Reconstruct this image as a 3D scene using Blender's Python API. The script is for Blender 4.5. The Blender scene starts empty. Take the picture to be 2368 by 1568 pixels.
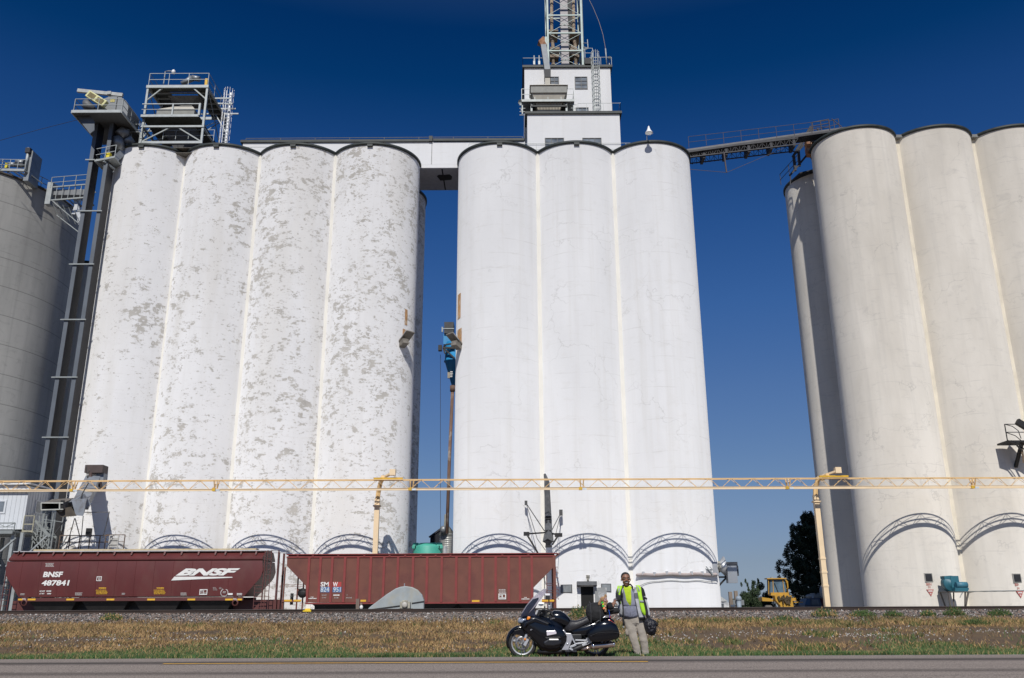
import bpy, bmesh, math, random
import numpy as np
from mathutils import Vector, Matrix, noise as mnoise
R = math.radians
S = bpy.context.scene
random.seed(7); RNG = np.random.default_rng(7)

# ------------------------------------------------------------------ camera
EYE = 0.90                        # eye height over the road crown, about level with the main line's rail head
FPX, CX, CY = 2020.0, 1183.5, 784.0   # focal length in survey pixels (frame 2367 x 1568)
PITCH = math.atan(624.7 / FPX); ROLL = R(0.27)
cp, sp, cr, sr = math.cos(PITCH), math.sin(PITCH), math.cos(ROLL), math.sin(ROLL)
Rv, Uv, Fv = Vector((1, 0, 0)), Vector((0, -sp, cp)), Vector((0, cp, sp))
cR = Rv * cr - Uv * sr; cU = Rv * sr + Uv * cr
cam = bpy.data.cameras.new('camera'); co = bpy.data.objects.new('camera', cam); S.collection.objects.link(co)
m = Matrix.Identity(4)
for i in range(3):
    m[i][0], m[i][1], m[i][2] = cR[i], cU[i], -Fv[i]
m.translation = (0, 0, EYE); co.matrix_world = m
cam.sensor_width = 36.0; cam.lens = 36.0 * FPX / 2367.0; cam.clip_start = 0.1; cam.clip_end = 20000
S.camera = co

# ------------------------------------------------------------------ light
SUN_EL, SUN_AZ = 43.0, -3.0       # azimuth off the viewing axis: the sun stands behind the camera, a little to its left
w = bpy.data.worlds.new('World'); S.world = w; w.use_nodes = True
nt = w.node_tree; nt.nodes.clear()
sky = nt.nodes.new('ShaderNodeTexSky'); sky.sky_type = 'NISHITA'; sky.sun_disc = False
sky.sun_elevation = R(SUN_EL); sky.sun_rotation = R(180 - SUN_AZ)
sky.altitude = 900; sky.air_density = 1.0; sky.dust_density = 0.6; sky.ozone_density = 3.5
TINT = [(0.0126, (0.2854, 0.3316, 0.4934)), (0.0483, (0.315, 0.3267, 0.4251)), (0.0938, (0.3517, 0.3615, 0.448)), (0.1399, (0.362, 0.3915, 0.4697)), (0.2327, (0.3201, 0.4032, 0.5352)), (0.3245, (0.2286, 0.3908, 0.5967)), (0.4126, (0.1495, 0.3429, 0.588)), (0.4949, (0.0783, 0.2773, 0.5277)), (0.5518, (0.013, 0.2109, 0.4278)), (0.5975, (0.0072, 0.1793, 0.3908)), (0.7, (0.3, 0.4, 0.55)), (0.8, (1.0, 1.0, 1.0))]
geo = nt.nodes.new('ShaderNodeTexCoord'); sz = nt.nodes.new('ShaderNodeSeparateXYZ'); nt.links.new(geo.outputs['Generated'], sz.inputs[0])
gr = nt.nodes.new('ShaderNodeValToRGB'); els = gr.color_ramp.elements          # clear dry air under a polarising filter: deeper blue than the model sky
while len(els) < len(TINT): els.new(0.5)
for e_, (p_, c_) in zip(els, TINT): e_.position = p_; e_.color = (*c_, 1)
nt.links.new(sz.outputs[2], gr.inputs[0])
gm = nt.nodes.new('ShaderNodeMix'); gm.data_type = 'RGBA'; gm.blend_type = 'MULTIPLY'; gm.inputs[0].default_value = 1.0
bg = nt.nodes.new('ShaderNodeBackground'); bg.inputs[1].default_value = 0.12
wo = nt.nodes.new('ShaderNodeOutputWorld')
nt.links.new(sky.outputs[0], gm.inputs[6]); nt.links.new(gr.outputs[0], gm.inputs[7]); nt.links.new(gm.outputs[2], bg.inputs[0]); nt.links.new(bg.outputs[0], wo.inputs[0])
sl = bpy.data.lights.new('sun', 'SUN'); sl.energy = 4.0; sl.angle = R(0.53); sl.color = (1.0, 0.965, 0.91)
so = bpy.data.objects.new('sun', sl); S.collection.objects.link(so)
LD = Vector((-math.sin(R(SUN_AZ)) * math.cos(R(SUN_EL)), math.cos(R(SUN_AZ)) * math.cos(R(SUN_EL)), -math.sin(R(SUN_EL))))
so.rotation_euler = LD.to_track_quat('-Z', 'Y').to_euler(); so.location = (10, -30, 60)
S.view_settings.view_transform = 'Standard'; S.view_settings.look = 'None'
S.view_settings.exposure = 0.0; S.view_settings.gamma = 1.0
S.render.engine = 'CYCLES'

# ------------------------------------------------------------------ survey helpers: where a bearing meets a plane at depth D
def P(u, v, D):
    x, y = u - CX, CY - v
    x, y = x * cr + y * sr, y * cr - x * sr
    r = Vector((x, FPX * cp - y * sp, FPX * sp + y * cp))
    r = r * (D / r.y); r.z += EYE
    return r
def Q(U, V, D): return P(U / 1.7305, V / 1.7305, D)

def surveyor(u0, v0, su, sv, mu, mv):
    """a survey sheet: bearings measured on an enlargement; a missing row or column falls back to the sheet's middle"""
    def f(zx, zy, D): return Q(u0 + (zx if zx else mu) * su, v0 + (zy if zy else mv) * sv, D)
    return f
# ------------------------------------------------------------------ materials
MATS = {}
def mat(name, col, rough=0.6, metal=0.0, var=0.18, vscale=3.0, bump=0.0, bscale=20.0, stretch=(1, 1, 1), dirt=None, dirt_amt=0.35, dirt_scale=1.5, coat=0.0, spec=0.5, alpha=1.0, trans=0.0):
    if name in MATS: return MATS[name]
    M = bpy.data.materials.new(name); M.use_nodes = True; MATS[name] = M
    n, l = M.node_tree.nodes, M.node_tree.links
    b = n['Principled BSDF']; b.inputs['Roughness'].default_value = rough; b.inputs['Metallic'].default_value = metal
    b.inputs['Specular IOR Level'].default_value = spec; b.inputs['Diffuse Roughness'].default_value = 0.6 if rough > 0.6 else 0.0
    b.inputs['Coat Weight'].default_value = coat; b.inputs['Alpha'].default_value = alpha
    b.inputs['Transmission Weight'].default_value = trans
    tc = n.new('ShaderNodeTexCoord'); mp = n.new('ShaderNodeMapping'); mp.inputs['Scale'].default_value = stretch
    l.new(tc.outputs['Object'], mp.inputs[0])
    nz = n.new('ShaderNodeTexNoise'); nz.inputs['Scale'].default_value = vscale; nz.inputs['Detail'].default_value = 5
    l.new(mp.outputs[0], nz.inputs[0])
    rp = n.new('ShaderNodeValToRGB')
    c0 = [c * (1 - var) for c in col]; c1 = [min(1, c * (1 + var)) for c in col]
    rp.color_ramp.elements[0].position = 0.3; rp.color_ramp.elements[1].position = 0.7
    rp.color_ramp.elements[0].color = (*c0, 1); rp.color_ramp.elements[1].color = (*c1, 1)
    l.new(nz.outputs[0], rp.inputs[0]); out = rp.outputs[0]
    if dirt:
        n2 = n.new('ShaderNodeTexNoise'); n2.inputs['Scale'].default_value = dirt_scale; n2.inputs['Detail'].default_value = 8; n2.inputs['Roughness'].default_value = 0.65
        l.new(mp.outputs[0], n2.inputs[0])
        r2 = n.new('ShaderNodeValToRGB'); r2.color_ramp.elements[0].position = 0.5; r2.color_ramp.elements[1].position = 0.62
        r2.color_ramp.elements[1].color = (dirt_amt,) * 3 + (1,); l.new(n2.outputs[0], r2.inputs[0])
        mx = n.new('ShaderNodeMix'); mx.data_type = 'RGBA'; l.new(r2.outputs[0], mx.inputs[0]); l.new(out, mx.inputs[6]); mx.inputs[7].default_value = (*dirt, 1)
        out = mx.outputs[2]
    l.new(out, b.inputs['Base Color'])
    if bump:
        n3 = n.new('ShaderNodeTexNoise'); n3.inputs['Scale'].default_value = bscale; n3.inputs['Detail'].default_value = 4
        l.new(mp.outputs[0], n3.inputs[0]); bp = n.new('ShaderNodeBump'); bp.inputs['Strength'].default_value = bump; bp.inputs['Distance'].default_value = 0.05
        l.new(n3.outputs[0], bp.inputs['Height']); l.new(bp.outputs[0], b.inputs['Normal'])
    return M

def rnode(n, l, src, p0, p1, c0=(0, 0, 0, 1), c1=(1, 1, 1, 1)):
    r = n.new('ShaderNodeValToRGB'); e = r.color_ramp.elements
    e[0].position = p0; e[1].position = p1; e[0].color = c0; e[1].color = c1
    l.new(src, r.inputs[0]); return r.outputs[0]
def mixc(n, l, fac, a, b, mode='MIX'):
    m_ = n.new('ShaderNodeMix'); m_.data_type = 'RGBA'; m_.blend_type = mode
    for s, v in ((0, fac), (6, a), (7, b)):
        if isinstance(v, (int, float)): m_.inputs[s].default_value = v
        elif isinstance(v, tuple): m_.inputs[s].default_value = v
        else: l.new(v, m_.inputs[s])
    return m_.outputs[2]
def nznode(n, l, vec, scale, detail=6, rough=0.6, dist=0.0):
    z = n.new('ShaderNodeTexNoise'); z.inputs['Scale'].default_value = scale; z.inputs['Detail'].default_value = detail
    z.inputs['Roughness'].default_value = rough; z.inputs['Distortion'].default_value = dist; l.new(vec, z.inputs[0]); return z.outputs[0]
def mapn(n, l, src, sc=(1, 1, 1), loc=(0, 0, 0)):
    q = n.new('ShaderNodeMapping'); q.inputs['Scale'].default_value = sc; q.inputs['Location'].default_value = loc
    l.new(src, q.inputs[0]); return q.outputs[0]
def mathn(n, l, op, a, b=None):
    q = n.new('ShaderNodeMath'); q.operation = op
    for i, v in enumerate((a, b)):
        if v is None: continue
        if isinstance(v, (int, float)): q.inputs[i].default_value = v
        else: l.new(v, q.inputs[i])
    return q.outputs[0]

def silo_mat(name, base, light, darkc, peel=None, peel_amt=0.0, streak=0.0, lifts=0.05, seed=0.0, blotch=0.5, crack=False, grid=False):
    M = bpy.data.materials.new(name); M.use_nodes = True; MATS[name] = M
    n, l = M.node_tree.nodes, M.node_tree.links; b = n['Principled BSDF']; b.inputs['Roughness'].default_value = 0.75
    b.inputs['Specular IOR Level'].default_value = 0.15; b.inputs['Diffuse Roughness'].default_value = 0.7
    g = n.new('ShaderNodeNewGeometry').outputs['Position']
    v = mapn(n, l, g, (1, 1, 1), (seed, seed * 1.3, 0))
    big = nznode(n, l, mapn(n, l, v, (0.35, 0.35, 0.12)), 1.0, 5, 0.6)
    c = mixc(n, l, rnode(n, l, big, 0.35, 0.65), (*base, 1), (*light, 1))
    st = nznode(n, l, mapn(n, l, v, (1.8, 1.8, 0.06)), 1.0, 5, 0.6)
    c = mixc(n, l, rnode(n, l, st, 0.5, 0.75, c1=(streak,) * 3 + (1,)), c, (*darkc, 1))
    sm = nznode(n, l, mapn(n, l, v, (0.9, 0.9, 1.6)), 1.0, 9, 0.7, 0.6)
    c = mixc(n, l, rnode(n, l, sm, 0.55, 0.68, c1=(blotch * 0.35,) * 3 + (1,)), c, (*darkc, 1))
    # slip-form lift lines, irregular
    z = n.new('ShaderNodeSeparateXYZ'); l.new(v, z.inputs[0])
    zz = mathn(n, l, 'MULTIPLY_ADD', z.outputs[2], 1.0)
    wob = nznode(n, l, mapn(n, l, v, (0.3, 0.3, 0.5)), 1.0, 3)
    zq = mathn(n, l, 'ADD', mathn(n, l, 'MULTIPLY', z.outputs[2], 0.82), mathn(n, l, 'MULTIPLY', wob, 0.35))
    fr = mathn(n, l, 'FRACT', zq)
    line = rnode(n, l, fr, 0.0, 0.07, (1, 1, 1, 1), (0, 0, 0, 1))
    lm = mathn(n, l, 'MULTIPLY', line, rnode(n, l, nznode(n, l, mapn(n, l, v, (0.8, 0.8, 0.8)), 1.0, 4), 0.45, 0.65, c1=(lifts * 8,) * 3 + (1,)))
    c = mixc(n, l, lm, c, (*[q * 0.8 for q in darkc], 1))
    if crack:
        vo = n.new('ShaderNodeTexVoronoi'); vo.feature = 'DISTANCE_TO_EDGE'; vo.inputs['Scale'].default_value = 0.22
        wv = n.new('ShaderNodeVectorMath'); wv.operation = 'ADD'
        nn = n.new('ShaderNodeTexNoise'); nn.inputs['Scale'].default_value = 0.8; nn.inputs['Detail'].default_value = 6; l.new(v, nn.inputs[0])
        sc = n.new('ShaderNodeVectorMath'); sc.operation = 'SCALE'; sc.inputs[3].default_value = 3.0; l.new(nn.outputs['Color'], sc.inputs[0])
        l.new(v, wv.inputs[0]); l.new(sc.outputs[0], wv.inputs[1]); l.new(wv.outputs[0], vo.inputs['Vector'])
        ck = mathn(n, l, 'MULTIPLY', rnode(n, l, vo.outputs['Distance'], 0.0, 0.012, (1, 1, 1, 1), (0, 0, 0, 1)), rnode(n, l, nznode(n, l, mapn(n, l, v, (.25, .25, .25)), 1.0, 2), 0.5, 0.6, c1=(0.3,) * 3 + (1,)))
        c = mixc(n, l, ck, c, (*[q * 0.6 for q in darkc], 1))
    if grid:
        vm = mapn(n, l, v, (0.42, 0.42, 0.42))
        for ax, scq in ((2, 1.05),):
            f2 = mathn(n, l, 'FRACT', mathn(n, l, 'MULTIPLY', z.outputs[2], 0.42))
            c = mixc(n, l, rnode(n, l, f2, 0.0, 0.04, (0.8,) * 3 + (1,), (0, 0, 0, 1)), c, (*[q * 0.5 for q in darkc], 1))
        ang = mathn(n, l, 'ARCTAN2', mathn(n, l, 'SUBTRACT', z.outputs[1], 72.27), mathn(n, l, 'ADD', z.outputs[0], 49.6))
        f3 = mathn(n, l, 'FRACT', mathn(n, l, 'MULTIPLY', ang, 5.5))
        c = mixc(n, l, rnode(n, l, f3, 0.0, 0.04, (0.6,) * 3 + (1,), (0, 0, 0, 1)), c, (*[q * 0.5 for q in darkc], 1))
    hgt = None
    if peel:
        dens = nznode(n, l, mapn(n, l, v, (0.22, 0.22, 0.14), (3.1, 0, seed)), 1.0, 3, 0.5)
        p1 = nznode(n, l, mapn(n, l, v, (1.1, 1.1, 1.45)), 1.0, 13, 0.76, 0.25)
        fine = nznode(n, l, mapn(n, l, v, (1.3, 1.3, 5.0)), 1.0, 9, 0.75)
        s_ = mathn(n, l, 'ADD', mathn(n, l, 'MULTIPLY', p1, 0.75), mathn(n, l, 'MULTIPLY', fine, 0.30))
        s_ = mathn(n, l, 'ADD', s_, mathn(n, l, 'MULTIPLY', dens, 0.24))
        th = 0.998 - peel_amt
        mk = rnode(n, l, s_, th - 0.25, th - 0.238)
        fl = nznode(n, l, mapn(n, l, v, (3.4, 3.4, 6.5), (seed, 0, 5)), 1.0, 8, 0.7, 0.2)
        fl = mathn(n, l, 'ADD', mathn(n, l, 'MULTIPLY', fl, 0.8), mathn(n, l, 'MULTIPLY', s_, 0.55))
        mk = mathn(n, l, 'MAXIMUM', mk, rnode(n, l, fl, 0.892 - peel_amt * 1.3, 0.902 - peel_amt * 1.3))
        ws = nznode(n, l, mapn(n, l, v, (.30, .30, .05), (9, 2, seed)), 1.0, 5, 0.6)
        c = mixc(n, l, rnode(n, l, ws, 0.5, 0.62, c1=(.32,) * 3 + (1,)), c, (.74, .715, .665, 1))
        pc = mixc(n, l, rnode(n, l, nznode(n, l, v, 1.2, 4), 0.3, 0.7), (*peel, 1), (*[q * 1.25 for q in peel], 1))
        c = mixc(n, l, mk, c, pc); hgt = mk
    l.new(c, b.inputs['Base Color'])
    bp = n.new('ShaderNodeBump'); bp.inputs['Strength'].default_value = 0.35; bp.inputs['Distance'].default_value = 0.02
    hh = nznode(n, l, mapn(n, l, v, (3, 3, 5)), 1.0, 6)
    if hgt is not None: hh = mathn(n, l, 'SUBTRACT', hh, hgt)
    l.new(hh, bp.inputs['Height']); l.new(bp.outputs[0], b.inputs['Normal'])
    return M

# ------------------------------------------------------------------ mesh builder
class MB:
    def __init__(s): s.v = []; s.f = []; s.mi = []; s.sm = []; s.xf = None
    def add(s, vs, fs, mi=0, smooth=False):
        k = len(s.v)
        if s.xf is not None: vs = [s.xf @ Vector(q) for q in vs]
        s.v += [tuple(q) for q in vs]; s.f += [tuple(i + k for i in f) for f in fs]
        s.mi += [mi] * len(fs); s.sm += [smooth] * len(fs); return s
    def box(s, x0, y0, z0, x1, y1, z1, mi=0):
        x0, x1 = min(x0, x1), max(x0, x1); y0, y1 = min(y0, y1), max(y0, y1); z0, z1 = min(z0, z1), max(z0, z1)
        vs = [(x, y, z) for z in (z0, z1) for y in (y0, y1) for x in (x0, x1)]
        return s.add(vs, [(0, 2, 3, 1), (4, 5, 7, 6), (0, 1, 5, 4), (2, 6, 7, 3), (0, 4, 6, 2), (1, 3, 7, 5)], mi)
    def bar(s, a, b, w=0.08, h=None, mi=0, up=(0, 0, 1)):
        a, b = Vector(a), Vector(b); h = w if h is None else h
        d = (b - a).normalized(); u = Vector(up)
        if abs(d.dot(u)) > 0.97: u = Vector((0, 1, 0))
        r = d.cross(u).normalized(); u = r.cross(d)
        vs = [p + r * (i * w / 2) + u * (j * h / 2) for p in (a, b) for i, j in ((-1, -1), (1, -1), (1, 1), (-1, 1))]
        return s.add(vs, [(0, 1, 2, 3), (7, 6, 5, 4), (0, 4, 5, 1), (1, 5, 6, 2), (2, 6, 7, 3), (3, 7, 4, 0)], mi)
    def tube(s, pts, r, n=8, mi=0, cap=True, ry=None):
        pts = [Vector(p) for p in pts]; rs = r if isinstance(r, (list, tuple)) else [r] * len(pts)
        vs = []; prev = None
        for i, p in enumerate(pts):
            d = (pts[min(i + 1, len(pts) - 1)] - pts[max(i - 1, 0)]).normalized()
            if prev is None:
                u = Vector((0, 0, 1)) if abs(d.z) < 0.9 else Vector((0, 1, 0))
                u = (u - d * u.dot(d)).normalized()
            else:
                u = (prev - d * prev.dot(d)).normalized()
            prev = u; q = d.cross(u)
            for k in range(n):
                t = 2 * math.pi * k / n
                vs.append(p + (u * math.cos(t) + q * math.sin(t)) * rs[i])
        fs = [(i * n + k, i * n + (k + 1) % n, (i + 1) * n + (k + 1) % n, (i + 1) * n + k) for i in range(len(pts) - 1) for k in range(n)]
        s.add(vs, fs, mi, n > 6)
        if cap:
            k0 = len(s.v) - len(vs)
            s.f += [tuple(k0 + k for k in reversed(range(n))), tuple(k0 + len(vs) - n + k for k in range(n))]; s.mi += [mi, mi]; s.sm += [False, False]
        return s
    def lathe(s, prof, c, n=32, mi=0, axis='z', a0=0, a1=360, caps=True):
        cx, cy, cz = c; full = a1 - a0 >= 360; m_ = n if full else n + 1; vs = []
        for r, h in prof:
            for k in range(m_):
                t = R(a0 + (a1 - a0) * k / n); x, y = r * math.cos(t), r * math.sin(t)
                vs.append({'z': (cx + x, cy + y, cz + h), 'y': (cx + x, cy + h, cz + y), 'x': (cx + h, cy + x, cz + y)}[axis])
        fs = []
        for i in range(len(prof) - 1):
            for k in range(n):
                k2 = (k + 1) % m_; fs.append((i * m_ + k, i * m_ + k2, (i + 1) * m_ + k2, (i + 1) * m_ + k))
        if caps and full:
            if prof[0][0] > 1e-4: fs.append(tuple(reversed(range(m_))))
            if prof[-1][0] > 1e-4: fs.append(tuple((len(prof) - 1) * m_ + k for k in range(m_)))
        return s.add(vs, fs, mi, True)
    def prism(s, pts, y0, y1, mi=0, plane='xz'):
        n = len(pts)
        if plane == 'xz': f = lambda p, t: (p[0], t, p[1])
        elif plane == 'yz': f = lambda p, t: (t, p[0], p[1])
        else: f = lambda p, t: (p[0], p[1], t)
        vs = [f(p, y0) for p in pts] + [f(p, y1) for p in pts]
        return s.add(vs, [tuple(reversed(range(n))), tuple(n + i for i in range(n))] + [(i, (i + 1) % n, n + (i + 1) % n, n + i) for i in range(n)], mi)
    def sphere(s, c, r, n=16, m_=10, mi=0):
        rx, ry, rz = r if isinstance(r, (tuple, list)) else (r, r, r); vs = []
        for i in range(m_ + 1):
            ph = math.pi * i / m_ - math.pi / 2
            for k in range(n):
                t = 2 * math.pi * k / n
                vs.append((c[0] + rx * math.cos(ph) * math.cos(t), c[1] + ry * math.cos(ph) * math.sin(t), c[2] + rz * math.sin(ph)))
        return s.add(vs, [(i * n + k, i * n + (k + 1) % n, (i + 1) * n + (k + 1) % n, (i + 1) * n + k) for i in range(m_) for k in range(n)], mi, True)
    def loft(s, st, n=20, mi=0, axis='x', p=2.5):
        """stations: (t, lo, hi, halfwidth, centre) – superelliptic cross-sections along x (or z)"""
        vs = []
        for t, lo, hi, hw, c in st:
            m0, hh = (lo + hi) / 2, (hi - lo) / 2
            for k in range(n):
                a = 2 * math.pi * k / n; ca, sa = math.cos(a), math.sin(a)
                e = 2.0 / p
                A = math.copysign(abs(ca) ** e, ca) * hw + c; B = math.copysign(abs(sa) ** e, sa) * hh + m0
                vs.append((t, A, B) if axis == 'x' else (B, A, t))
        k_ = len(st)
        fs = [(i * n + k, i * n + (k + 1) % n, (i + 1) * n + (k + 1) % n, (i + 1) * n + k) for i in range(k_ - 1) for k in range(n)]
        fs += [tuple(reversed(range(n))), tuple((k_ - 1) * n + k for k in range(n))]
        return s.add(vs, fs, mi, True)
    def limb(s, pts, rs, n=12, mi=0):
        for i in range(len(pts) - 1):
            a, b = Vector(pts[i]), Vector(pts[i + 1])
            s.tube([a, a.lerp(b, .33), a.lerp(b, .67), b], [rs[i], rs[i] * .67 + rs[i + 1] * .33, rs[i] * .33 + rs[i + 1] * .67, rs[i + 1]], n, mi)
        for p_, r_ in zip(pts, rs): s.sphere(p_, r_ * .99, n, 8, mi)
        return s
    def build(s, name, mats, parent=None, bevel=0.0, remesh=0.0, smooth_iter=0, fixn=True):
        org = origin(parent) if parent else Vector((0, 0, 0))
        me = bpy.data.meshes.new(name)
        me.from_pydata([tuple(Vector(q) - org) for q in s.v], [], s.f)
        mats = mats if isinstance(mats, (list, tuple)) else [mats]
        for q in mats: me.materials.append(q)
        me.polygons.foreach_set('material_index', s.mi); me.polygons.foreach_set('use_smooth', s.sm); me.update()
        if fixn or bevel:
            bm = bmesh.new(); bm.from_mesh(me)
            bmesh.ops.recalc_face_normals(bm, faces=bm.faces[:])
            bm.to_mesh(me); bm.free()
        o = bpy.data.objects.new(name, me); S.collection.objects.link(o)
        if remesh or bevel:
            if remesh:
                md = o.modifiers.new('r', 'REMESH'); md.mode = 'VOXEL'; md.voxel_size = remesh; md.use_smooth_shade = True
                if smooth_iter:
                    ms = o.modifiers.new('s', 'SMOOTH'); ms.iterations = smooth_iter; ms.factor = 0.5
            if bevel:
                mb_ = o.modifiers.new('b', 'BEVEL'); mb_.width = bevel; mb_.segments = 2; mb_.limit_method = 'ANGLE'; mb_.angle_limit = R(40)
            dg = bpy.context.evaluated_depsgraph_get()
            me2 = bpy.data.meshes.new_from_object(o.evaluated_get(dg)); o.modifiers.clear(); o.data = me2
            if remesh: me2.materials.clear(); [me2.materials.append(q) for q in mats]
        if parent: o.parent = parent
        return o
def origin(o):
    v = Vector((0, 0, 0))
    while o is not None: v += o.location; o = o.parent
    return v
def tag(o, label=None, cat=None, group=None, kind=None):
    if label: o['label'] = label
    if cat: o['category'] = cat
    if group: o['group'] = group
    if kind: o['kind'] = kind
    return o
def thing(name, label, cat, loc=(0, 0, 0), group=None):
    o = bpy.data.objects.new(name, None); S.collection.objects.link(o); o.location = loc; o.empty_display_size = 0.2
    return tag(o, label, cat, group)
def text(s, name, size, mt, x, y, z, parent, bold=0.0, shear=0.0, sx=1.0, align='LEFT', thick=0.002, sp=1.0, fitw=None):
    """lettering standing on the xz plane facing -y, baseline start at x,z; y is the surface it lies on"""
    c = bpy.data.curves.new(name, 'FONT'); c.body = s; c.size = size; c.offset = bold; c.shear = shear; c.align_x = align
    c.extrude = thick; c.space_character = sp; c.space_line = 0.85; c.resolution_u = 3
    t = bpy.data.objects.new(name, c); S.collection.objects.link(t)
    dg = bpy.context.evaluated_depsgraph_get(); me = bpy.data.meshes.new_from_object(t.evaluated_get(dg))
    bpy.data.objects.remove(t)
    org = origin(parent)
    if fitw:
        xs = [q.co.x for q in me.vertices]; sx = fitw / (max(xs) - min(xs))
    me.transform(Matrix.Translation(Vector((x, y - thick - 0.001, z)) - org) @ Matrix.Rotation(R(90), 4, 'X') @ Matrix.Scale(sx, 4, (1, 0, 0)))
    me.materials.clear(); me.materials.append(mt)
    o = bpy.data.objects.new(name, me); S.collection.objects.link(o); o.parent = parent; return o
def tiny_print(name, rows, x, y, z, wd, lh, mt, parent, seed=1):
    """print too small to read: word-length dashes, row under row, on the xz plane"""
    rg = random.Random(seed); b = MB()
    for r in range(rows):
        q = x + rg.uniform(0, .06) * wd; e = x + wd * rg.uniform(.85, 1.0)
        while q < e:
            w_ = min(rg.uniform(.10, .24) * wd, e - q); b.box(q, y - .004, z - r * lh, q + w_, y - .001, z - r * lh + lh * .55); q += w_ + .035 * wd
    return b.build(name, mt, parent)
def rail_run(mb, a, b, h=1.05, n=4, t=0.05, mids=1, up=(0, 0, 1)):
    """guard rail from a to b"""
    t *= .78
    a, b, u = Vector(a), Vector(b), Vector((0, 0, 1))
    for i in range(n + 1):
        p = a.lerp(b, i / n); mb.bar(p, p + u * h, t)
    for j in range(mids + 1):
        k = h * (j + 1) / (mids + 1); mb.bar(a + u * k, b + u * k, t * .9)
def rot(axis, deg, c=(0, 0, 0)):
    c = Vector(c); return Matrix.Translation(c) @ Matrix.Rotation(R(deg), 4, axis) @ Matrix.Translation(-c)
# ================================================================== SETTING
ZF = -0.25                                   # yard level beyond the main line
PROF = [(-400, -1.2), (-6, -.5), (8, -.36), (10.8, -.14), (11.2, -.104), (16.2, -.004), (18.9, -.052), (19.15, -.07), (21, -.09), (24, 0.0), (28, .17), (31, .30), (33.5, .40), (35.0, .69), (35.3, .735),
        (38.1, .735), (38.5, .66), (40.5, .1), (43, -.2), (46, ZF), (120, ZF), (400, ZF), (9000, ZF)]
def gz(y):
    for (a, za), (b, zb) in zip(PROF, PROF[1:]):
        if a <= y <= b: return za + (zb - za) * (y - a) / (b - a)
    return ZF
def ground_mat():
    M = bpy.data.materials.new('ground_soil'); M.use_nodes = True; n, l = M.node_tree.nodes, M.node_tree.links; b = n['Principled BSDF']
    b.inputs['Roughness'].default_value = 0.95; b.inputs['Specular IOR Level'].default_value = 0.1
    v = n.new('ShaderNodeNewGeometry').outputs['Position']
    a = nznode(n, l, mapn(n, l, v, (.6, .35, 1)), 1.0, 8, .65)
    c = mixc(n, l, rnode(n, l, a, .40, .60), (.085, .062, .054, 1), (.17, .112, .065, 1))
    f = nznode(n, l, v, 9.0, 6, .7)
    c = mixc(n, l, rnode(n, l, f, .3, .7), c, (.14, .10, .06, 1)); l.new(c, b.inputs[0])
    bp = n.new('ShaderNodeBump'); bp.inputs['Strength'].default_value = .8; bp.inputs['Distance'].default_value = .05; l.new(f, bp.inputs['Height']); l.new(bp.outputs[0], b.inputs['Normal'])
    return M
def strip(name, prof, x0, x1, nx, mt, dz=0.0):
    vs = [(x0 + (x1 - x0) * i / nx, y, z + dz) for y, z in prof for i in range(nx + 1)]
    fs = [(j * (nx + 1) + i, j * (nx + 1) + i + 1, (j + 1) * (nx + 1) + i + 1, (j + 1) * (nx + 1) + i) for j in range(len(prof) - 1) for i in range(nx)]
    b = MB(); b.add(vs, fs); o = b.build(name, mt, fixn=False); return tag(o, kind='structure')
o = strip('ground', PROF, -6000, 6000, 8, ground_mat())
# road
def road_mat():
    M = bpy.data.materials.new('asphalt'); M.use_nodes = True; n, l = M.node_tree.nodes, M.node_tree.links; b = n['Principled BSDF']
    b.inputs['Roughness'].default_value = 0.9; b.inputs['Specular IOR Level'].default_value = 0.08
    v = n.new('ShaderNodeNewGeometry').outputs['Position']
    a = nznode(n, l, v, 38.0, 4, .8); c = mixc(n, l, rnode(n, l, a, .38, .62), (.13, .106, .090, 1), (.39, .33, .285, 1))
    # worn wheel tracks along the lane
    sx = n.new('ShaderNodeSeparateXYZ'); l.new(v, sx.inputs[0])
    wob = nznode(n, l, mapn(n, l, v, (.05, .4, 0)), 1.0, 3)
    yy = mathn(n, l, 'ADD', sx.outputs[1], mathn(n, l, 'MULTIPLY', wob, .5))
    for yc, hw, am in ((16.9, .75, .9), (14.5, .42, .6)):
        d = mathn(n, l, 'ABSOLUTE', mathn(n, l, 'SUBTRACT', yy, yc))
        c = mixc(n, l, mathn(n, l, 'MULTIPLY', rnode(n, l, d, 0.0, hw, (am,) * 3 + (1,), (0, 0, 0, 1)), 1.0), c, (.035, .031, .03, 1))
    st = nznode(n, l, mapn(n, l, v, (.3, 2.5, 1)), 1.0, 7, .7); c = mixc(n, l, rnode(n, l, st, .5, .75, c1=(.35,) * 3 + (1,)), c, (.07, .06, .056, 1))
    l.new(c, b.inputs[0]); bp = n.new('ShaderNodeBump'); bp.inputs['Strength'].default_value = .5; bp.inputs['Distance'].default_value = .008; l.new(a, bp.inputs['Height']); l.new(bp.outputs[0], b.inputs['Normal'])
    return M
rp = [(11.2, -.104), (13.7, -.042), (16.2, .004), (17.6, -.010), (18.85, -.035), (18.9, -.055)]
rp2 = [(y, z + .012) for y, z in rp]
strip('road', [(11.15, -.12)] + rp2 + [(18.93, -.08)], -400, 400, 40, road_mat())
M_yel = mat('road_paint_yellow', (.72, .38, .03), .7, var=.1, dirt=(.3, .2, .08), dirt_amt=.4, dirt_scale=4)
tag(strip('edge_marking', [(18.66, -.0165), (18.74, -.0185)], 4.5, 60, 60, mat('road_paint_white', (.42, .40, .37), .8, var=.3, vscale=3)), kind='structure')
tag(strip('road_marking', [(16.10, .0245), (16.20, .0255)], P(380, 1532, 16.2).x, P(1497, 1530, 16.2).x, 60, M_yel), kind='structure')
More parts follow.
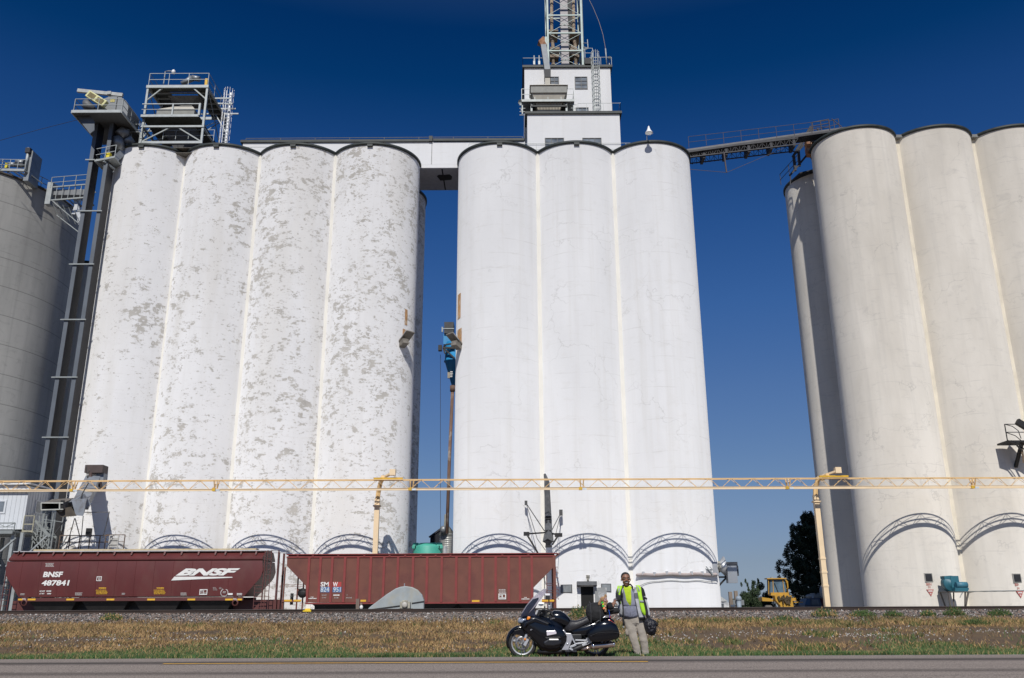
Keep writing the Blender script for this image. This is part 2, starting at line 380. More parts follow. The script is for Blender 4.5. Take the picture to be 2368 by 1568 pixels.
# ballast bank
M_bal = mat('ballast_stone', (.16, .135, .12), .95, var=.65, vscale=16, bump=1.0, bscale=16)
strip('ballast', [(33.7, .42), (35.0, .72), (35.35, .765), (38.05, .765), (38.6, .66), (39.6, .38)], -120, 120, 200, M_bal)
def rubble(name, label, cnt, xr, yf, szr, cols, kind='stuff', group=None, seed=3):
    rg = np.random.default_rng(seed); base = np.array([(1, 0, 0), (-1, 0, 0), (0, 1, 0), (0, -1, 0), (0, 0, 1), (0, 0, -1)], float)
    tri = np.array([(0, 2, 4), (2, 1, 4), (1, 3, 4), (3, 0, 4), (2, 0, 5), (1, 2, 5), (3, 1, 5), (0, 3, 5)])
    x, y, z, s_ = yf(rg, cnt)
    sc = rg.uniform(.55, 1.2, (cnt, 6, 1)) * s_[:, None, None]
    V = base[None] * sc + rg.normal(0, .22, (cnt, 6, 3)) * s_[:, None, None]
    a = rg.uniform(0, 6.28, cnt); ca, sa = np.cos(a), np.sin(a)
    X = V[..., 0] * ca[:, None] - V[..., 1] * sa[:, None]; Y = V[..., 0] * sa[:, None] + V[..., 1] * ca[:, None]
    V = np.stack([X + x[:, None], Y + y[:, None], V[..., 2] * .8 + z[:, None]], -1).reshape(-1, 3)
    F = (tri[None] + (np.arange(cnt) * 6)[:, None, None]).reshape(-1, 3)
    me = bpy.data.meshes.new(name); me.vertices.add(len(V)); me.vertices.foreach_set('co', V.ravel())
    me.loops.add(F.size); me.loops.foreach_set('vertex_index', F.ravel().astype(np.int32))
    me.polygons.add(len(F)); me.polygons.foreach_set('loop_start', np.arange(0, F.size, 3, dtype=np.int32))
    me.polygons.foreach_set('material_index', np.repeat(rg.choice(len(cols), cnt, p=[c[1] for c in cols]), 8).astype(np.int32))
    for c in cols: me.materials.append(c[0])
    me.update(calc_edges=True); o = bpy.data.objects.new(name, me); S.collection.objects.link(o)
    return tag(o, label, 'stones', group, kind)
SM = [(mat('stone_grey', (.20, .175, .155), .9, var=.4, vscale=5), .42), (mat('stone_pink', (.27, .19, .15), .9, var=.3, vscale=5), .25), (mat('stone_dark', (.065, .06, .06), .9, var=.3), .24), (mat('stone_pale', (.50, .47, .44), .9, var=.2), .09)]
def bal(rg, n):
    y = rg.uniform(33.6, 35.7, n) ; y = y - rg.exponential(.25, n) * (rg.random(n) < .25); x = rg.uniform(-26, 26, n)
    z = np.interp(y, [30, 33.5, 35.0, 35.35, 39], [.26, .40, .72, .765, .765]) + rg.uniform(-.02, .03, n); return x, y, z, rg.uniform(.022, .05, n)
rubble('ballast_stones', 'loose grey and pink ballast stones sloping down from the near rail', 26000, None, bal, None, SM, seed=5)
def wht(rg, n):
    c = rg.uniform(-20, 20, 60); cy = rg.uniform(22.5, 30.5, 60); k = rg.integers(0, 60, n)
    x = c[k] + rg.normal(0, .9, n); y = cy[k] + rg.normal(0, .45, n); z = np.interp(y, [p[0] for p in PROF], [p[1] for p in PROF]) + .012; return x, y, z, rg.uniform(.012, .032, n)
rubble('white_pebbles', 'small white pebbles scattered over the bare soil of the bank', 1500, None, wht, None, [(SM[3][0], .6), (mat('pebble_white', (.6, .58, .55), .9), .4)], seed=9)

# grass
def blades(name, label, cat, n, fn, cols, kind='stuff', seed=1):
    rg = np.random.default_rng(seed); x, y, h, w_, lean = fn(rg, n); n = len(x)
    z = np.interp(y, [p[0] for p in PROF], [p[1] for p in PROF]) - .01
    a = rg.uniform(0, 6.28, n); lx, ly = np.cos(a) * lean * h, np.sin(a) * lean * h; b = rg.uniform(-.9, .9, n)
    dx, dy = np.cos(b) * w_ / 2, np.sin(b) * w_ / 2
    p0 = np.stack([x - dx, y - dy, z], -1); p1 = np.stack([x + dx, y + dy, z], -1)
    hm = h * (1 - .25 * lean)
    p2 = np.stack([x + dx * .7 + lx * .4, y + dy * .7 + ly * .4, z + hm * .6], -1); p3 = np.stack([x - dx * .7 + lx * .4, y - dy * .7 + ly * .4, z + hm * .6], -1)
    p4 = np.stack([x + lx, y + ly, z + hm], -1)
    V = np.stack([p0, p1, p2, p3, p4], 1).reshape(-1, 3); k = (np.arange(n) * 5)[:, None]
    L = np.concatenate([k + np.array([[0, 1, 2, 3]]), k + np.array([[3, 2, 4]])], 1).ravel().astype(np.int32)
    st = (np.arange(n)[:, None] * 7 + np.array([[0, 4]])).ravel().astype(np.int32)
    me = bpy.data.meshes.new(name); me.vertices.add(len(V)); me.vertices.foreach_set('co', V.ravel()); me.loops.add(len(L)); me.loops.foreach_set('vertex_index', L)
    me.polygons.add(len(st)); me.polygons.foreach_set('loop_start', st)
    me.polygons.foreach_set('material_index', np.repeat(rg.choice(len(cols), n, p=[c[1] for c in cols]), 2).astype(np.int32))
    for c in cols: me.materials.append(c[0])
    me.update(calc_edges=True); o = bpy.data.objects.new(name, me); S.collection.objects.link(o)
    return tag(o, label, cat, None, kind)
def vn(x, y, sx, sy, off=0):
    return np.array([mnoise.noise(Vector((a * sx, b * sy, off))) for a, b in zip(x, y)])
G1 = (mat('grass_green', (.06, .135, .03), .7, var=.3, vscale=2), .55); G2 = (mat('grass_dark', (.028, .07, .018), .7, var=.3, vscale=2), .25); G3 = (mat('grass_straw', (.36, .27, .12), .8, var=.25, vscale=2), .20)
D1 = (mat('dry_gold', (.44, .285, .12), .85, var=.35, vscale=.8), .36); D2 = (mat('dry_brown', (.24, .15, .072), .85, var=.4, vscale=.8), .49); D3 = (mat('dry_olive', (.13, .13, .045), .85, var=.3, vscale=2), .15)
def g_green(rg, n):
    y = 19.05 + np.abs(rg.normal(0, 2.0, n)) ; x = rg.uniform(-14.5, 14.5, n); k = vn(x, y * 0, .22, .8); k2 = vn(x, y * 0, .9, .8, 7); y = 19.05 + (y - 19.05) * np.clip(1.0 + k * 2.2 + k2 * .9, .25, 3)
    keep = vn(x, y, .8, 1.5, 5) > -.55; x, y = x[keep], y[keep]; n = len(x); return x, y, rg.uniform(.05, .15, n), rg.uniform(.010, .02, n), rg.uniform(.1, .9, n)
blades('green_grass', 'low green grass along the far edge of the road', 'grass', 95000, g_green, [G1, G2, G3], seed=2)
def g_dry(rg, n):
    y = rg.uniform(20.2, 34.2, n); x = rg.uniform(-1, 1, n) * (y * .60 + 1.5); d = vn(x, y, .35, .7, 9) * .7 + vn(x, y, 1.2, 1.6, 3) * .45 + np.interp(y, [20, 25, 28, 31, 32.5, 34.2], [.10, -.10, -.08, .22, .38, -.02]) - np.interp(x, [2, 6], [0, .42]) * np.interp(y, [22, 24, 30, 32], [.2, 1, 1, .1])
    keep = rg.random(n) < np.clip(d * 2.2 + .55, .03, 1); x, y = x[keep], y[keep]; n = len(x)
    return x, y, rg.uniform(.05, .17, n) * np.interp(y, [20, 30, 33], [.75, 1.1, 1.45]), rg.uniform(.012, .028, n), rg.uniform(.3, 1.5, n)
blades('dry_grass', 'dry golden grass and weeds covering the railway bank', 'grass', 150000, g_dry, [D1, D2, D3], seed=4)
def g_weed(rg, n):
    y = rg.uniform(21.5, 34.2, n); x = rg.uniform(-21, 21, n)
    d = vn(x, y, .5, .55, 21) + .5 * vn(x, y, 1.6, 1.2, 4) + np.interp(x, [-20, 0, 4, 20], [-.55, -.55, -.12, .0]) + np.interp(y, [21.5, 23, 26, 30, 31.5, 33.4, 34.2], [.0, -.1, -.3, -.35, .12, .22, -.3])
    keep = d > .05; x, y = x[keep], y[keep]; n = len(x); return x, y, rg.uniform(.06, .24, n), rg.uniform(.012, .03, n), rg.uniform(.2, 1.1, n)
blades('bank_weeds', 'low green and olive weeds patching the dry railway bank', 'weeds', 110000, g_weed, [(mat('weed_olive', (.10, .115, .03), .8, var=.4, vscale=2), .45), (mat('weed_green', (.06, .105, .025), .8, var=.4, vscale=6), .35), D1[:1] + (.20,)], seed=12)
# green weed clumps in the upper bank, each one a plant of its own
def weed(x, y, r, h, label, seed, up=False, dry=.15):
    rg = np.random.default_rng(seed); b = MB(); n = int(420 * (r / .5) * (1 + h)); z0 = gz(y)
    for i in range(n):
        a, q = rg.uniform(0, 6.28), rg.random() ** .6 * r; hh = h * rg.uniform(.35, 1.05) * (1 - .55 * (q / r) ** 2)
        px, py = x + math.cos(a) * q, y + math.sin(a) * q * .8; s_ = rg.uniform(.012, .03); t = rg.uniform(0, 6.28)
        c, s2 = math.cos(t) * s_, math.sin(t) * s_; zz = z0 + hh * rg.random() ** .5
        k = rg.uniform(.03, .09)
        b.add([(px - c, py - s2, zz), (px + c, py + s2, zz), (px + c * .3 + rg.uniform(-.03, .03), py + s2 * .3, zz + k)], [(0, 1, 2)], 1 if rg.random() < dry else 0)
    for i in range(9): b.bar((x + rg.uniform(-.3, .3) * r, y, z0 - .02), (x + rg.uniform(-.7, .7) * r, y + rg.uniform(-.3, .3) * r, z0 + h * .9), .012)
    o = b.build('weed_clump', [mat('weed_green', (.06, .105, .025), .8, var=.4, vscale=6), D1[0]], fixn=False)
    return tag(o, label, 'weed', 'green weed clumps on the bank')
WD = [(1338, 1402, .42, .5, 'tall olive weed growing at the rail right behind the motorcycle seat', .3), (258, 1425, .42, .30, 'olive weed in the ballast under the white BNSF number', .3), (2310, 1420, .45, .30, 'bright green weed clump below the rightmost bin hatch', .05),
      (2205, 1412, .42, .38, 'pointed green weed clump below the teal blower', .1), (1995, 1428, .5, .28, 'broad green weed clump between the yellow post and the teal blower', .05), (1905, 1420, .5, .36, 'spiky weed clump in front of the foot of the yellow post', .35), (2145, 1418, .3, .26, 'small green weed beside the stand of the teal blower', .15),
      (1815, 1432, .55, .26, 'weed clump below the yellow wheel loader', .25), (1740, 1436, .4, .22, 'low weed clump below the leafy bush', .35), (1655, 1436, .35, .18, 'olive weed clump left of the bush at the silo corner', .4), (2065, 1424, .4, .24, 'green weed clump left of the small one by the blower stand', .1), (2255, 1450, .5, .2, 'lowest green weed clump at the right of the bank', .1), (1550, 1432, .4, .16, 'dry weed clump right of the standing man', .6), (1145, 1432, .35, .14, 'low dry weed left of the motorcycle windscreen', .6), (1255, 1425, .4, .2, 'green weed glimpsed just over the motorcycle front', .2)]
for i, (u, v, r_, h_, lb, dr) in enumerate(WD):
    D = 34.3 if v < 1430 else 33.0 if v < 1445 else 31; p = P(u, v, D); weed(p.x, D, r_, h_, lb, 50 + i, dry=dr)

strip('yard', [(45.5, ZF + .004), (62, ZF + .006), (130, ZF + .006)], -110, 110, 4, mat('yard_bounce_gravel', (.27, .25, .225), .95, var=.2, vscale=.6, bump=.5, bscale=8))  # pale sheet hidden behind the rail, added to bounce sunlight up into the shadows
# railway line in front
M_rail = mat('rail_rust', (.055, .036, .028), .75, .2, var=.35, vscale=2, stretch=(.4, 3, 3)); M_head = mat('rail_head', (.35, .34, .33), .35, .9, var=.15)
M_tie = mat('tie_wood', (.055, .045, .038), .9, var=.4, vscale=5)
def railprof(y, z):      # z is rail top
    return [(y - .07, z - .17), (y - .07, z - .155), (y - .012, z - .135), (y - .012, z - .04), (y - .035, z - .03), (y - .035, z), (y + .035, z), (y + .035, z - .03), (y + .012, z - .04), (y + .012, z - .135), (y + .07, z - .155), (y + .07, z - .17)]
def track(label, y0, ztop, x0, x1, n):
    t = thing('railway_track', label, 'railway track', (0, y0, ztop - .17))
    for dy in (-.7525, .7525):
        b = MB(); b.prism(railprof(y0 + dy, ztop), x0, x1, 0, 'yz'); r_ = b.build('rail', M_rail, t)
        h = MB(); h.box(x0, y0 + dy - .03, ztop, x1, y0 + dy + .03, ztop + .004); h.build('rail_head', M_head, r_)
    b = MB()
    for i in range(n):
        x = x0 + (x1 - x0) * (i + .5) / n; b.box(x - .11, y0 - 1.3, ztop - .37, x + .11, y0 + 1.3, ztop - .172)
    q = b.build('tie', M_tie, t); q['kind'] = 'stuff'
    return t
track('rusty main line railway track on its ballast bank', 36.75, EYE + .035, -90, 90, 300)
TZ = EYE - 1.15                                # siding rail top
track('siding track under the two hopper cars', 58.5, TZ, -70, 70, 230)

# ================================================================== SILOS
H = EYE + 36.85
M_rim = mat('rim_flashing', (.022, .028, .026), .6, var=.4, vscale=2)
M_seam_w = mat('web_white', (.80, .78, .72), .75, var=.05, vscale=.6); M_seam_r = mat('web_cream', (.74, .69, .58), .8, var=.08, vscale=.8)
M_deck = mat('roof_deck', (.25, .25, .24), .9)
def silo(x, yc, r, top, wall_m, label, group, web=None, web_y=None, pitch=6.33, notch=True, n=128):
    t = thing('concrete_silo', label, 'grain silo', (x, yc, ZF), group)
    b = MB(); b.lathe([(r, ZF - .3), (r, top - .2)], (x, yc, 0), n, caps=False); b.build('wall', wall_m, t, fixn=True)
    b = MB(); b.lathe([(r + .01, top - .24), (r + .13, top - .2), (r + .13, top), (r - .1, top + .01), (0.01, top + .012)], (x, yc, 0), n, caps=False); b.build('roof_rim', M_rim, t)
    if notch:
        b = MB(); b.box(x - .22, yc - r - .20, top - .42, x + .22, yc - r + .05, top - .22); b.build('scupper', M_rim, t)
    if web is not None:
        b = MB(); b.box(x + pitch / 2 - .32, web_y, ZF - .3, x + pitch / 2 + .32, web_y + .6, top - .22); q = b.build('joint_panel', web, t)
    return t
PE = (.49, .47, .435)
def pm(nm, amt, seed): return silo_mat(nm, (.81, .805, .80), (.86, .855, .85), (.66, .64, .60), PE, amt, .25, .03, seed, .5)
LX = [-30.4, -24.24, -17.92, -11.6]; rl = 3.7; yl = 64 + rl
lb = ['white silo with sparse peeling paint, leftmost of the white group', 'white peeling silo, second from the left, above the BNSF number', 'white silo with heavy grey peeling, third from the left', 'white silo with grey flaking patches beside the gap with the teal tank']
for i, x in enumerate(LX):
    silo(x, yl - (.12 if i == 0 else 0), rl - (.12 if i == 0 else 0), H - .05, pm('paint_peeling_%s' % 'abcd'[i], [.036, .042, .050, .056][i], 3.0 + 7 * i), lb[i], 'white silos with peeling paint', M_seam_w if i < 3 else None, yl - math.sqrt(rl * rl - 3.04 ** 2), 6.02 if i == 0 else 6.32)
silo(-11.75, 74.4, rl, H - .05, pm('paint_peeling_e', .06, 41.0), 'shaded peeling silo behind the fourth white one, seen in the gap', 'white silos with peeling paint', None, notch=False)
MX = [-.95, 5.39, 11.72]; rm = 3.58; ym = 64 + rm
mw = silo_mat('paint_white', (.80, .80, .80), (.85, .85, .85), (.66, .64, .60), None, 0, .32, .05, 13.0, .6, crack=True)
lb = ['clean white silo right of the gap with the teal tank', 'clean white silo carrying the headhouse, behind the motorcycle', 'clean white silo with a lamp at its rim, behind the standing man']
for i, x in enumerate(MX):
    silo(x, ym, rm, H, mw, lb[i], 'clean white silos', M_seam_w if i < 2 else None, ym - math.sqrt(rm * rm - 3.02 ** 2), 6.335, notch=i < 2)
RX = [28.95, 35.23, 41.5]; rr = 3.35; yr = 62.7 + rr; HR = EYE + 37.45
cw = silo_mat('paint_cream', (.69, .65, .58), (.80, .76, .69), (.55, .525, .48), None, 0, .38, .045, 27.0, 1.2, crack=True)
lb = ['cream silo above the teal blower, left of the cream group', 'cream silo with the rightmost bin hatch', 'cream silo cut off by the right edge behind the black platform']
for i, x in enumerate(RX):
    silo(x, yr, rr, HR, cw, lb[i], 'cream silos on the right', M_seam_r, yr - math.sqrt(rr * rr - 3.0 ** 2), 6.28, notch=False)
silo(29.1, 73.4, 3.55, HR, cw, 'half shaded cream silo behind the left one of the cream group', 'cream silos on the right', None, notch=False)
silo(P(207, 700, 82).x, 82, 3.3, EYE + 32.5, cw, 'cream silo glimpsed between the two dark elevator legs', 'cream silos on the right', None, notch=False).pop('group', None)
# roof decks that tie each group together
def deck(x0, x1, y0, y1, z, label):
    b = MB(); b.box(x0, y0, z - .30, x1, y1, z - .06); tag(b.build('roof_deck', M_deck), label, 'roof deck')
deck(LX[0], LX[3], yl - 1.9, 74, H - .05, 'flat grey deck over the peeling white silos'); deck(MX[0], MX[2], ym - 1.6, 74, H, 'flat grey deck over the clean white silos'); deck(RX[0], RX[2] + 4, yr - 1.9, 73, HR, 'flat grey deck over the cream silos')
for xs, yy, rr_, hw, zt, g in ((LX[:3], yl, rl, 6.32, H - .05, 0), (MX[:2], ym, rm, 6.335, H, 0), (RX, yr, rr, 6.28, HR, 0)): pass

# grey concrete bin at the far left
t = thing('concrete_silo', 'wide unpainted grey concrete silo at the left edge', 'grain silo', (-49.6, 72.27, ZF))
gm_ = silo_mat('concrete_grey', (.40, .395, .375), (.52, .51, .48), (.29, .285, .27), None, 0, .5, .08, 63.0, 1.2, grid=True)
b = MB(); b.lathe([(9.9, ZF - .3), (9.9, EYE + 34.9)], (-49.6, 72.27, 0), 160, caps=False); b.build('wall', gm_, t)
b = MB(); b.lathe([(9.91, EYE + 34.8), (10.02, EYE + 34.85), (10.02, EYE + 35.0), (9.4, EYE + 35.05), (.1, EYE + 37.5)], (-49.6, 72.27, 0), 160, caps=False); b.build('roof_rim', mat('rim_brown', (.09, .075, .06), .8, var=.3), t)

# ================================================================== GALLERY AND HEADHOUSE
M_hw = silo_mat('wall_white', (.83, .83, .83), (.87, .87, .87), (.64, .62, .58), None, 0, .15, .015, 83.0, .25)
M_glass = mat('window_glass', (.16, .18, .20), .12, 0, var=.5, vscale=1.2, spec=.8); M_frame = mat('window_frame', (.10, .10, .10), .6)
M_dark = mat('dark_opening', (.012, .012, .012), .9); M_under = mat('soffit', (.33, .33, .35), .9, var=.1)
gy0, gy1 = 67.8, 72.0
t = thing('gallery', 'long white roof gallery bridging the two groups of white silos', 'conveyor gallery', (-11, 70, H - .4))
b = MB(); b.box(-23.4, gy0, H - .02, -7.2, gy1, EYE + 39.0); b.box(-8.6, gy0 + .004, EYE + 36.5, -3.2, gy1 - .004, H + .6); b.box(-7.2, gy0 - .002, H - .02, 1.2, gy1 + .002, EYE + 39.0)
b.build('wall', M_hw, t)
b = MB(); b.box(-23.6, gy0 - .15, EYE + 39.0, -6.95, gy1 + .15, EYE + 39.22); b.box(-6.8, gy0 - .15, EYE + 39.05, 1.15, gy1 + .15, EYE + 39.27); b.box(-7.15, gy0 - .2, EYE + 39.0, -6.85, gy0 + .4, EYE + 39.5); b.build('roof_rim', M_rim, t)
b = MB(); b.box(-8.55, gy0 + .05, EYE + 36.45, -3.3, gy1 - .05, EYE + 36.499); b.build('soffit', M_under, t)
b = MB(); b.box(-6.05, gy0 + .15, EYE + 36.44, -5.93, gy1 - .12, EYE + 36.449); b.prism([(-6.55, 69.2), (-6.35, 68.95), (-5.9, 69.0), (-5.4, 68.9), (-5.2, 69.3), (-5.3, 69.9), (-5.8, 70.0), (-6.3, 70.05)], EYE + 36.43, EYE + 36.438, 0, 'xy'); b.build('broken_joint', M_dark, t)
b = MB()
for x in (-19.3, -12.1, -6.9): b.box(x - .03, gy0 - .03, H, x + .03, gy0 - .006, EYE + 39.0)
b.build('wall_joint', mat('joint_grey', (.4, .4, .4), .8), t)
b = MB(); rail_run(b, (-23.2, gy0 + .1, EYE + 39.22), (1.0, gy0 + .1, EYE + 39.27), .28, 8, .05, 0); b.build('roof_pipe', M_frame, t)

t = thing('headhouse', 'white two storey headhouse over the clean silos with windows and black copings', 'headhouse', (5.4, 71, H))
LX0, LX1 = P(1219, 290, 66.4).x, P(1433, 290, 66.4).x; LZ = P(1322, 258, 66.3).z
b = MB(); b.box(LX0, 66.4, H - .1, LX1, 75.5, LZ - .22); b.build('lower_wall', M_hw, t)
b = MB(); b.box(1.24, 68.5, LZ - .3, 9.02, 75.0, EYE + 46.9); b.build('upper_wall', M_hw, t)
b = MB(); b.box(LX0 - .2, 66.22, LZ - .22, LX1 + .2, 75.7, LZ); b.build('lower_coping', M_rim, t)
b = MB(); b.box(1.06, 68.32, EYE + 46.9, 9.2, 75.2, EYE + 47.12); b.build('upper_coping', M_rim, t)
def window(U0, V0, U1, V1, D, par, nx=2, nz=3, mi=M_glass):
    a, c = Q(U0, V0, D), Q(U1, V1, D); x0, x1, z1, z0 = a.x, c.x, a.z, c.z
    f = MB(); T = .06
    f.box(x0 - T, D - .07, z0 - T, x1 + T, D - .004, z0); f.box(x0 - T, D - .07, z1, x1 + T, D - .004, z1 + T); f.box(x0 - T, D - .07, z0, x0, D - .004, z1); f.box(x1, D - .07, z0, x1 + T, D - .004, z1)
    for i in range(1, nx): x = x0 + (x1 - x0) * i / nx; f.box(x - .025, D - .062, z0, x + .025, D - .013, z1)
    for i in range(1, nz): z = z0 + (z1 - z0) * i / nz; f.box(x0, D - .058, z - .02, x1, D - .017, z + .02)
    w_ = f.build('window', M_frame, par); g = MB(); g.box(x0, D - .016, z0, x1, D - .003, z1); g.build('pane', mi, w_); return w_
window(2202, 311, 2234, 358, 68.5, t); window(2301, 311, 2348, 355, 68.5, t); window(2305, 434, 2352, 452, 68.5, t, 2, 1)
window(2182, 556, 2254, 590, 66.4, t, 3, 2); window(2332, 556, 2404, 590, 66.4, t, 3, 2)
M_galv = mat('galvanised', (.50, .51, .52), .45, .55, var=.15, vscale=3); M_steel = mat('steel_grey', (.27, .29, .285), .55, .3, var=.12, vscale=2); M_rail2 = mat('rail_pale', (.55, .57, .56), .5, .2, var=.1)
M_wst = mat('steel_white', (.34, .365, .365), .5, .2, var=.12)
def ladder(x, y, z0, z1, par, w_=.42, cage=True, r=.36, m_=None, name='caged_ladder', s=.03):
    b = MB(); m_ = m_ or M_steel
    for sx in (-w_ / 2, w_ / 2): b.bar((x + sx, y, z0), (x + sx, y, z1), s * 1.6)
    k = int((z1 - z0) / .33)
    for i in range(k): z = z0 + .33 * (i + .5); b.bar((x - w_ / 2, y, z), (x + w_ / 2, y, z), s)
    L = b.build(name, m_, par)
    if cage:
        b = MB(); zz = z0 + .9
        while zz < z1:
            b.tube([(x + r * math.cos(a), y - .05 - r * 1.3 * math.sin(a), zz) for a in [math.pi * q / 10 for q in range(11)]], s * .8, 5); zz += .62
        for a in (.0, .5, 1.05, 1.57, 2.1, 2.64, 3.14): b.bar((x + r * math.cos(a), y - .05 - r * 1.3 * math.sin(a), z0 + .9), (x + r * math.cos(a), y - .05 - r * 1.3 * math.sin(a), z1), s)
        b.build('cage', m_, L)
    return L
ladder(Q(2386, 400, 68.3).x, 68.25, LZ, EYE + 48.3, t)
b = MB(); rail_run(b, (5.8, 66.3, LZ), (LX1 + .1, 66.3, LZ), .8, 5, .04, 0); rail_run(b, (LX1 + .1, 66.3, LZ), (LX1 + .1, 75, LZ), .85, 4, .04, 0); b.build('ledge_railing', M_steel, t)
b = MB(); rail_run(b, (1.1, 68.36, EYE + 47.12), (3.3, 68.36, EYE + 47.12), .75, 2, .04, 0); rail_run(b, (7.2, 68.36, EYE + 47.12), (9.15, 68.36, EYE + 47.12), .8, 2, .04, 0); rail_run(b, (1.1, 68.36, EYE + 47.12), (1.1, 75, EYE + 47.12), .75, 3, .04, 0); b.build('roof_railing', M_steel, t)
b = MB(); b.box(6.72, 68.2, EYE + 47.15, 7.45, 69.6, EYE + 47.75); q = b.build('roof_box', mat('box_dark', (.05, .05, .05), .7), t)
b = MB(); rail_run(b, (6.75, 68.25, EYE + 47.8), (7.45, 68.25, EYE + 47.8), 1.0, 1, .045, 1); b.build('box_railing', M_steel, q)
# front guard rail along the mid silos
t2 = thing('guard_rail', 'thin grey guard rail along the roof of the clean white silos', 'guard rail', (3, 66.2, H), 'thin roof guard rails')
b = MB(); rail_run(b, (-3.6, 66.3, H - .05), (11.7, 66.3, H - .05), 1.15, 8, .04, 1); b.build('rails', M_steel, t2)
t2 = thing('guard_rail', 'thin dark guard rail along the roof of the cream silos', 'guard rail', (36, 65.6, HR), 'thin roof guard rails')
b = MB(); rail_run(b, (29.5, 66.5, HR), (44, 66.5, HR), 1.15, 9, .05, 1); b.build('rails', mat('rail_dark', (.07, .06, .06), .7), t2)
t2 = thing('guard_rail', 'thin grey guard rail over the second peeling silo', 'guard rail', (-20, 65.6, H), 'thin roof guard rails')
b = MB(); rail_run(b, (-25.2, 66.6, H - .05), (-20.8, 66.6, H - .05), 1.1, 3, .045, 1); b.build('rails', M_steel, t2)
# lattice tower on the headhouse
M_tow = mat('tower_steel', (.27, .325, .31), .55, .2, var=.12)
t = thing('lattice_tower', 'steel lattice tower with elevator legs rising above the headhouse', 'tower', (5.0, 70.5, EYE + 47.1))
x0, x1, y0, y1, zb = 3.45, 6.6, 69.0, 72.2, EYE + 47.12; lv = [zb + .12, zb + 1.95, zb + 3.85, zb + 5.8, zb + 7.9, zb + 10.2]
b = MB()
for x in (x0, x1):
    for y in (y0, y1): b.bar((x, y, zb), (x, y, lv[-1]), .17)
b.build('post', M_tow, t)
b = MB()
for z in lv:
    for y in (y0, y1): b.bar((x0, y, z), (x1, y, z), .12)
    for x in (x0, x1): b.bar((x, y0, z), (x, y1, z), .12)
b.build('girt', M_tow, t)
b = MB()
for i in range(len(lv) - 1):
    b.bar((x0, y0, lv[i]), (x1, y0, lv[i + 1]), .035); b.bar((x1, y0, lv[i]), (x0, y0, lv[i + 1]), .035)
    for x in (x0, x1): b.bar((x, y0, lv[i]), (x, y1, lv[i + 1]), .035)
b.build('cross_brace', M_tow, t)
M_duct = mat('duct_grey', (.30, .285, .29), .6, .1, var=.08, vscale=1.2, dirt=(.22, .19, .17), dirt_amt=.3)
b = MB(); b.box(4.72, 69.9, zb, 5.42, 70.4, lv[-1])
for z in (zb + 1.6, zb + 3.55, zb + 5.4): b.box(4.66, 69.85, z, 5.48, 70.45, z + .1)
b.build('elevator_leg', M_duct, t)
b = MB(); b.box(5.15, 71.2, zb, 5.9, 71.8, lv[-1]); b.build('elevator_leg', mat('leg_dark', (.05, .05, .05), .7), t)
M_tan = mat('pipe_tan', (.34, .27, .19), .7, var=.25, vscale=4, dirt=(.18, .09, .05), dirt_amt=.5)
for xx in (4.0, 6.1):
    b = MB(); b.tube([(xx, 70.6, zb), (xx, 70.6, zb + 3.5), (xx - .1, 70.8, zb + 5), (xx, 71, lv[-1])], .16, 10)
    for z in (zb + 1.5, zb + 3.0, zb + 4.6): b.tube([(xx, 70.6, z), (xx, 70.6, z + .15)], .2, 10)
    b.build('grain_pipe', M_tan, t)
b = MB(); b.box(3.7, 70.2, zb + 3.0, 4.6, 71.2, zb + 3.25); b.prism([(3.7, zb + 2.2), (4.5, zb + 2.2), (4.6, zb + 3.0), (3.6, zb + 3.0)], 70.3, 71.15); b.build('transfer_box', M_tan, t)
b = MB(); b.prism([(5.5, zb + 2.6), (6.4, zb + 2.2), (6.4, zb + 2.9), (5.7, zb + 3.6)], 70.3, 71.2); b.build('transfer_box', M_tan, t)
b = MB(); b.box(3.6, 70.2, zb + 5.0, 4.5, 72, zb + 5.15); b.build('landing', M_tan, t)
b = MB(); b.box(5.6, 70.2, zb + 4.6, 6.5, 72, zb + 4.75); b.build('landing', M_tan, t)
b = MB(); rail_run(b, (3.6, 72.0, zb + 5.15), (6.5, 72.0, zb + 5.15), .9, 4, .05, 2); rail_run(b, (3.6, 72, zb + 3.3), (6.5, 72, zb + 3.3), .9, 5, .05, 2); b.build('landing_rails', M_steel, t)
b = MB(); b.bar((6.7, 69, zb + 2.0), (7.15, 69.2, zb + 2.35), .08); b.bar((6.7, 69, zb + 2.35), (7.15, 69.2, zb + 2.35), .08); b.bar((7.15, 69.2, zb + 2.35), (7.12, 69.2, zb + 3.3), .05); b.bar((6.7, 69, zb + 2.8), (7.15, 69.2, zb + 2.9), .04); b.build('side_bracket', M_steel, t)
b = MB(); b.tube([(x1 + .12, 69.1, zb), (x1 + .12, 69.1, lv[-1])], .04, 6); b.build('conduit', M_tow, t)
b = MB(); p = Q(2184, 170, 68.8); b.box(p.x - .10, 68.7, p.z - .4, p.x + .08, 69.0, p.z + .55); b.build('antenna_panel', M_tow, t)
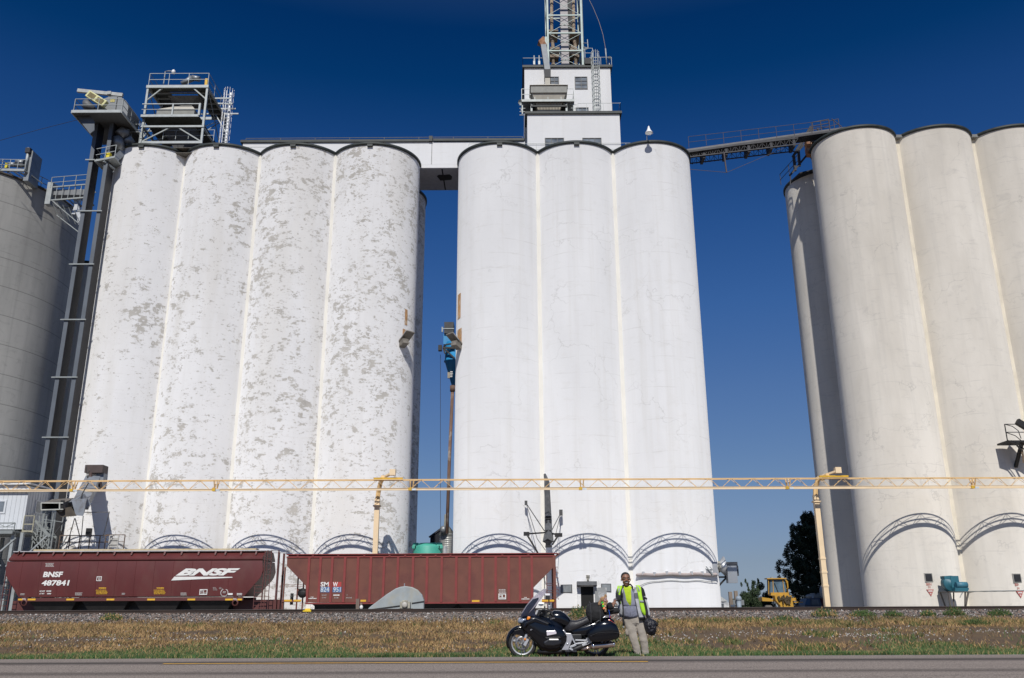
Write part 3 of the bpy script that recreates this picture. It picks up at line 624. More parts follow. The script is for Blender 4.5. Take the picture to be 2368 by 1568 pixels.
# discharge duct leaving the tower to the hopper in front of the headhouse
t = thing('grain_duct', 'square grain duct bending down from the lattice tower with a rusty elbow', 'duct', (3, 68.5, EYE + 47))
M_rust = mat('rusted_sheet', (.36, .17, .08), .8, var=.35, vscale=3, dirt=(.42, .40, .38), dirt_amt=.5)
a1, a2, a3, a4, a5 = Q(2186, 165, 69.3), Q(2172, 185, 68.9), Q(2188, 290, 68.0), Q(2189, 312, 67.8), Q(2189, 352, 67.6)
b = MB(); b.bar(Q(2180, 160, 69.3), Q(2162, 178, 68.9), .55, .5, up=(0, 1, 0)); b.bar(Q(2165, 168, 68.8), Q(2178, 190, 68.75), .5, .5, up=(0, 1, 0)); b.build('rusty_elbow', M_rust, t)
b = MB(); b.bar(Q(2174, 186, 68.7), Q(2190, 286, 67.9), .5, .5, up=(0, 1, 0)); b.build('chute', mat('galv_duct', (.20, .215, .23), .6, .1, var=.1), t)
b = MB(); b.bar(Q(2190, 287, 67.85), Q(2190, 318, 67.6), .56, .56, up=(0, 1, 0)); b.build('transition', mat('box_dark', (.05, .05, .05), .7), t)
b = MB(); b.bar(Q(2190, 319, 67.6), Q(2190, 352, 67.5), .46, .46, up=(0, 1, 0)); b.build('drop', mat('beige_paint', (.52, .49, .42), .7, var=.08), t)
# filter hopper on its platform
t = thing('filter_hopper', 'beige hopper with conical roof on a railed platform before the headhouse', 'hopper', (4.2, 67.4, EYE + 41.2))
D = 67.5; tl, trr = Q(2122, 372, D), Q(2264, 372, D); cx_ = (tl.x + trr.x) / 2; zr = tl.z; hw = (trr.x - tl.x) / 2
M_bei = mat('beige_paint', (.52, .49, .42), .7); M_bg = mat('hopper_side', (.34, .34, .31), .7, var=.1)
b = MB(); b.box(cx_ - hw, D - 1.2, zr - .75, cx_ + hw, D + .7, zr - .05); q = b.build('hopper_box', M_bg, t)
b = MB(); b.add([(cx_ - hw - .1, D - 1.3, zr - .05), (cx_ + hw + .1, D - 1.3, zr - .05), (cx_ + hw + .1, D + .8, zr - .05), (cx_ - hw - .1, D + .8, zr - .05), (cx_ - .3, D - .5, zr + .55), (cx_ + .3, D - .5, zr + .55), (cx_ + .3, D + .1, zr + .55), (cx_ - .3, D + .1, zr + .55)], [(0, 1, 5, 4), (1, 2, 6, 5), (2, 3, 7, 6), (3, 0, 4, 7), (4, 5, 6, 7), (3, 2, 1, 0)]); b.build('hopper_roof', M_bei, t)
b = MB(); b.add([(cx_ - hw + .1, D - 1.1, zr - .75), (cx_ + hw - .1, D - 1.1, zr - .75), (cx_ + hw - .1, D + .6, zr - .75), (cx_ - hw + .1, D + .6, zr - .75), (cx_ - .8, D - .5, LZ + .1), (cx_ + .8, D - .5, LZ + .1), (cx_ + .8, D + .1, LZ + .1), (cx_ - .8, D + .1, LZ + .1)], [(0, 1, 5, 4), (1, 2, 6, 5), (2, 3, 7, 6), (3, 0, 4, 7), (4, 5, 6, 7)]); b.build('hopper_cone', M_bei, t)
pz = Q(2190, 402, 66.5).z; pa, pb = Q(2087, 400, 66.5), Q(2297, 400, 66.5)
b = MB(); b.box(pa.x, 66.5, pz - .12, pb.x, 68.4, pz - .06); b.box(pa.x, 66.42, pz - .16, pb.x, 66.497, pz + .06); b.build('platform', M_steel, t)
b = MB()
for i in range(13): x = cx_ - hw + 2 * hw * i / 12; b.box(x - .02, 66.52, pz - .45, x + .02, 68.3, pz - .125)
b.box(cx_ - hw, 66.52, pz - .6, cx_ + hw, 66.6, pz - .46); b.build('grating_beam', mat('grating_dark', (.06, .065, .06), .7), t)
b = MB(); rail_run(b, (pa.x, 66.52, pz + .06), (pb.x, 66.52, pz + .06), 1.1, 4, .055, 1); rail_run(b, (pa.x, 66.52, pz), (pa.x, 68.3, pz), 1.1, 1, .05, 1); rail_run(b, (pb.x, 66.52, pz), (pb.x, 68.3, pz), 1.1, 1, .05, 1); b.build('platform_railing', M_wst, t)
for xx in (cx_ - hw + .05, cx_ + hw - .05):
    b = MB(); b.bar((xx, 66.7, LZ), (xx, 66.7, pz - .06), .16); b.bar((xx, 68.2, LZ), (xx, 68.2, pz - .06), .16); b.build('leg', M_steel, t)
for xx in (pa.x + .05, pb.x - .05):
    b = MB(); b.bar((xx, 66.7, LZ), (xx, 66.7, pz), .10)
    for k in range(1, 5): b.bar((xx - .25, 66.7, pz - .33 * k), (xx + .25, 66.7, pz - .33 * k), .04)
    b.build('side_ladder', M_steel, t)
# small antennas and dishes
def dish(U, V, D, r, label, dz=.0):
    p = Q(U, V, D); t_ = thing('dish_antenna', label, 'antenna', p); b = MB(); b.lathe([(.02, 0), (r * .6, -.05), (r, -.16), (r, -.2)], (p.x, p.y, p.z), 20, 0, 'y', caps=False); b.build('reflector', M_wst, t_)
    b = MB(); b.bar((p.x, p.y + .1, p.z), (p.x, p.y + .1, p.z - .7), .06); b.bar((p.x, p.y, p.z), (p.x, p.y + .12, p.z), .08); b.build('mast', M_steel, t_)
dish(2085, 414, 68.0, .28, 'white dish antenna on the left corner of the headhouse'); dish(2437, 236, 68.6, .15, 'small white dish at the right roof corner of the headhouse')
for U, lb_ in ((2137, 'left of the two white stub antennas on the headhouse roof'), (2157, 'right of the two white stub antennas on the headhouse roof')):
    p = Q(U, 265, 68.6); t_ = thing('stub_antenna', lb_, 'antenna', p, 'stub antennas on the roof'); b = MB(); b.tube([p, p + Vector((0, 0, 1.1))], .06, 8); b.build('mast', M_wst, t_); b = MB(); b.box(p.x - .09, p.y - .1, p.z + .12, p.x + .09, p.y - .06, p.z + .5); b.build('panel', M_wst, t_)
p = Q(2427, 262, 68.6); t_ = thing('whip_antenna', 'very long bent whip antenna at the right of the headhouse roof', 'antenna', p)
b = MB(); b.tube([p, Q(2424, 220, 68.6), Q(2422, 195, 68.6)], .06, 8); b.build('mast', M_wst, t_)
b = MB(); b.tube([Q(2422, 195, 68.6), Q(2412, 140, 68.6), Q(2395, 85, 68.6), Q(2372, 30, 68.6), Q(2352, -10, 68.6), Q(2320, -60, 68.6)], .022, 5); b.build('whip', mat('whip_tan', (.25, .2, .17), .6), t_)
# rim lamp
p0, p1 = Q(2590, 572, 63.95), Q(2592, 545, 62.75)
t_ = thing('flood_lamp', 'white lamp on a gooseneck at the rim above the standing man', 'lamp', p0)
b = MB(); b.tube([(p0.x, 64.1, H - .3), (p0.x, 64.0, H + .5), (p0.x, 63.6, H + .75), (p0.x, 63.1, H + .62)], .04, 6); b.build('arm', M_wst, t_)
b = MB(); b.lathe([(.05, .5), (.1, .3), (.17, .1), (.30, -.08), (.31, -.14), (.1, -.14)], (p0.x, 63.0, H + .25), 20); b.build('lamp_head', mat('lamp_white', (.75, .76, .76), .4), t_)
# ================================================================== HOPPER CARS
M_bn = mat('car_brown', (.105, .021, .020), .5, 0, var=.12, vscale=.8, dirt=(.12, .05, .04), dirt_amt=.35, dirt_scale=.7, stretch=(1, 1, .5))
M_bn2 = mat('car_brown_sill', (.10, .030, .026), .5, 0, var=.1); M_sm = mat('car_red', (.175, .058, .038), .65, 0, var=.14, vscale=1.1, dirt=(.12, .028, .026), dirt_amt=.5, dirt_scale=.6); M_smr = mat('car_rib', (.21, .034, .030), .6, var=.1)
M_blk = mat('black_iron', (.012, .011, .011), .6, var=.3); M_wh = mat('lettering_white', (.72, .71, .68), .6, var=.06); M_gry = mat('lettering_grey', (.45, .42, .40), .6, var=.06); M_yl = mat('reflector_yellow', (.70, .40, .03), .5, var=.12, vscale=6); M_walk = mat('walkway_galv', (.55, .54, .55), .5, .4, var=.15)
M_whl = mat('wheel_steel', (.05, .035, .03), .6, .3)
def truck(par, xc, yc):
    tk = thing('wheel_truck', None, None, (0, 0, 0)); tk.parent = par; tk.location = (xc - origin(par).x, yc - origin(par).y, TZ - origin(par).z)
    for key in ('label', 'category'):
        if key in tk: del tk[key]
    for dx in (-.87, .87):
        b = MB()
        for dy in (-.75, .75): b.lathe([(.05, -.09), (.43, -.07), (.43, .03), (.46, .04), (.46, .07), (.38, .07), (.30, .02), (.12, .09), (.05, .09)], (xc + dx, yc + dy, TZ + .44), 24, 0, 'y')
        b.tube([(xc + dx, yc - .9, TZ + .44), (xc + dx, yc + .9, TZ + .44)], .09, 10); b.build('wheelset', M_whl, tk)
    for dy in (-1.0, 1.0):
        b = MB(); b.prism([(xc - 1.15, TZ + .38), (xc - 1.15, TZ + .58), (xc - .45, TZ + .78), (xc + .45, TZ + .78), (xc + 1.15, TZ + .58), (xc + 1.15, TZ + .38), (xc + .7, TZ + .4), (xc + .3, TZ + .12), (xc - .3, TZ + .12), (xc - .7, TZ + .4)], yc + dy - .08, yc + dy + .08)
        for dx in (-.87, .87): b.box(xc + dx - .13, yc + dy - .12, TZ + .32, xc + dx + .13, yc + dy + .12, TZ + .56)
        b.build('side_frame', M_blk, tk)
def coupler(par, x, yc, s):
    b = MB(); b.box(x, yc - .12, TZ + .75, x + s * .45, yc + .12, TZ + .98); b.box(x + s * .38, yc - .2, TZ + .70, x + s * .66, yc + .2, TZ + 1.03); b.tube([(x + s * .1, yc - 1.1, TZ + 1.0), (x + s * .25, yc - .5, TZ + .9), (x + s * .5, yc, TZ + 1.05)], .03, 6); b.build('coupler', M_blk, par)
yc = 58.5; YF = 57.0; YB = 60.0
def smalltext(par, rows, U, V, dV, D, size, m_, nm='stencil', shear=0, sx=1.0, bold=.006, al='LEFT'):
    p = Q(U, V, D); step = abs(Q(U, V + dV, D).z - p.z)
    return text('\n'.join(rows), nm, size, m_, p.x, D, p.z - size * .7, par, bold, shear, sx, al)
def rects(par, nm, lst, m_, D, th=.01):
    for (U0, V0, U1, V1) in lst:
        a, c = Q(U0, V0, D), Q(U1, V1, D); b = MB(); b.box(a.x, D - th, a.z, c.x, D - .002, c.z); b.build(nm, m_, par)
def z6(zx, zy): return 1100 + zx * .50676, 2150 + zy * .50676
def z5(zx, zy): return zx * .48564, 2150 + zy * .48564
# ---- smooth sided brown car (left)
bn = thing('hopper_car', 'smooth brown hopper car with a slanted white railway logo, left of the two', 'hopper car', (-23.5, yc, TZ), 'covered hopper cars on the siding')
def q5(zx, zy, D=YF): p = Q(*z5(zx or 1000, zy or 480), D); return p.x, p.z
ol = [q5(74, 188), q5(50, 250), q5(52, 315), q5(150, 492), q5(2000, 494), q5(2148, 330), q5(2168, 275), q5(2162, 190)]
zs = q5(1000, 190)[1]; zb_ = q5(1000, 493)[1]
b = MB(); nseg = 8                                        # bulging side: horizontal slices of the outline
def xr(z):
    xs = []
    for (xa, za), (xb, zb2) in zip(ol, ol[1:] + ol[:1]):
        if (za - z) * (zb2 - z) <= 0 and abs(za - zb2) > 1e-6: xs.append(xa + (xb - xa) * (z - za) / (zb2 - za))
    return min(xs), max(xs)
rows = []; N = 14; zt = min(ol[0][1], ol[-1][1]) - .002; zl = max(ol[3][1], ol[4][1]) + .002
for i in range(N + 1):
    z = zl + (zt - zl) * i / N; a_, c_ = xr(z); k = i / N; hw = 1.42 + .14 * math.sin(math.pi * min(1, k * .62 + .12)); rows.append((a_, c_, z, hw))
vs = []
for a_, c_, z, hw in rows: vs += [(a_, yc - hw, z), (c_, yc - hw, z), (c_, yc + hw, z), (a_, yc + hw, z)]
fs = [(i * 4 + k, i * 4 + (k + 1) % 4, i * 4 + 4 + (k + 1) % 4, i * 4 + 4 + k) for i in range(N) for k in range(4)] + [(3, 2, 1, 0), (N * 4, N * 4 + 1, N * 4 + 2, N * 4 + 3)]
b.add(vs, fs); b.build('body', M_bn, bn)
def ysurf(z):
    for r0, r1 in zip(rows, rows[1:]):
        if r0[2] <= z <= r1[2]: t_ = (z - r0[2]) / (r1[2] - r0[2]); return yc - (r0[3] + (r1[3] - r0[3]) * t_)
    return yc - rows[-1][3] if z > rows[-1][2] else yc - rows[0][3]
xl, xrr = q5(76, 180)[0], q5(2164, 180)[0]; zt1 = q5(1000, 120)[1]
b = MB(); hw = rows[-1][3]
b.prism([(yc - hw, zs), (yc - hw - .03, zs + .05), (yc - hw - .03, zs + .13), (yc - hw + .03, zs + .17), (yc - 1.05, zt1), (yc - .3, zt1 + .12), (yc + .3, zt1 + .12), (yc + 1.05, zt1), (yc + hw, zs + .1), (yc + hw, zs)], xl, xrr, 0, 'yz'); b.build('roof', M_bn, bn)
ztop = q5(1000, 108)[1]
b = MB(); b.box(q5(95, 110)[0], yc - 1.28, ztop - .05, q5(2280, 110)[0], yc - .85, ztop); b.build('running_board', M_walk, bn)
b = MB(); b.box(q5(95, 110)[0], yc + .85, ztop - .05, q5(2280, 110)[0], yc + 1.28, ztop); b.build('running_board', M_walk, bn)
b = MB(); b.prism([(yc - .3, zt1 + .1), (yc - .3, zt1 + .26), (yc + .3, zt1 + .26), (yc + .3, zt1 + .1)], xl + .8, xrr - .8, 0, 'yz'); b.build('roof_hatch', mat('hatch_cream', (.50, .42, .26), .6), bn)
for zx in (185, 310, 432, 520, 658, 797, 936, 1078, 1215, 1350, 1490, 1630, 1770, 1852, 1980, 2105):
    x = q5(zx, 120)[0]; b = MB(); b.prism([(yc - 1.42, ztop - .28), (yc - 1.36, ztop - .28), (yc - 1.1, ztop - .055), (yc - 1.3, ztop - .055)], x - .05, x + .05, 0, 'yz'); b.build('board_bracket', M_bn2, bn)
b = MB(); zsl = q5(1000, 495)[1]; zsb = q5(1000, 524)[1]; b.box(q5(148, 0)[0], yc - 1.5, zsb, q5(2002, 0)[0], yc - 1.38, zsl); b.box(q5(148, 0)[0], yc + 1.38, zsb, q5(2002, 0)[0], yc + 1.5, zsl); b.box(q5(30, 0)[0], yc - .35, TZ + .75, q5(2285, 0)[0], yc + .35, zsb + .05); b.build('sill', M_bn2, bn)
b = MB()
for i in range(4):
    xa = q5(240 + i * 430, 0)[0]; xb = xa + 2.9; xm = (xa + xb) / 2
    b.add([(xa, yc - 1.3, zsb), (xb, yc - 1.3, zsb), (xb, yc + 1.3, zsb), (xa, yc + 1.3, zsb), (xm - .5, yc - .7, TZ + .25), (xm + .5, yc - .7, TZ + .25), (xm + .5, yc + .7, TZ + .25), (xm - .5, yc + .7, TZ + .25)], [(0, 1, 5, 4), (1, 2, 6, 5), (2, 3, 7, 6), (3, 0, 4, 7), (4, 5, 6, 7)])
b.build('discharge_gate', M_blk, bn); b = MB(); b.box(q5(250, 0)[0], yc - .6, TZ + .15, q5(1880, 0)[0], yc + .6, zsb); b.build('underframe', M_blk, bn)
for i, zx in enumerate((170, 325, 480, 640, 795, 952, 1110, 1265, 1420, 1575, 1730, 1885)):
    x = q5(zx, 350)[0]; b = MB(); pts = [(x, ysurf(z) - .001, z) for z in np.linspace(zl + .02, zt - .02, 8)]
    b.tube(pts, .012, 4); b.build('panel_seam', M_bn, bn)
b = MB()
for zx in (2155, 2268):
    x = q5(zx, 0)[0]; b.bar((x, yc - 1.4, zsb - .1), (x, yc - 1.4, ztop - .05), .07); b.build('end_post', M_bn2, bn); b = MB()
b.bar((q5(2155, 0)[0], yc - 1.4, TZ + .9), (q5(2285, 0)[0], yc - 1.4, TZ + .9), .12); b.bar((q5(2240, 0)[0], yc - .5, TZ + .9), (q5(2240, 0)[0], yc - .5, ztop - .1), .12); b.bar((q5(2240, 0)[0], yc + .8, TZ + .9), (q5(2240, 0)[0], yc + .8, ztop - .1), .12); b.build('end_post', M_bn2, bn)
b = MB(); x0_, x1_ = q5(2092, 0)[0], q5(2155, 0)[0]
for zy in (395, 425, 455, 490, 525, 560): z = q5(2100, zy)[1]; b.bar((x0_, yc - 1.46, z), (x1_, yc - 1.46, z), .035)
b.bar((x0_, yc - 1.46, q5(0, 380)[1]), (x0_, yc - 1.46, TZ + .5), .04); b.bar((x1_, yc - 1.46, q5(0, 380)[1]), (x1_, yc - 1.46, TZ + .5), .04); b.build('side_ladder', M_bn2, bn)
b = MB(); x0_, x1_ = q5(2172, 0)[0], q5(2205, 0)[0]
for i in range(10): z = ztop - .2 - .33 * i; b.bar((x0_, yc - 1.3, z), (x1_, yc - 1.3, z), .03)
b.bar((x0_, yc - 1.3, ztop), (x0_, yc - 1.3, TZ + .7), .04); b.bar((x1_, yc - 1.3, ztop), (x1_, yc - 1.3, TZ + .7), .04); b.build('end_ladder', M_bn2, bn)
b = MB(); x0_, x1_ = q5(5, 0)[0], q5(60, 0)[0]
for i in range(8): z = zt1 - 1.6 - .33 * i; b.bar((x0_, yc - 1.3, z), (x1_, yc - 1.3, z), .03)
b.bar((x0_, yc - 1.3, zs), (x0_, yc - 1.3, TZ + .6), .05); b.bar((x1_, yc - 1.3, zs - .8), (x1_, yc - 1.3, TZ + .6), .05); b.tube([(x0_, yc - 1.3, zs - .9), (q5(62, 0)[0], yc - 1.3, zs - .1), (q5(88, 0)[0], yc - 1.3, ztop)], .04, 6); b.bar((x0_ - .3, yc - 1.3, TZ + .62), (x1_ + .8, yc - 1.3, TZ + .62), .1); b.build('end_ladder', M_bn2, bn)
for zx in (200, 1938):
    b = MB(); p = q5(zx, 535); b.lathe([(.13, 0), (.2, 0), (.2, .08), (.13, .08), (.13, 0)], (p[0], yc - 1.55, p[1] - .03), 20, 0, 'y', caps=False); b.box(p[0] - .12, yc - 1.52, p[1] + .1, p[0] + .12, yc - 1.42, p[1] + .35); q = b.build('tow_ring', M_bn2, bn)
    text('PULL', 'stencil', .10, M_wh, p[0] - .13, yc - 1.521, p[1] + .16, bn, .004)
truck(bn, q5(330, 0)[0], yc); truck(bn, q5(1880, 0)[0], yc); coupler(bn, q5(2285, 0)[0] - .3, yc, 1); coupler(bn, q5(20, 0)[0], yc, -1)
def bt(s_, zx, zy, size, m_=None, bold=0., shear=0, sx=1., nm='stencil', sp=1.0, D=None, fitw=None):
    size *= .5; bold *= .5; x, z = q5(zx, zy); return text(s_, nm, size, m_ or M_wh, x, D or ysurf(z + size * .35) - .012, z, bn, bold, shear, sx, 'LEFT', .004, sp, fitw)
bt('BNSF', 356, 326, .86, None, .034, .10, 1.03, 'reporting_mark', fitw=1.24); bt('487841', 346, 396, .86, None, .03, .08, 1.07, 'car_number', fitw=1.74)
# slanted logo: heavy italic letters over a wedge
bt('BNSF', 1452, 312, 1.09, None, .06, .5, 1.62, 'railway_logo', .95, fitw=4.05)
x0_, z0_ = q5(1413, 356); x1_, z1_ = q5(1916, 326); x2_, z2_ = q5(1440, 324); ysr = ysurf(z0_) - .02
b = MB(); b.prism([(x0_, z0_), (q5(1905, 0)[0], q5(0, 337)[1]), (x1_, z1_), (x2_, z2_)], ysr - .01, ysr + .01); b.build('logo_wedge', M_wh, bn)
bt('LD LMT   223200', 328, 448, .20, None, .008); bt('LT WT      62800', 326, 469, .20, None, .008)
for (zx, zy, n_, w_) in ((378, 212, 4, .95), (618, 455, 3, .8), (1488, 455, 3, .7), (168, 462, 2, .5), (1004, 458, 2, .35)):
    x, z = q5(zx, zy); tiny_print('small_stencil', n_, x, ysurf(z) - .014, z - .04, w_ * .6, .062, M_gry, bn, int(zx))
for zx in (792, 1268):
    bt('WARNING', zx + 24, 422, .17, M_yl, .012, 0, 1.1)
    for k, s_ in enumerate(('DO NOT APPLY VIBRATOR', 'TO ANY PART OF CAR BODY', 'EXCEPT VIBRATOR BRACKETS', 'USE ON LOADED CAR ONLY')): bt(s_, zx, 438 + k * 10, .115, M_yl, .006, 0, .92)
def frame(q, zx0, zy0, zx1, zy1, par, t_=.035, m_=M_wh, ys=None, nm='stencil_frame', inner=()):
    (xa, za), (xb, zb2) = q(zx0, zy0), q(zx1, zy1); y_ = ys if ys else ysurf((za + zb2) / 2) - .022; b = MB()
    b.box(xa, y_, za - t_, xb, y_ + .014, za); b.box(xa, y_, zb2, xb, y_ + .014, zb2 + t_); b.box(xa, y_, zb2 + t_, xa + t_, y_ + .014, za - t_); b.box(xb - t_, y_, zb2 + t_, xb, y_ + .014, za - t_)
    for (i0, j0, i1, j1) in inner: b.box(xa + (xb - xa) * i0, y_, zb2 + (za - zb2) * j0, xa + (xb - xa) * i1, y_ + .014, zb2 + (za - zb2) * j1)
    b.build(nm, m_, par)
frame(q5, 802, 322, 839, 360, bn); bt('C', 814, 352, .40, None, .012); bt('PLATE', 808, 335, .085, None, .003)
frame(q5, 1646, 428, 1706, 473, bn, .04, inner=((.5, .1, .56, .95), (.06, .3, .94, .36), (.06, .62, .5, .66)))
x, z = q5(1652, 438); tiny_print('small_stencil', 2, x, ysurf(z) - .016, z, .16, .05, M_wh, bn, 3); x, z = q5(1652, 469); tiny_print('small_stencil', 1, x, ysurf(z) - .016, z, .36, .05, M_wh, bn, 4)
for k, (a_, c_) in enumerate((('EW 10-7', 'H 15-6'), ('EXW 10-8', 'EXW H 4-2'), ('CU FT 5150', ''))): bt(a_, 1756, 416 + k * 10, .10, M_gry, .004); c_ and bt(c_, 1806, 416 + k * 10, .10, M_gry, .004)
x, z = q5(1848, 456); b = MB(); b.lathe([(.20, 0), (.25, 0), (.25, .01), (.20, .01), (.20, 0)], (x, ysurf(z) - .02, z), 24, 0, 'y', caps=False); b.build('round_stencil', M_gry, bn)
x, z = q5(1836, 450); tiny_print('small_stencil', 2, x, ysurf(z) - .016, z, .2, .07, M_gry, bn, 5); x, z = q5(1832, 485); tiny_print('small_stencil', 1, x, ysurf(z) - .016, z, .26, .06, M_gry, bn, 6)
rects(bn, 'white_plate', [(*z5(1880, 460), *z5(1916, 475))], M_wh, ysurf(q5(0, 467)[1]) - .004, .02)
x, z = q5(1950, 466); tiny_print('small_stencil', 2, x, ysurf(z) - .016, z, .38, .075, M_wh, bn, 7)
rects(bn, 'yellow_reflector', [(*z5(a_, 505), *z5(a_ + 62, 519)) for a_ in (152, 230, 548, 879, 1214, 1545, 1856, 1931)], M_yl, yc - 1.5, .012)

# ---- ribbed red car (right)
sm = thing('hopper_car', 'ribbed rust red hopper car with a red and blue stencil panel, right of the two', 'hopper car', (-5.5, yc, TZ), 'covered hopper cars on the siding')
def q6(zx, zy, D=YF): p = Q(*z6(zx or 1100, zy or 330), D); return p.x, p.z
ol6 = [q6(95, 152), q6(92, 225), q6(240, 380), q6(244, 512), q6(2040, 514), q6(2042, 395), q6(2204, 230), q6(2208, 148)]
b = MB(); b.prism(ol6, yc - 1.45, yc + 1.45); b.build('body', M_sm, sm)
b = MB(); zt6 = (ol6[0][1] + ol6[-1][1]) / 2
b.box(ol6[0][0] - .02, yc - 1.5, zt6 - .05, ol6[-1][0] + .02, yc + 1.5, zt6 + .04); b.box(q6(250, 0)[0], yc - 1.5, q6(0, 515)[1] - .07, q6(2040, 0)[0], yc + 1.5, q6(0, 512)[1]); b.build('side_rail', M_smr, sm)
b = MB(); b.box(ol6[0][0], yc - 1.2, zt6 + .04, ol6[-1][0], yc + 1.2, zt6 + .2); b.build('roof', M_sm, sm)
zt7 = q6(1000, 129)[1]
for s_ in (-1, 1):
    b = MB(); b.box(q6(92, 135)[0], yc + s_ * 1.35 - .22, zt7 - .05, q6(2235, 135)[0], yc + s_ * 1.35 + .22, zt7); b.build('running_board', M_smr if s_ < 0 else M_walk, sm)
for zx in (180, 300, 500, 705, 905, 1028, 1150, 1268, 1385, 1590, 1795, 2000):
    x = q6(zx, 140)[0]; b = MB(); b.box(x - .06, yc - 1.52, zt6, x + .06, yc - 1.4, zt7 - .02); b.build('board_bracket', M_smr, sm)
for zx in (262, 352, 446, 547, 650, 752, 857, 967, 1087, 1198, 1315, 1430, 1536, 1638, 1742, 1845, 1934, 2028):
    x = q6(zx, 0)[0]; b = MB(); b.box(x - .075, yc - 1.53, q6(0, 511)[1], x + .075, yc - 1.449, zt6 - .05); b.build('side_rib', M_smr, sm)
b = MB()
for i in range(3):
    xa = q6(300 + i * 570, 0)[0]; xb = xa + 4.6; xm = (xa + xb) / 2; zq = q6(0, 515)[1] - .07
    b.add([(xa, yc - 1.3, zq), (xb, yc - 1.3, zq), (xb, yc + 1.3, zq), (xa, yc + 1.3, zq), (xm - .6, yc - .7, TZ + .25), (xm + .6, yc - .7, TZ + .25), (xm + .6, yc + .7, TZ + .25), (xm - .6, yc + .7, TZ + .25)], [(0, 1, 5, 4), (1, 2, 6, 5), (2, 3, 7, 6), (3, 0, 4, 7), (4, 5, 6, 7)])
b.box(q6(100, 0)[0], yc - .3, TZ + .75, q6(2200, 0)[0], yc + .3, TZ + 1.05); b.build('discharge_gate', M_blk, sm); b = MB(); b.box(q6(300, 0)[0], yc - .6, TZ + .15, q6(1990, 0)[0], yc + .6, q6(0, 515)[1] - .07); b.build('underframe', M_blk, sm)
b = MB()
for zx, yy in ((72, yc - 1.4), (100, yc + 1.3), (150, yc - .4), (176, yc + .3)): x = q6(zx, 0)[0]; b.bar((x, yy, TZ + .5), (x, yy, q6(0, 230 + max(0, zx - 100))[1]), .08)
b.bar((q6(60, 0)[0], yc - 1.42, TZ + .85), (q6(245, 0)[0], yc - 1.42, TZ + .85), .1); b.bar((q6(150, 0)[0], yc - .4, q6(0, 410)[1]), (q6(240, 0)[0], yc - .4, q6(0, 410)[1]), .16)
b.build('end_frame', M_sm, sm)
b = MB(); p = q6(105, 440); b.tube([(p[0], yc - .5, p[1] - .7), (p[0], yc - .5, p[1])], .1, 10); b.lathe([(.05, 0), (.3, 0), (.3, .05), (.05, .05)], (q6(215, 0)[0], yc - 1.2, p[1]), 16, 0, 'y'); b.build('brake_gear', M_blk, sm)
b = MB(); x0_, x1_ = q6(82, 0)[0], q6(240, 0)[0]
for zy in (370, 385): b.bar((x0_, yc - 1.42, q6(0, zy)[1]), (x1_, yc - 1.42, q6(0, zy)[1]), .025)
b.build('hand_rail', M_sm, sm)
b = MB(); x = q6(2207, 0)[0]; b.box(x - .09, yc - 1.5, TZ + .5, x + .09, yc - 1.35, zt6 - .05); b.build('end_post', M_sm, sm); b = MB(); b.box(x - .06, yc + 1.35, TZ + .5, x + .06, yc + 1.5, zt6); b.build('end_post', M_sm, sm); b = MB(); b.bar((x, yc - 1.42, zt6 - .1), (q6(2250, 0)[0], yc - 1.42, q6(0, 132)[1]), .1); b.build('end_post', M_sm, sm)
b = MB()
for zy in (240, 280, 323, 365, 382, 415, 445, 485): z = q6(0, zy)[1]; xx = x + .09; b.tube([(xx, yc - 1.45, z), (xx + .14, yc - 1.45, z), (xx + .14, yc - 1.45, z - .1)], .016, 5)
b.build('grab_iron', M_sm, sm)
b = MB(); x0_, x1_ = q6(2145, 0)[0], x - .09; b.bar((x0_, yc - 1.45, q6(0, 300)[1]), (x0_, yc - 1.45, TZ + .5), .045); b.bar((x0_ - .12, yc - .9, q6(0, 290)[1]), (x0_ - .12, yc - .9, TZ + .5), .045, mi=1)
for zy in (370, 385, 425, 442, 478): z = q6(0, zy)[1]; b.bar((x0_, yc - 1.45, z), (x1_, yc - 1.45, z), .028)
b.build('side_ladder', [M_sm, M_blk], sm)
b = MB(); b.box(q6(2105, 0)[0], yc - 1.5, q6(0, 512)[1] - .05, q6(2204, 0)[0], yc - 1.42, q6(0, 493)[1]); b.build('step_sill', M_smr, sm)
truck(sm, q6(400, 0)[0], yc); truck(sm, q6(1890, 0)[0], yc); coupler(sm, q6(2204, 0)[0], yc, 1); coupler(sm, q6(100, 0)[0], yc, -1)
YS = yc - 1.452
M_pr = mat('panel_red', (.38, .045, .04), .6, var=.12); M_pb = mat('panel_blue', (.055, .14, .33), .6, var=.2, vscale=4, dirt=(.14, .20, .30), dirt_amt=.5, dirt_scale=3)
def rect6(nm, a, m_, dy=.006):
    (xa, za), (xb, zb2) = q6(a[0], a[1]), q6(a[2], a[3]); b = MB(); b.box(xa, YS - dy, za, xb, YS - .001, zb2); b.build(nm, m_, sm)
rect6('red_panel', (424, 352, 441, 391), M_pr, .02); rect6('red_panel', (455, 352, 522, 391), M_pr); rect6('blue_panel', (357, 392, 424, 434), M_pb); rect6('blue_panel', (424, 391, 441, 434), M_pb, .02); rect6('blue_panel', (455, 392, 522, 434), M_pb)
def st(s_, zx, zy, size, m_=None, bold=0., sx=1., nm='stencil', dy=.0, fitw=None): size *= .5; bold *= .5; x, z = q6(zx, zy); return text(s_, nm, size, m_ or M_wh, x, YS - .004 - dy, z, sm, bold, 0, sx, 'LEFT', .004, 1.0, fitw)
st('SM', 357, 387, .74, None, .022, 1.10, 'reporting_mark', fitw=.53); st('W', 457, 387, .72, None, .022, 1.0, 'reporting_mark', .012, .31)
M_pale = mat('number_pale', (.50, .56, .60), .6, var=.1)
st('824', 358, 430, .80, M_pale, .014, .88, 'car_number', .012, .535); st('951', 458, 430, .80, M_pale, .014, .84, 'car_number', .012, .46)
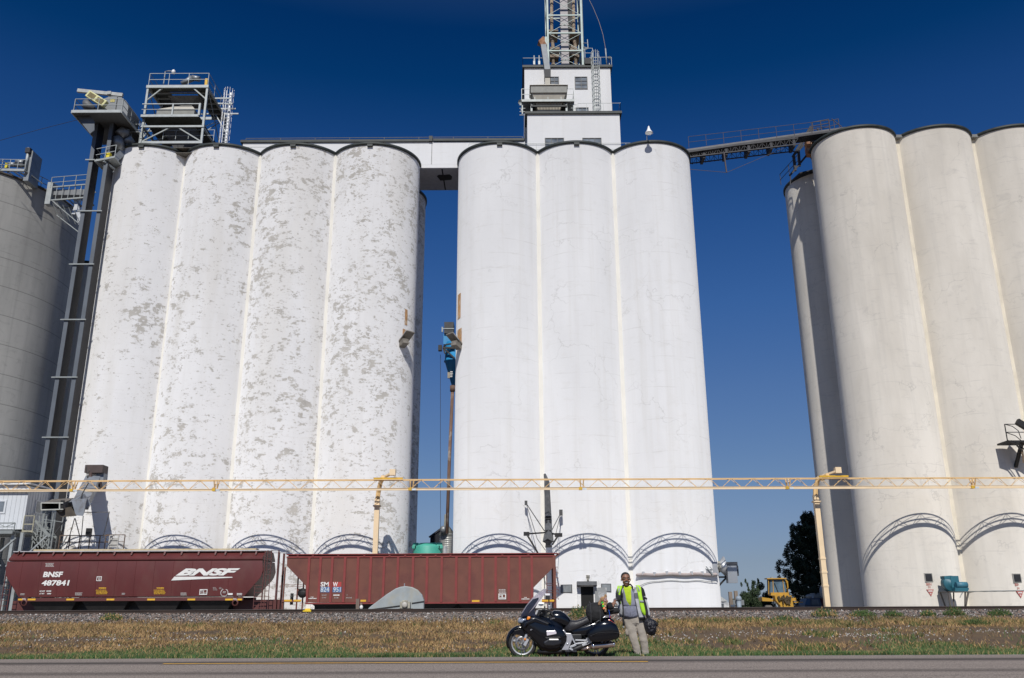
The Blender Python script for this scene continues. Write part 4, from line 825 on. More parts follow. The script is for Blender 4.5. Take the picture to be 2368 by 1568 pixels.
st('LD LMT', 368, 461, .20, M_gry, .004, .9); st('LT WT', 370, 481, .19, M_gry, .004, .9); tiny_print('small_stencil', 1, q6(459, 461)[0], YS - .004, q6(459, 461)[1], .40, .13, M_wh, sm, 8); st('62 200', 466, 481, .19, M_gry, .004); st('10', 561, 459, .16, M_gry); st('ATG 5-06', 559, 481, .18, M_gry, .004)
st("3' 10B", 281, 475, .13, M_wh, .008); tiny_print('small_stencil', 1, q6(262, 486)[0], YS - .004, q6(262, 486)[1], .56, .09, M_wh, sm, 9); st("3' 10B", 1966, 478, .13, M_wh, .008); tiny_print('small_stencil', 1, q6(1944, 490)[0], YS - .004, q6(1944, 490)[1], .56, .09, M_wh, sm, 9)
tiny_print('small_stencil', 3, q6(1764, 416)[0], YS - .004, q6(1764, 416)[1], .50, .085, M_gry, sm, 10)
frame(q6, 1764, 444, 1824, 489, sm, .055, M_wh, YS - .02, inner=((.08, .25, .92, .34), (.42, .34, .56, .9), (.1, .6, .42, .68)))
rects(sm, 'yellow_reflector', [(*z6(a_, b_), *z6(c_, b_ + 15)) for a_, c_, b_ in ((1555, 1614, 495), (676, 718, 493))], M_yl, YS, .012)
rects(sm, 'yellow_reflector', [(*z6(a_, b_), *z6(c_, b_ + 14)) for a_, c_, b_ in ((74, 132, 492), (148, 207, 492), (2106, 2204, 493))], M_yl, yc - 1.5, .012)
b = MB(); b.box(q6(68, 0)[0], yc - 1.5, q6(0, 507)[1], q6(212, 0)[0], yc - 1.44, q6(0, 490)[1]); b.build('step_sill', M_sm, sm)

# ================================================================== FALL ARREST TRUSS OVER THE SIDING
M_or = mat('crane_yellow', (.70, .47, .22), .55, var=.10, vscale=1.5); M_or2 = mat('crane_cream', (.78, .60, .38), .5, var=.06, vscale=1.2); M_oy = mat('clamp_yellow', (.60, .36, .03), .5)
TY = 60.2; ztc = P(1183, 1109, TY).z; zbc = P(1183, 1130.5, TY).z
tr = thing('lifeline_truss', 'long pale yellow lattice truss spanning above the hopper cars', 'truss', (0, TY, zbc))
x0_, x1_ = -42.0, 42.0; lean = (P(2300, 1102, TY).z - P(60, 1108, TY).z) / 66.0
def tz(z, x): return z + lean * x * .6
for s_ in (-1, 1):
    b = MB(); b.bar((x0_, TY + s_ * .2, tz(ztc, x0_)), (x1_, TY + s_ * .2, tz(ztc, x1_)), .058); b.build('top_chord', M_or, tr)
b = MB(); b.bar((x0_, TY, tz(zbc, x0_)), (x1_, TY, tz(zbc, x1_)), .08, .15); b.box(x0_, TY - .075, tz(zbc, 0) + .07, x1_, TY + .075, tz(zbc, 0) + .09); b.build('trolley_beam', M_or2, tr)
b = MB(); pt = 1.52; n_ = int((x1_ - x0_) / pt)
for i in range(n_):
    x = x0_ + i * pt
    for s_ in (-1, 1):
        a_ = (x + pt * .5, TY + s_ * .2, tz(ztc, x)); b.bar((x + .12, TY + s_ * .03, tz(zbc, x) + .08), a_, .024); b.bar(a_, (x + pt - .12, TY + s_ * .03, tz(zbc, x) + .08), .024)
    b.bar((x + pt * .5, TY - .2, tz(ztc, x)), (x + pt * .5, TY + .2, tz(ztc, x)), .035); b.bar((x + pt * .5, TY - .2, tz(ztc, x)), (x + pt * 1.5, TY + .2, tz(ztc, x)), .018)
q = b.build('web_bar', M_or, tr)
for u in (172, 952, 1345, 1822, 2250, 500):
    x = P(u, 1120, TY).x; b = MB()
    for d in (-.12, .12):
        for s_ in (-1, 1): b.bar((x + d, TY + s_ * .2, tz(ztc, x)), (x + d * .6, TY, tz(zbc, x)), .055)
    b.build('splice_post', M_or, tr); b = MB(); b.box(x - .22, TY - .14, tz(zbc, x) - .09, x, TY + .14, tz(zbc, x) + .105); b.build('splice_clamp', M_oy, tr); b = MB(); b.box(x + .03, TY - .13, tz(zbc, x) - .085, x + .3, TY - .07, tz(zbc, x) + .03); b.build('splice_plate', mat('tag_pale', (.6, .65, .68), .4), tr)
def column(u_base, u_top, vtop, label):
    X = P(u_base, 1390, 61.6).x; t_ = thing('truss_column', label, 'column', (X, 61.6, ZF), 'yellow truss columns'); zt_ = P(u_top, vtop, 61.6).z
    b = MB(); b.bar((X, 61.6, ZF), (X, 61.6, zt_), .34, .34); b.build('post', M_or2, t_)
    b = MB()
    for z in (zt_ - 5.2, zt_ - 4.3, zt_ - 6.1): b.bar((X - .2, 61.6, z), (X + .2, 61.6, z), .4, .12)
    b.box(X - .26, 61.35, zt_ - .5, X + .26, 61.8, zt_ - .4); b.build('collar', M_or2, t_)
    b = MB(); b.tube([(X, 61.6, zt_), (X + .05, 61.6, zt_ + .5), (X + .2, 61.3, zt_ + 1.1), (X + .35, 60.9, ztc + .05), (X + .5, TY, ztc + .22)], [.17, .17, .16, .15, .14], 6); b.build('bent_arm', M_or, t_)
    b = MB(); b.bar((X - .1, TY, ztc + .12), (X + 1.9, TY, ztc + .12), .14, .12); b.build('saddle', M_oy, t_)
    b = MB(); b.bar((X + .2, 61.2, ztc + .2), (X + 1.1, TY - .1, ztc + .45), .22, .12); b.box(X + 1.0, TY - .25, ztc + .32, X + 1.4, TY + .1, ztc + .72); b.build('winch_box', M_or2, t_)
column(863, 866, 1155, 'yellow truss column rising behind the ribbed red car'); column(1911, 1893, 1145, 'yellow truss column standing before the shaded cream silo')
# ================================================================== LEFT SIDE: elevator legs, head platform, scaffold, building, chute
M_leg = mat('leg_grey', (.10, .115, .135), .55, .1, var=.12, vscale=1.0); M_legd = mat('leg_shade_seam_dark', (.02, .02, .025), .6)  # near-black: shade painted on the legs' right sides, also the housing seam and mast head
Q2 = surveyor(250, 200, 0.31876, 0.31888, 500, 800)
Q3 = surveyor(550, 250, 0.2551, 0.2551, 650, 800)
t = thing('elevator_legs', 'pair of tall dark grey elevator legs between the grey bin and the white silos', 'bucket elevator', (-33.4, 63.6, ZF))
xa, xb = P(232, 280, 63.6).x, P(274, 280, 63.6).x
xl1 = P(197.3, 425, 63.4).x + .155; xl2 = xl1 + 1.25
ztp = Q2(480, 880, 63).z
for x in (xl1, xl2):
    b = MB(); b.box(x - .155, 63.4, ZF, x + .155, 64.45, ztp + .5); b.build('leg_casing', M_leg, t)
    b = MB(); b.box(x + .156, 63.41, ZF, x + .175, 64.44, ztp + .4); b.build('leg_side_shade', M_legd, t)  # near-black sheet over the whole right side paints in the leg's shade
zz = 4.0
while zz < ztp - 2:
    b = MB(); b.bar((xl1 - .4, 63.3, zz), (xl2 + .3, 63.3, zz), .07, .09); b.build('tie_frame', M_steel, t); zz += 4.55
# head: platform, rounded head housing, guard, railing
D = 61.8; pl, pr = Q2(120, 765, D), Q2(738, 768, D); zp = pl.z
b = MB(); b.box(pl.x, D, zp - .12, pr.x, D + 5.2, zp - .04); b.build('head_platform', mat('grating_grey', (.07, .075, .08), .7, var=.1), t)
b = MB(); b.box(pl.x, D - .06, zp - .2, pr.x, D - .002, zp + .05); b.box(pr.x, D, zp - .2, pr.x + .07, D + 5.2, zp + .05); b.box(pl.x - .07, D, zp - .2, pl.x - .002, D + 5.2, zp + .05); b.build('platform_edge', M_wst, t)
b = MB(); rail_run(b, (pl.x + .1, D + .05, zp), (pr.x, D + .05, zp), 1.12, 2, .06, 1); rail_run(b, (pl.x + .1, D + .1, zp), (pl.x + .1, D + 5.1, zp), 1.12, 3, .055, 1); rail_run(b, (pr.x, D + .1, zp), (pr.x, D + 5.1, zp), 1.12, 3, .055, 1); b.build('head_railing', M_steel, t)
hx0, hx1 = Q2(430, 700, D + 1.4).x, Q2(828, 700, D + 1.4).x; hz = Q2(600, 582, D + 1.4).z; w_ = hx1 - hx0
b = MB(); pr_ = [(hx0, zp - .04), (hx1, zp - .04), (hx1, hz - w_ * .42)] + [(hx0 + w_ / 2 + w_ / 2 * math.cos(a), hz - w_ * .42 + w_ * .42 * math.sin(a)) for a in np.linspace(.15, math.pi - .15, 12)] + [(hx0, hz - w_ * .42)]
b.prism(pr_, D + 1.4, D + 3.6); b.build('head_housing', mat('housing_grey', (.20, .21, .215), .45, .2, var=.06, vscale=.7), t)
b = MB(); x = Q2(690, 600, D + 1.38).x; b.box(x - .03, D + 1.36, zp, x + .03, D + 1.40, hz - .1); b.build('housing_seam', M_legd, t)
a_, c_ = Q2(605, 612, D + 1.39), Q2(655, 655, D + 1.39); b = MB(); b.box(a_.x, D + 1.37, c_.z, c_.x, D + 1.399, a_.z); b.build('warning_plate', mat('plate_yellow', (.42, .36, .12), .6, var=.3, vscale=9), t)
b = MB(); b.tube([Q2(300, 650, D + .9), Q2(310, 700, D + .9), Q2(400, 745, D + .9)], [.3, .42, .2], 10); b.build('drive_motor', mat('motor_grey', (.10, .105, .11), .6), t)
M_gd = mat('guard_yellow', (.62, .60, .30), .45, var=.05); M_gdi = mat('guard_inside', (.25, .20, .08), .7, var=.3)
A_, B_ = Q2(322, 555, D + .7), Q2(542, 690, D + .7); b = MB(); b.bar(A_, B_, .40, .62, up=(0, 0, 1)); o_ = b.build('belt_guard', M_gd, t, bevel=.05)
d_ = (B_ - A_).normalized(); b = MB()
for f0, f1 in ((.10, .44), (.55, .9)): b.bar(A_.lerp(B_, f0) + Vector((0, -.21, 0)), A_.lerp(B_, f1) + Vector((0, -.21, 0)), .03, .40); 
b.build('guard_mesh', M_gdi, o_)
b = MB(); b.bar(Q2(192, 512, D + 2.5), Q2(758, 570, D + 2.5), .22, .30); b.box(Q2(575, 540, D + 2.5).x, D + 2.3, Q2(575, 570, D + 2.5).z, Q2(622, 540, D + 2.5).x, D + 2.7, Q2(575, 533, D + 2.5).z); b.build('hoist_beam', mat('beam_pale', (.38, .39, .38), .6), t)
b = MB()
for U in (590, 745): b.bar(Q2(U, 560, D + 2.5), (Q2(U, 560, D + 2.5).x, D + 2.5, zp + .1), .08)
b.build('hoist_post', M_steel, t)
# side hopper brackets under the platform
b = MB(); b.prism([(Q2(a, c, D + .6).x, Q2(a, c, D + .6).z) for a, c in ((140, 790), (345, 1050), (400, 1005), (400, 900), (325, 790))], D + .6, D + .68); b.build('gusset_plate', M_leg, t)
# transition ducts from the legs towards the silos
M_dr = mat('drum_grey', (.24, .255, .265), .45, .4, var=.15)
b = MB(); b.tube([Q2(700, 1080, 64), Q2(760, 1040, 64.2), Q2(830, 1060, 64.4)], [.45, .5, .42], 14); b.tube([Q2(690, 1110, 64), Q2(700, 1170, 64), Q2(735, 1260, 64.4)], [.42, .45, .4], 14); b.tube([Q2(800, 1100, 64.4), Q2(850, 1180, 64.8)], .45, 12); b.build('transition_duct', M_dr, t)
b = MB(); b.bar((xl2 + .3, 64, ztp - 3.2), (Q2(830, 1180, 64.5).x, 64.8, H + .3), .5, .5); b.build('spout', M_dr, t)
# small landing beside the first silo with a yellow guard
t = thing('service_landing', 'small railed landing with a yellow guard at the top left of the silos', 'platform', (-32.3, 63.6, H - 2))
D = 63.2; a_, c_ = Q2(405, 1395, D), Q2(655, 1345, D)
b = MB(); b.bar(a_, c_, .12, .16); b.add([a_, c_, c_ + Vector((0, 1.8, 0)), a_ + Vector((0, 1.8, 0)), a_ + Vector((0, 0, -.08)), c_ + Vector((0, 0, -.08)), c_ + Vector((0, 1.8, -.08)), a_ + Vector((0, 1.8, -.08))], [(0, 1, 2, 3), (7, 6, 5, 4), (0, 4, 5, 1), (1, 5, 6, 2), (2, 6, 7, 3), (3, 7, 4, 0)]); b.build('floor', M_steel, t)
b = MB(); rail_run(b, a_, c_ + Vector((0, 0, .0)), 1.1, 2, .055, 1); rail_run(b, a_ + Vector((0, 1.7, 0)), c_ + Vector((0, 1.7, 0)), 1.1, 2, .055, 1); rail_run(b, a_, a_ + Vector((0, 1.7, 0)), 1.1, 1, .055, 1); b.build('railing', M_wst, t)
b = MB(); b.bar(Q2(515, 1395, D), Q2(655, 1500, 64.2), .14); b.bar(Q2(415, 1400, D), Q2(640, 1540, 64.4), .1); b.build('brace', M_wst, t)
b = MB(); b.box(Q2(582, 0, 62.9).x, 63.3, Q2(0, 1362, 63.3).z, Q2(635, 0, 62.9).x, 63.7, Q2(0, 1283, 63.3).z); b.build('yellow_guard', mat('guard_lemon', (.70, .58, .02), .5), t, bevel=.04)

# scaffold tower on the first two silos
t = thing('scaffold_tower', 'grey steel scaffold tower with hopper decks on the first two white silos', 'steel structure', (-28.3, 66.5, H))
D = 65.0; LB, RB, LT, RT = Q3(52, 1235, D), Q3(1000, 1220, D), Q3(172, 395, D), Q3(1105, 395, D)
x0, x1 = (LB.x + LT.x) / 2, (RB.x + RT.x) / 2; y0, y1 = D, D + 5.0; z1 = Q3(640, 390, D).z; z2 = Q3(600, 1015, D).z; z3 = Q3(600, 1265, D).z
for x in (x0, x1):
    for y in (y0, y1):
        b = MB(); b.bar((x, y, H - .1), (x, y, z1), .17); b.build('post', M_wst, t)
b = MB()
for z, h_ in ((z1, .26), (z2, .16), (z3, .22)):
    for y in (y0 - .09, y1): b.bar((x0 - .12, y, z), (x1 + .12, y, z), .12, h_)
    for x in (x0, x1): b.bar((x, y0, z - .02), (x, y1, z - .02), .14, h_ * .95)
for k in range(1, 6): b.bar((x0, y0 + k * .83, z1 - .05), (x1 + (1.4 if k > 1 else 0), y0 + k * .83, z1 - .05), .09, .12)
b.build('floor_beam', M_wst, t)
b = MB(); b.bar((x0, y0, z3 + .1), (x0 + (x1 - x0) * .47, y0, z2), .1); b.bar((x1, y0, z3 + .1), (x0 + (x1 - x0) * .57, y0, z2), .1); b.bar((x0, y0, z1 - 1.3), (x0 + (x1 - x0) * .24, y0, z1 - .1), .1); b.bar((x1, y0, z1 - 1.2), (x1 - (x1 - x0) * .24, y0, z1 - .1), .1)
for x in (x0, x1): b.bar((x, y0, z2), (x, y1, z1), .06); b.bar((x, y1, z2), (x, y0, z1), .06); b.bar((x, y0, H), (x, y1, z2), .06)
b.bar((x0, y1, z2), (x1, y1, z1), .06); b.bar((x1, y1, z2), (x0, y1, z1), .06); b.build('brace', M_steel, t)
b = MB(); b.box(x0, y0 + .1, z1 + .11, x0 + 1.5, y1, z1 + .14); b.box(x0 + 1.5, y0 + .1, z1 + .11, x1, y0 + .9, z1 + .14); b.box(x1 - 1.3, y0 + .9, z1 + .11, x1, y1, z1 + .14); b.build('grating', mat('grating_dark', (.06, .065, .06), .7), t)
b = MB(); zr = z1 + .16; rail_run(b, (x0, y0, zr), (x1, y0, zr), 1.2, 3, .055, 1); rail_run(b, (x0, y0, zr), (x0, y1, zr), 1.2, 3, .05, 1); rail_run(b, (x1, y0, zr), (x1, y1, zr), 1.2, 3, .05, 1); b.build('top_railing', M_wst, t)
zm = Q3(560, 838, D - .35).z; xm0, xm1 = x0 - .12, Q3(965, 830, D - .35).x
b = MB(); b.box(xm0, y0 - .42, zm - .12, xm1, y0 - .33, zm + .10); b.bar((xm1, y0 - .38, zm), (xm1, y0 - .38, zm + 1.15), .16); b.bar((Q3(540, 830, D - .4).x, y0 - .38, zm), (Q3(540, 830, D - .4).x, y0 - .38, zm + 1.15), .12); b.bar((xm0, y0 - .38, zm + 1.12), (xm1, y0 - .38, zm + 1.12), .07); b.bar((xm0, y0 - .38, zm + .6), (xm1, y0 - .38, zm + .6), .04); b.build('middle_railing', M_wst, t)
b = MB(); b.box(xm0, y0 - .3, zm - .1, xm1, y1 - .4, zm - .04); b.build('middle_deck', mat('grating_dark', (.06, .065, .06), .7), t)
a_, c_ = Q3(305, 745, D + .5), Q3(895, 745, D + .5); cx_ = (a_.x + c_.x) / 2; hw = (c_.x - a_.x) / 2; za = a_.z; zt_ = Q3(700, 665, D + 1.2).z
b = MB(); b.box(cx_ - hw, D + .5, za - .75, cx_ + hw, D + 3.2, za); b.build('scale_hopper', M_bg, t)
b = MB(); b.add([(cx_ - hw - .05, D + .42, za), (cx_ + hw + .05, D + .42, za), (cx_ + hw + .05, D + 3.3, za), (cx_ - hw - .05, D + 3.3, za), (cx_ + .1, D + 1.3, zt_), (cx_ + 1.0, D + 1.3, zt_), (cx_ + 1.0, D + 2.2, zt_), (cx_ + .1, D + 2.2, zt_)], [(0, 1, 5, 4), (1, 2, 6, 5), (2, 3, 7, 6), (3, 0, 4, 7), (4, 5, 6, 7), (3, 2, 1, 0)]); b.build('hopper_roof', mat('beige_paint', (.5, .5, .45), .7), t)
b = MB(); b.add([(cx_ - 1.0, D + .8, z1 - .3), (cx_ + 1.7, D + .8, z1 - .3), (cx_ + 1.7, D + 3.0, z1 - .3), (cx_ - 1.0, D + 3.0, z1 - .3), (cx_ + .3, D + 1.5, zt_ + .1), (cx_ + .8, D + 1.5, zt_ + .1), (cx_ + .8, D + 2.1, zt_ + .1), (cx_ + .3, D + 2.1, zt_ + .1)], [(0, 1, 5, 4), (1, 2, 6, 5), (2, 3, 7, 6), (3, 0, 4, 7), (3, 2, 1, 0)]); b.build('upper_cone', mat('cone_dark', (.10, .10, .10), .6), t)
b = MB(); b.add([(cx_ - 1.4, D + .8, zm - .15), (cx_ + 1.6, D + .8, zm - .15), (cx_ + 1.6, D + 3.2, zm - .15), (cx_ - 1.4, D + 3.2, zm - .15), (cx_ - .1, D + 1.5, z3 + .2), (cx_ + .5, D + 1.5, z3 + .2), (cx_ + .5, D + 2.3, z3 + .2), (cx_ - .1, D + 2.3, z3 + .2)], [(0, 1, 5, 4), (1, 2, 6, 5), (2, 3, 7, 6), (3, 0, 4, 7)]); b.build('lower_cone', mat('cone_dark', (.10, .10, .10), .6), t)
b = MB(); b.tube([Q3(690, 335, D + 2), Q3(770, 300, D + 2), Q3(860, 250, D + 2)], [.2, .22, .3], 10); b.tube([Q3(855, 240, D + 2), Q3(975, 265, D + 2)], .24, 12); b.build('motor', M_dr, t)
b = MB(); b.box(Q3(1003, 0, D + 1.6).x, D + 1.5, Q3(0, 555, D + 1.6).z, Q3(1047, 0, D + 1.6).x, D + 1.8, Q3(0, 262, D + 1.6).z); b.build('belt_guard', mat('guard_orange', (.72, .42, .02), .5), t, bevel=.04)
lp = Q3(408, 350, D + .3); b = MB(); b.tube([lp, Q3(436, 145, D + .3), Q3(480, 135, D + .3), Q3(560, 140, D + .3)], .045, 6); q = b.build('lamp_pole', M_wst, t); p = Q3(565, 150, D + .3); b = MB(); b.lathe([(.05, .22), (.14, .12), (.17, 0), (.14, -.16), (.05, -.2)], tuple(p), 14); b.build('lamp_head', mat('lamp_white', (.75, .76, .76), .4), q)
b = MB(); rail_run(b, Q3(390, 1240, D + .8), Q3(1190, 1230, D + .8), 1.05, 4, .05, 1); b.build('lower_railing', M_wst, t)
# roof deck beneath, overhanging the joint of silo one and two
b = MB(); b.box(x0 - .3, D - .2, H - .02, x1 + .2, y1, H + .03); b.box(-27.9, D - .25, H - .5, -26.3, D + 2.5, H - .46); b.build('base_grating', mat('grating_rust', (.13, .12, .10), .8, var=.4, vscale=6), t)
b = MB(); p = Q3(1370, 1180, D + 2.5)
ladder(p.x, D + 2.5, H, Q3(1400, 440, D + 2.5).z, t, .5, True, .42, M_galv, 'caged_ladder', .02)
b.bar((p.x + .1, D + 2.6, H), (p.x + .1, D + 2.6, Q3(1400, 470, D + 2.5).z), .13); b.build('ladder_post', M_galv, t)
b = MB(); b.bar((x1, y0 + 2.5, z1), (p.x, D + 2.6, z1), .08); b.bar((x1, y0 + 2.5, z1 - 1.2), (p.x, D + 2.6, z1 - 2.8), .08); b.bar((x1, y0 + 2.5, H + 2), (p.x, D + 2.6, H + 2), .06); b.build('ladder_brace', M_wst, t)
b = MB(); b.box(p.x - .5, D + 2.0, H, p.x + .8, D + 3.2, H + .35); q = b.build('ladder_base', mat('grating_dark', (.06, .065, .06), .7), t); b = MB(); rail_run(b, (p.x + .8, D + 2.1, H), (p.x + 2.2, D + 2.1, H), 1.1, 2, .05, 1); rail_run(b, (p.x - .6, D + 2.1, H + .35), (p.x + .8, D + 2.1, H + .35), 1.1, 1, .05, 0); b.build('base_railing', M_wst, t)
# stair and second frame on the left of the scaffold
t = thing('stair_frame', 'light steel stair frame between the elevator legs and the scaffold tower', 'steel structure', (-30.8, 66.5, H))
b = MB()
for i in range(5):
    z = H + .3 + i * 1.35; b.bar((-31.9, 67.2, z), (-29.6, 67.2, z + (.9 if i % 2 else 0)), .08)
for x in (-31.9, -31.1): b.bar((x, 67.2, H), (x, 67.2, H + 4.2), .09)
b.bar((-32.6, 66.8, H + .6), (-30.4, 66.8, H + 4.4), .09); b.bar((-32.6, 66.8, H + 1.5), (-30.4, 66.8, H + 5.3), .05); b.build('stringer', M_wst, t)
b = MB(); rail_run(b, Q2(865, 1080, 64.8), Q2(990, 1078, 64.8), 1.1, 1, .055, 1); rail_run(b, Q2(830, 1150, 64.5), Q2(960, 1150, 64.5), .9, 1, .05, 0); b.build('railing', M_wst, t)
# catwalk from the grey bin to the legs
t = thing('catwalk', 'trussed catwalk from the grey concrete bin to the elevator legs', 'catwalk', (-37, 68.5, EYE + 33))
D = 68.0; a_, c_ = Q(205, 750, D), Q(352, 738, D); b = MB(); h_ = .85
b.bar(a_, c_, .1); b.bar(a_ + Vector((0, 0, -1.25)), c_ + Vector((0, 0, -1.25)), .12); b.bar(a_ + Vector((0, 1.5, 0)), c_ + Vector((0, 1.5, 0)), .08); b.bar(a_ + Vector((0, 1.5, -1.25)), c_ + Vector((0, 1.5, -1.25)), .12)
for i in range(7): p = a_.lerp(c_, i / 6); b.bar(p, p + Vector((0, 0, -1.25)), .05); b.bar(p + Vector((0, 0, -1.25)), p + Vector((0, 1.5, -1.25)), .06)
rail_run(b, a_ + Vector((0, -.1, -.1)), c_ + Vector((0, -.1, -.1)), 1.0, 3, .06, 1); b.build('truss', M_steel, t)
b = MB(); b.box(a_.x + .1, D + .2, a_.z - .62, c_.x, D + 1.1, a_.z - .1); b.build('conveyor_housing', mat('housing_grey', (.20, .21, .215), .45), t)
b = MB(); b.box(a_.x - .3, D - .1, a_.z - 1.6, a_.x + .15, D + .5, a_.z + .45); b.build('end_box', M_wst, t)
p0, p1 = Q(205, 800, D), Q(320, 850, D); b = MB()
for i in range(6): p = p0.lerp(p1, i / 5); b.bar(p, p + Vector((.5, .6, -1.3)), .05); 
b.bar(p0, p1 + Vector((0, 0, -1)), .07); b.bar(p0 + Vector((.4, .5, -1.2)), p1 + Vector((.4, .5, -2)), .07); b.build('stair', M_steel, t)
b = MB(); b.bar(Q(300, 775, D + 1), Q(325, 900, D + 1), .35); b.bar(Q(330, 760, D + 1), Q(296, 860, D + 1), .3); b.build('spout', M_galv, t)
# equipment on the grey bin
t = thing('bin_top_drive', 'conveyor drive box with a stub mast on the grey bin roof', 'machinery', Q(60, 690, 67))
Q1 = surveyor(0, 200, 0.44643, 0.44643, 200, 1000)
b = MB(); a_, c_ = Q1(220, 1085, 66), Q1(245, 960, 66); b.box(a_.x, 66, a_.z - .9, Q1(330, 1085, 67).x, 67.5, c_.z + .6); b.build('drive_box', M_dr, t)
b = MB(); b.tube([Q1(228, 1080, 65.9), Q1(258, 880, 65.9)], .13, 8); q = b.build('mast', M_wst, t); b = MB(); p = Q1(258, 905, 65.9); b.box(p.x - .2, 65.7, p.z - .25, p.x + .2, 66.1, p.z + .2); b.build('mast_head', M_legd, q)
b = MB(); b.tube([Q1(150, 1020, 66.2), Q1(225, 1018, 66.2)], .34, 12); b.tube([Q1(70, 1025, 66.2), Q1(140, 1030, 66.2)], .2, 10); b.build('motor', M_dr, t)
b = MB(); b.box(Q1(50, 0, 66).x, 66, Q1(0, 1055, 66).z, Q1(72, 0, 66).x, 66.3, Q1(0, 1012, 66).z); b.build('belt_guard', mat('guard_lemon', (.70, .58, .02), .5), t)
b = MB(); a_, c_ = Q1(-60, 1075, 65.7), Q1(222, 1080, 65.7); b.bar(a_, c_, .16, .2); rail_run(b, a_, c_, 1.0, 4, .05, 1); 
for i in range(6): p = a_.lerp(c_, i / 5); b.bar(p, p + Vector((.6, 1.8, -.3)), .07)
b.build('platform', M_wst, t)
b = MB()
for i in range(9):
    A = R(-58 + i * 8.5); p = Vector((-49.6 + 9.7 * math.cos(A), 72.27 + 9.7 * math.sin(A), EYE + 35.0)); b.bar(p, p + Vector((0, 0, 1.05)), .045)
for k in (.55, 1.05): b.tube([(-49.6 + 9.7 * math.cos(R(-58 + i * 4.25)), 72.27 + 9.7 * math.sin(R(-58 + i * 4.25)), EYE + 35.0 + k) for i in range(17)], .03, 5)
b.build('rim_railing', M_steel, t)

# ---- white siding building on stilts
M_sid = mat('siding_white', (.60, .62, .64), .55, 0, var=.05, vscale=.8); M_sidg = mat('siding_groove', (.42, .44, .46), .6)
QL = surveyor(0, 1850, 0.38265, 0.38265, 500, 600)
t = thing('raised_building', 'white metal sided control house on stilts at the left edge', 'building', (-34, 61, ZF))
D = 60.4; xr_ = QL(300, 300, D).x; zb0, zt0 = QL(150, 700, D).z, QL(150, 262, D).z
b = MB(); b.prism([(-42, zb0), (xr_, zb0), (xr_, QL(305, 245, D).z), (-37.2, QL(180, 262, D).z + .3), (-42, zt0)], D, D + 5); b.build('wall', M_sid, t)
b = MB()
for i in range(22): x = xr_ - .15 - i * .3; b.box(x - .012, D - .014, zb0 + .02, x + .012, D - .002, zt0 - .15)
for i in range(14): y = D + .3 + i * .34; b.box(xr_ + .002, y - .015, zb0 + .02, xr_ + .016, y + .015, zt0 - .15)
b.build('groove', M_sidg, t)
b = MB(); b.add([(-42.2, D - .12, zt0 + .02), (xr_ + .12, D - .12, QL(305, 240, D).z + .06), (xr_ + .12, D + 5.1, QL(305, 240, D).z + .06), (-42.2, D + 5.1, zt0 + .02), (-42.2, D - .12, zt0 + .16), (xr_ + .12, D - .12, QL(305, 240, D).z + .16), (xr_ + .12, D + 5.1, QL(305, 240, D).z + .16), (-42.2, D + 5.1, zt0 + .16)], [(0, 1, 5, 4), (1, 2, 6, 5), (2, 3, 7, 6), (3, 0, 4, 7), (4, 5, 6, 7), (3, 2, 1, 0)]); b.build('roof', mat('roof_white', (.66, .68, .7), .5), t)
a_, c_ = QL(-60, 395, D), QL(52, 535, D); b = MB(); b.box(a_.x, D - .05, c_.z, c_.x, D - .006, a_.z); q = b.build('window_frame', M_sid, t); b = MB(); b.box(a_.x, D - .06, c_.z + .12, c_.x - .12, D - .051, a_.z - .1); b.build('pane', M_glass, q)
b = MB(); zz_ = (QL(0, 405, D + 2).z, QL(0, 545, D + 2).z); b.box(xr_ + .003, D + 1.1, zz_[1], xr_ + .05, D + 3.0, zz_[0]); q = b.build('window_frame', M_sid, t); b = MB(); b.box(xr_ + .051, D + 1.2, zz_[1] + .1, xr_ + .06, D + 1.85, zz_[0] - .1); b.box(xr_ + .051, D + 2.05, zz_[1] + .1, xr_ + .06, D + 2.9, zz_[0] - .1); b.build('pane', M_glass, q)
M_wsg = M_wst
b = MB(); zf = QL(100, 745, D).z; xw = QL(240, 740, D).x; b.box(-42, D - 1.2, zf, xw, D + 3, zf + .12); b.bar((-42, D - 1.22, zf), (xw, D - 1.22, zf), .14, .22); b.build('walkway', M_steel, t)
b = MB(); za, zb_2 = QL(0, 650, D).z, QL(0, 690, D).z; b.bar((-42, D - 1.15, za), (xw, D - 1.15, za), .08); b.bar((-42, D - 1.15, zb_2), (xw, D - 1.15, zb_2), .05)
for i in range(7): x = xw - i * 1.2; b.bar((x, D - 1.15, zf), (x, D - 1.15, za), .06); b.bar((x, D - 1.15, za), (x - .6, D - 1.15, zb_2), .04); b.bar((x - .6, D - 1.15, zb_2), (x - 1.2, D - 1.15, za), .04)
b.build('walkway_railing', M_steel, t)
b = MB(); xg0, xg1 = QL(262, 0, D - 1).x, QL(365, 0, D - 1).x; rail_run(b, (xg0, D - 1.1, QL(0, 735, D - 1).z), (xg1, D - 1.1, QL(0, 735, D - 1).z), QL(0, 560, D - 1).z - QL(0, 735, D - 1).z, 1, .08, 1); b.box(xg0, D - 1.14, QL(0, 730, D - 1).z, xg1, D - 1.06, QL(0, 712, D - 1).z); b.build('gate_frame', mat('frame_worn', (.40, .38, .28), .7, var=.3, vscale=6), t)
for x in (QL(205, 800, D).x, QL(230, 800, D - .8).x, -36.5, -40):
    b = MB(); b.bar((x, D - .8, ZF), (x, D - .8, zf), .2); b.build('stilt', M_wst, t)
    b = MB(); b.bar((x, D + 3.5, ZF), (x, D + 3.5, zf), .2); b.build('stilt', M_steel, t)
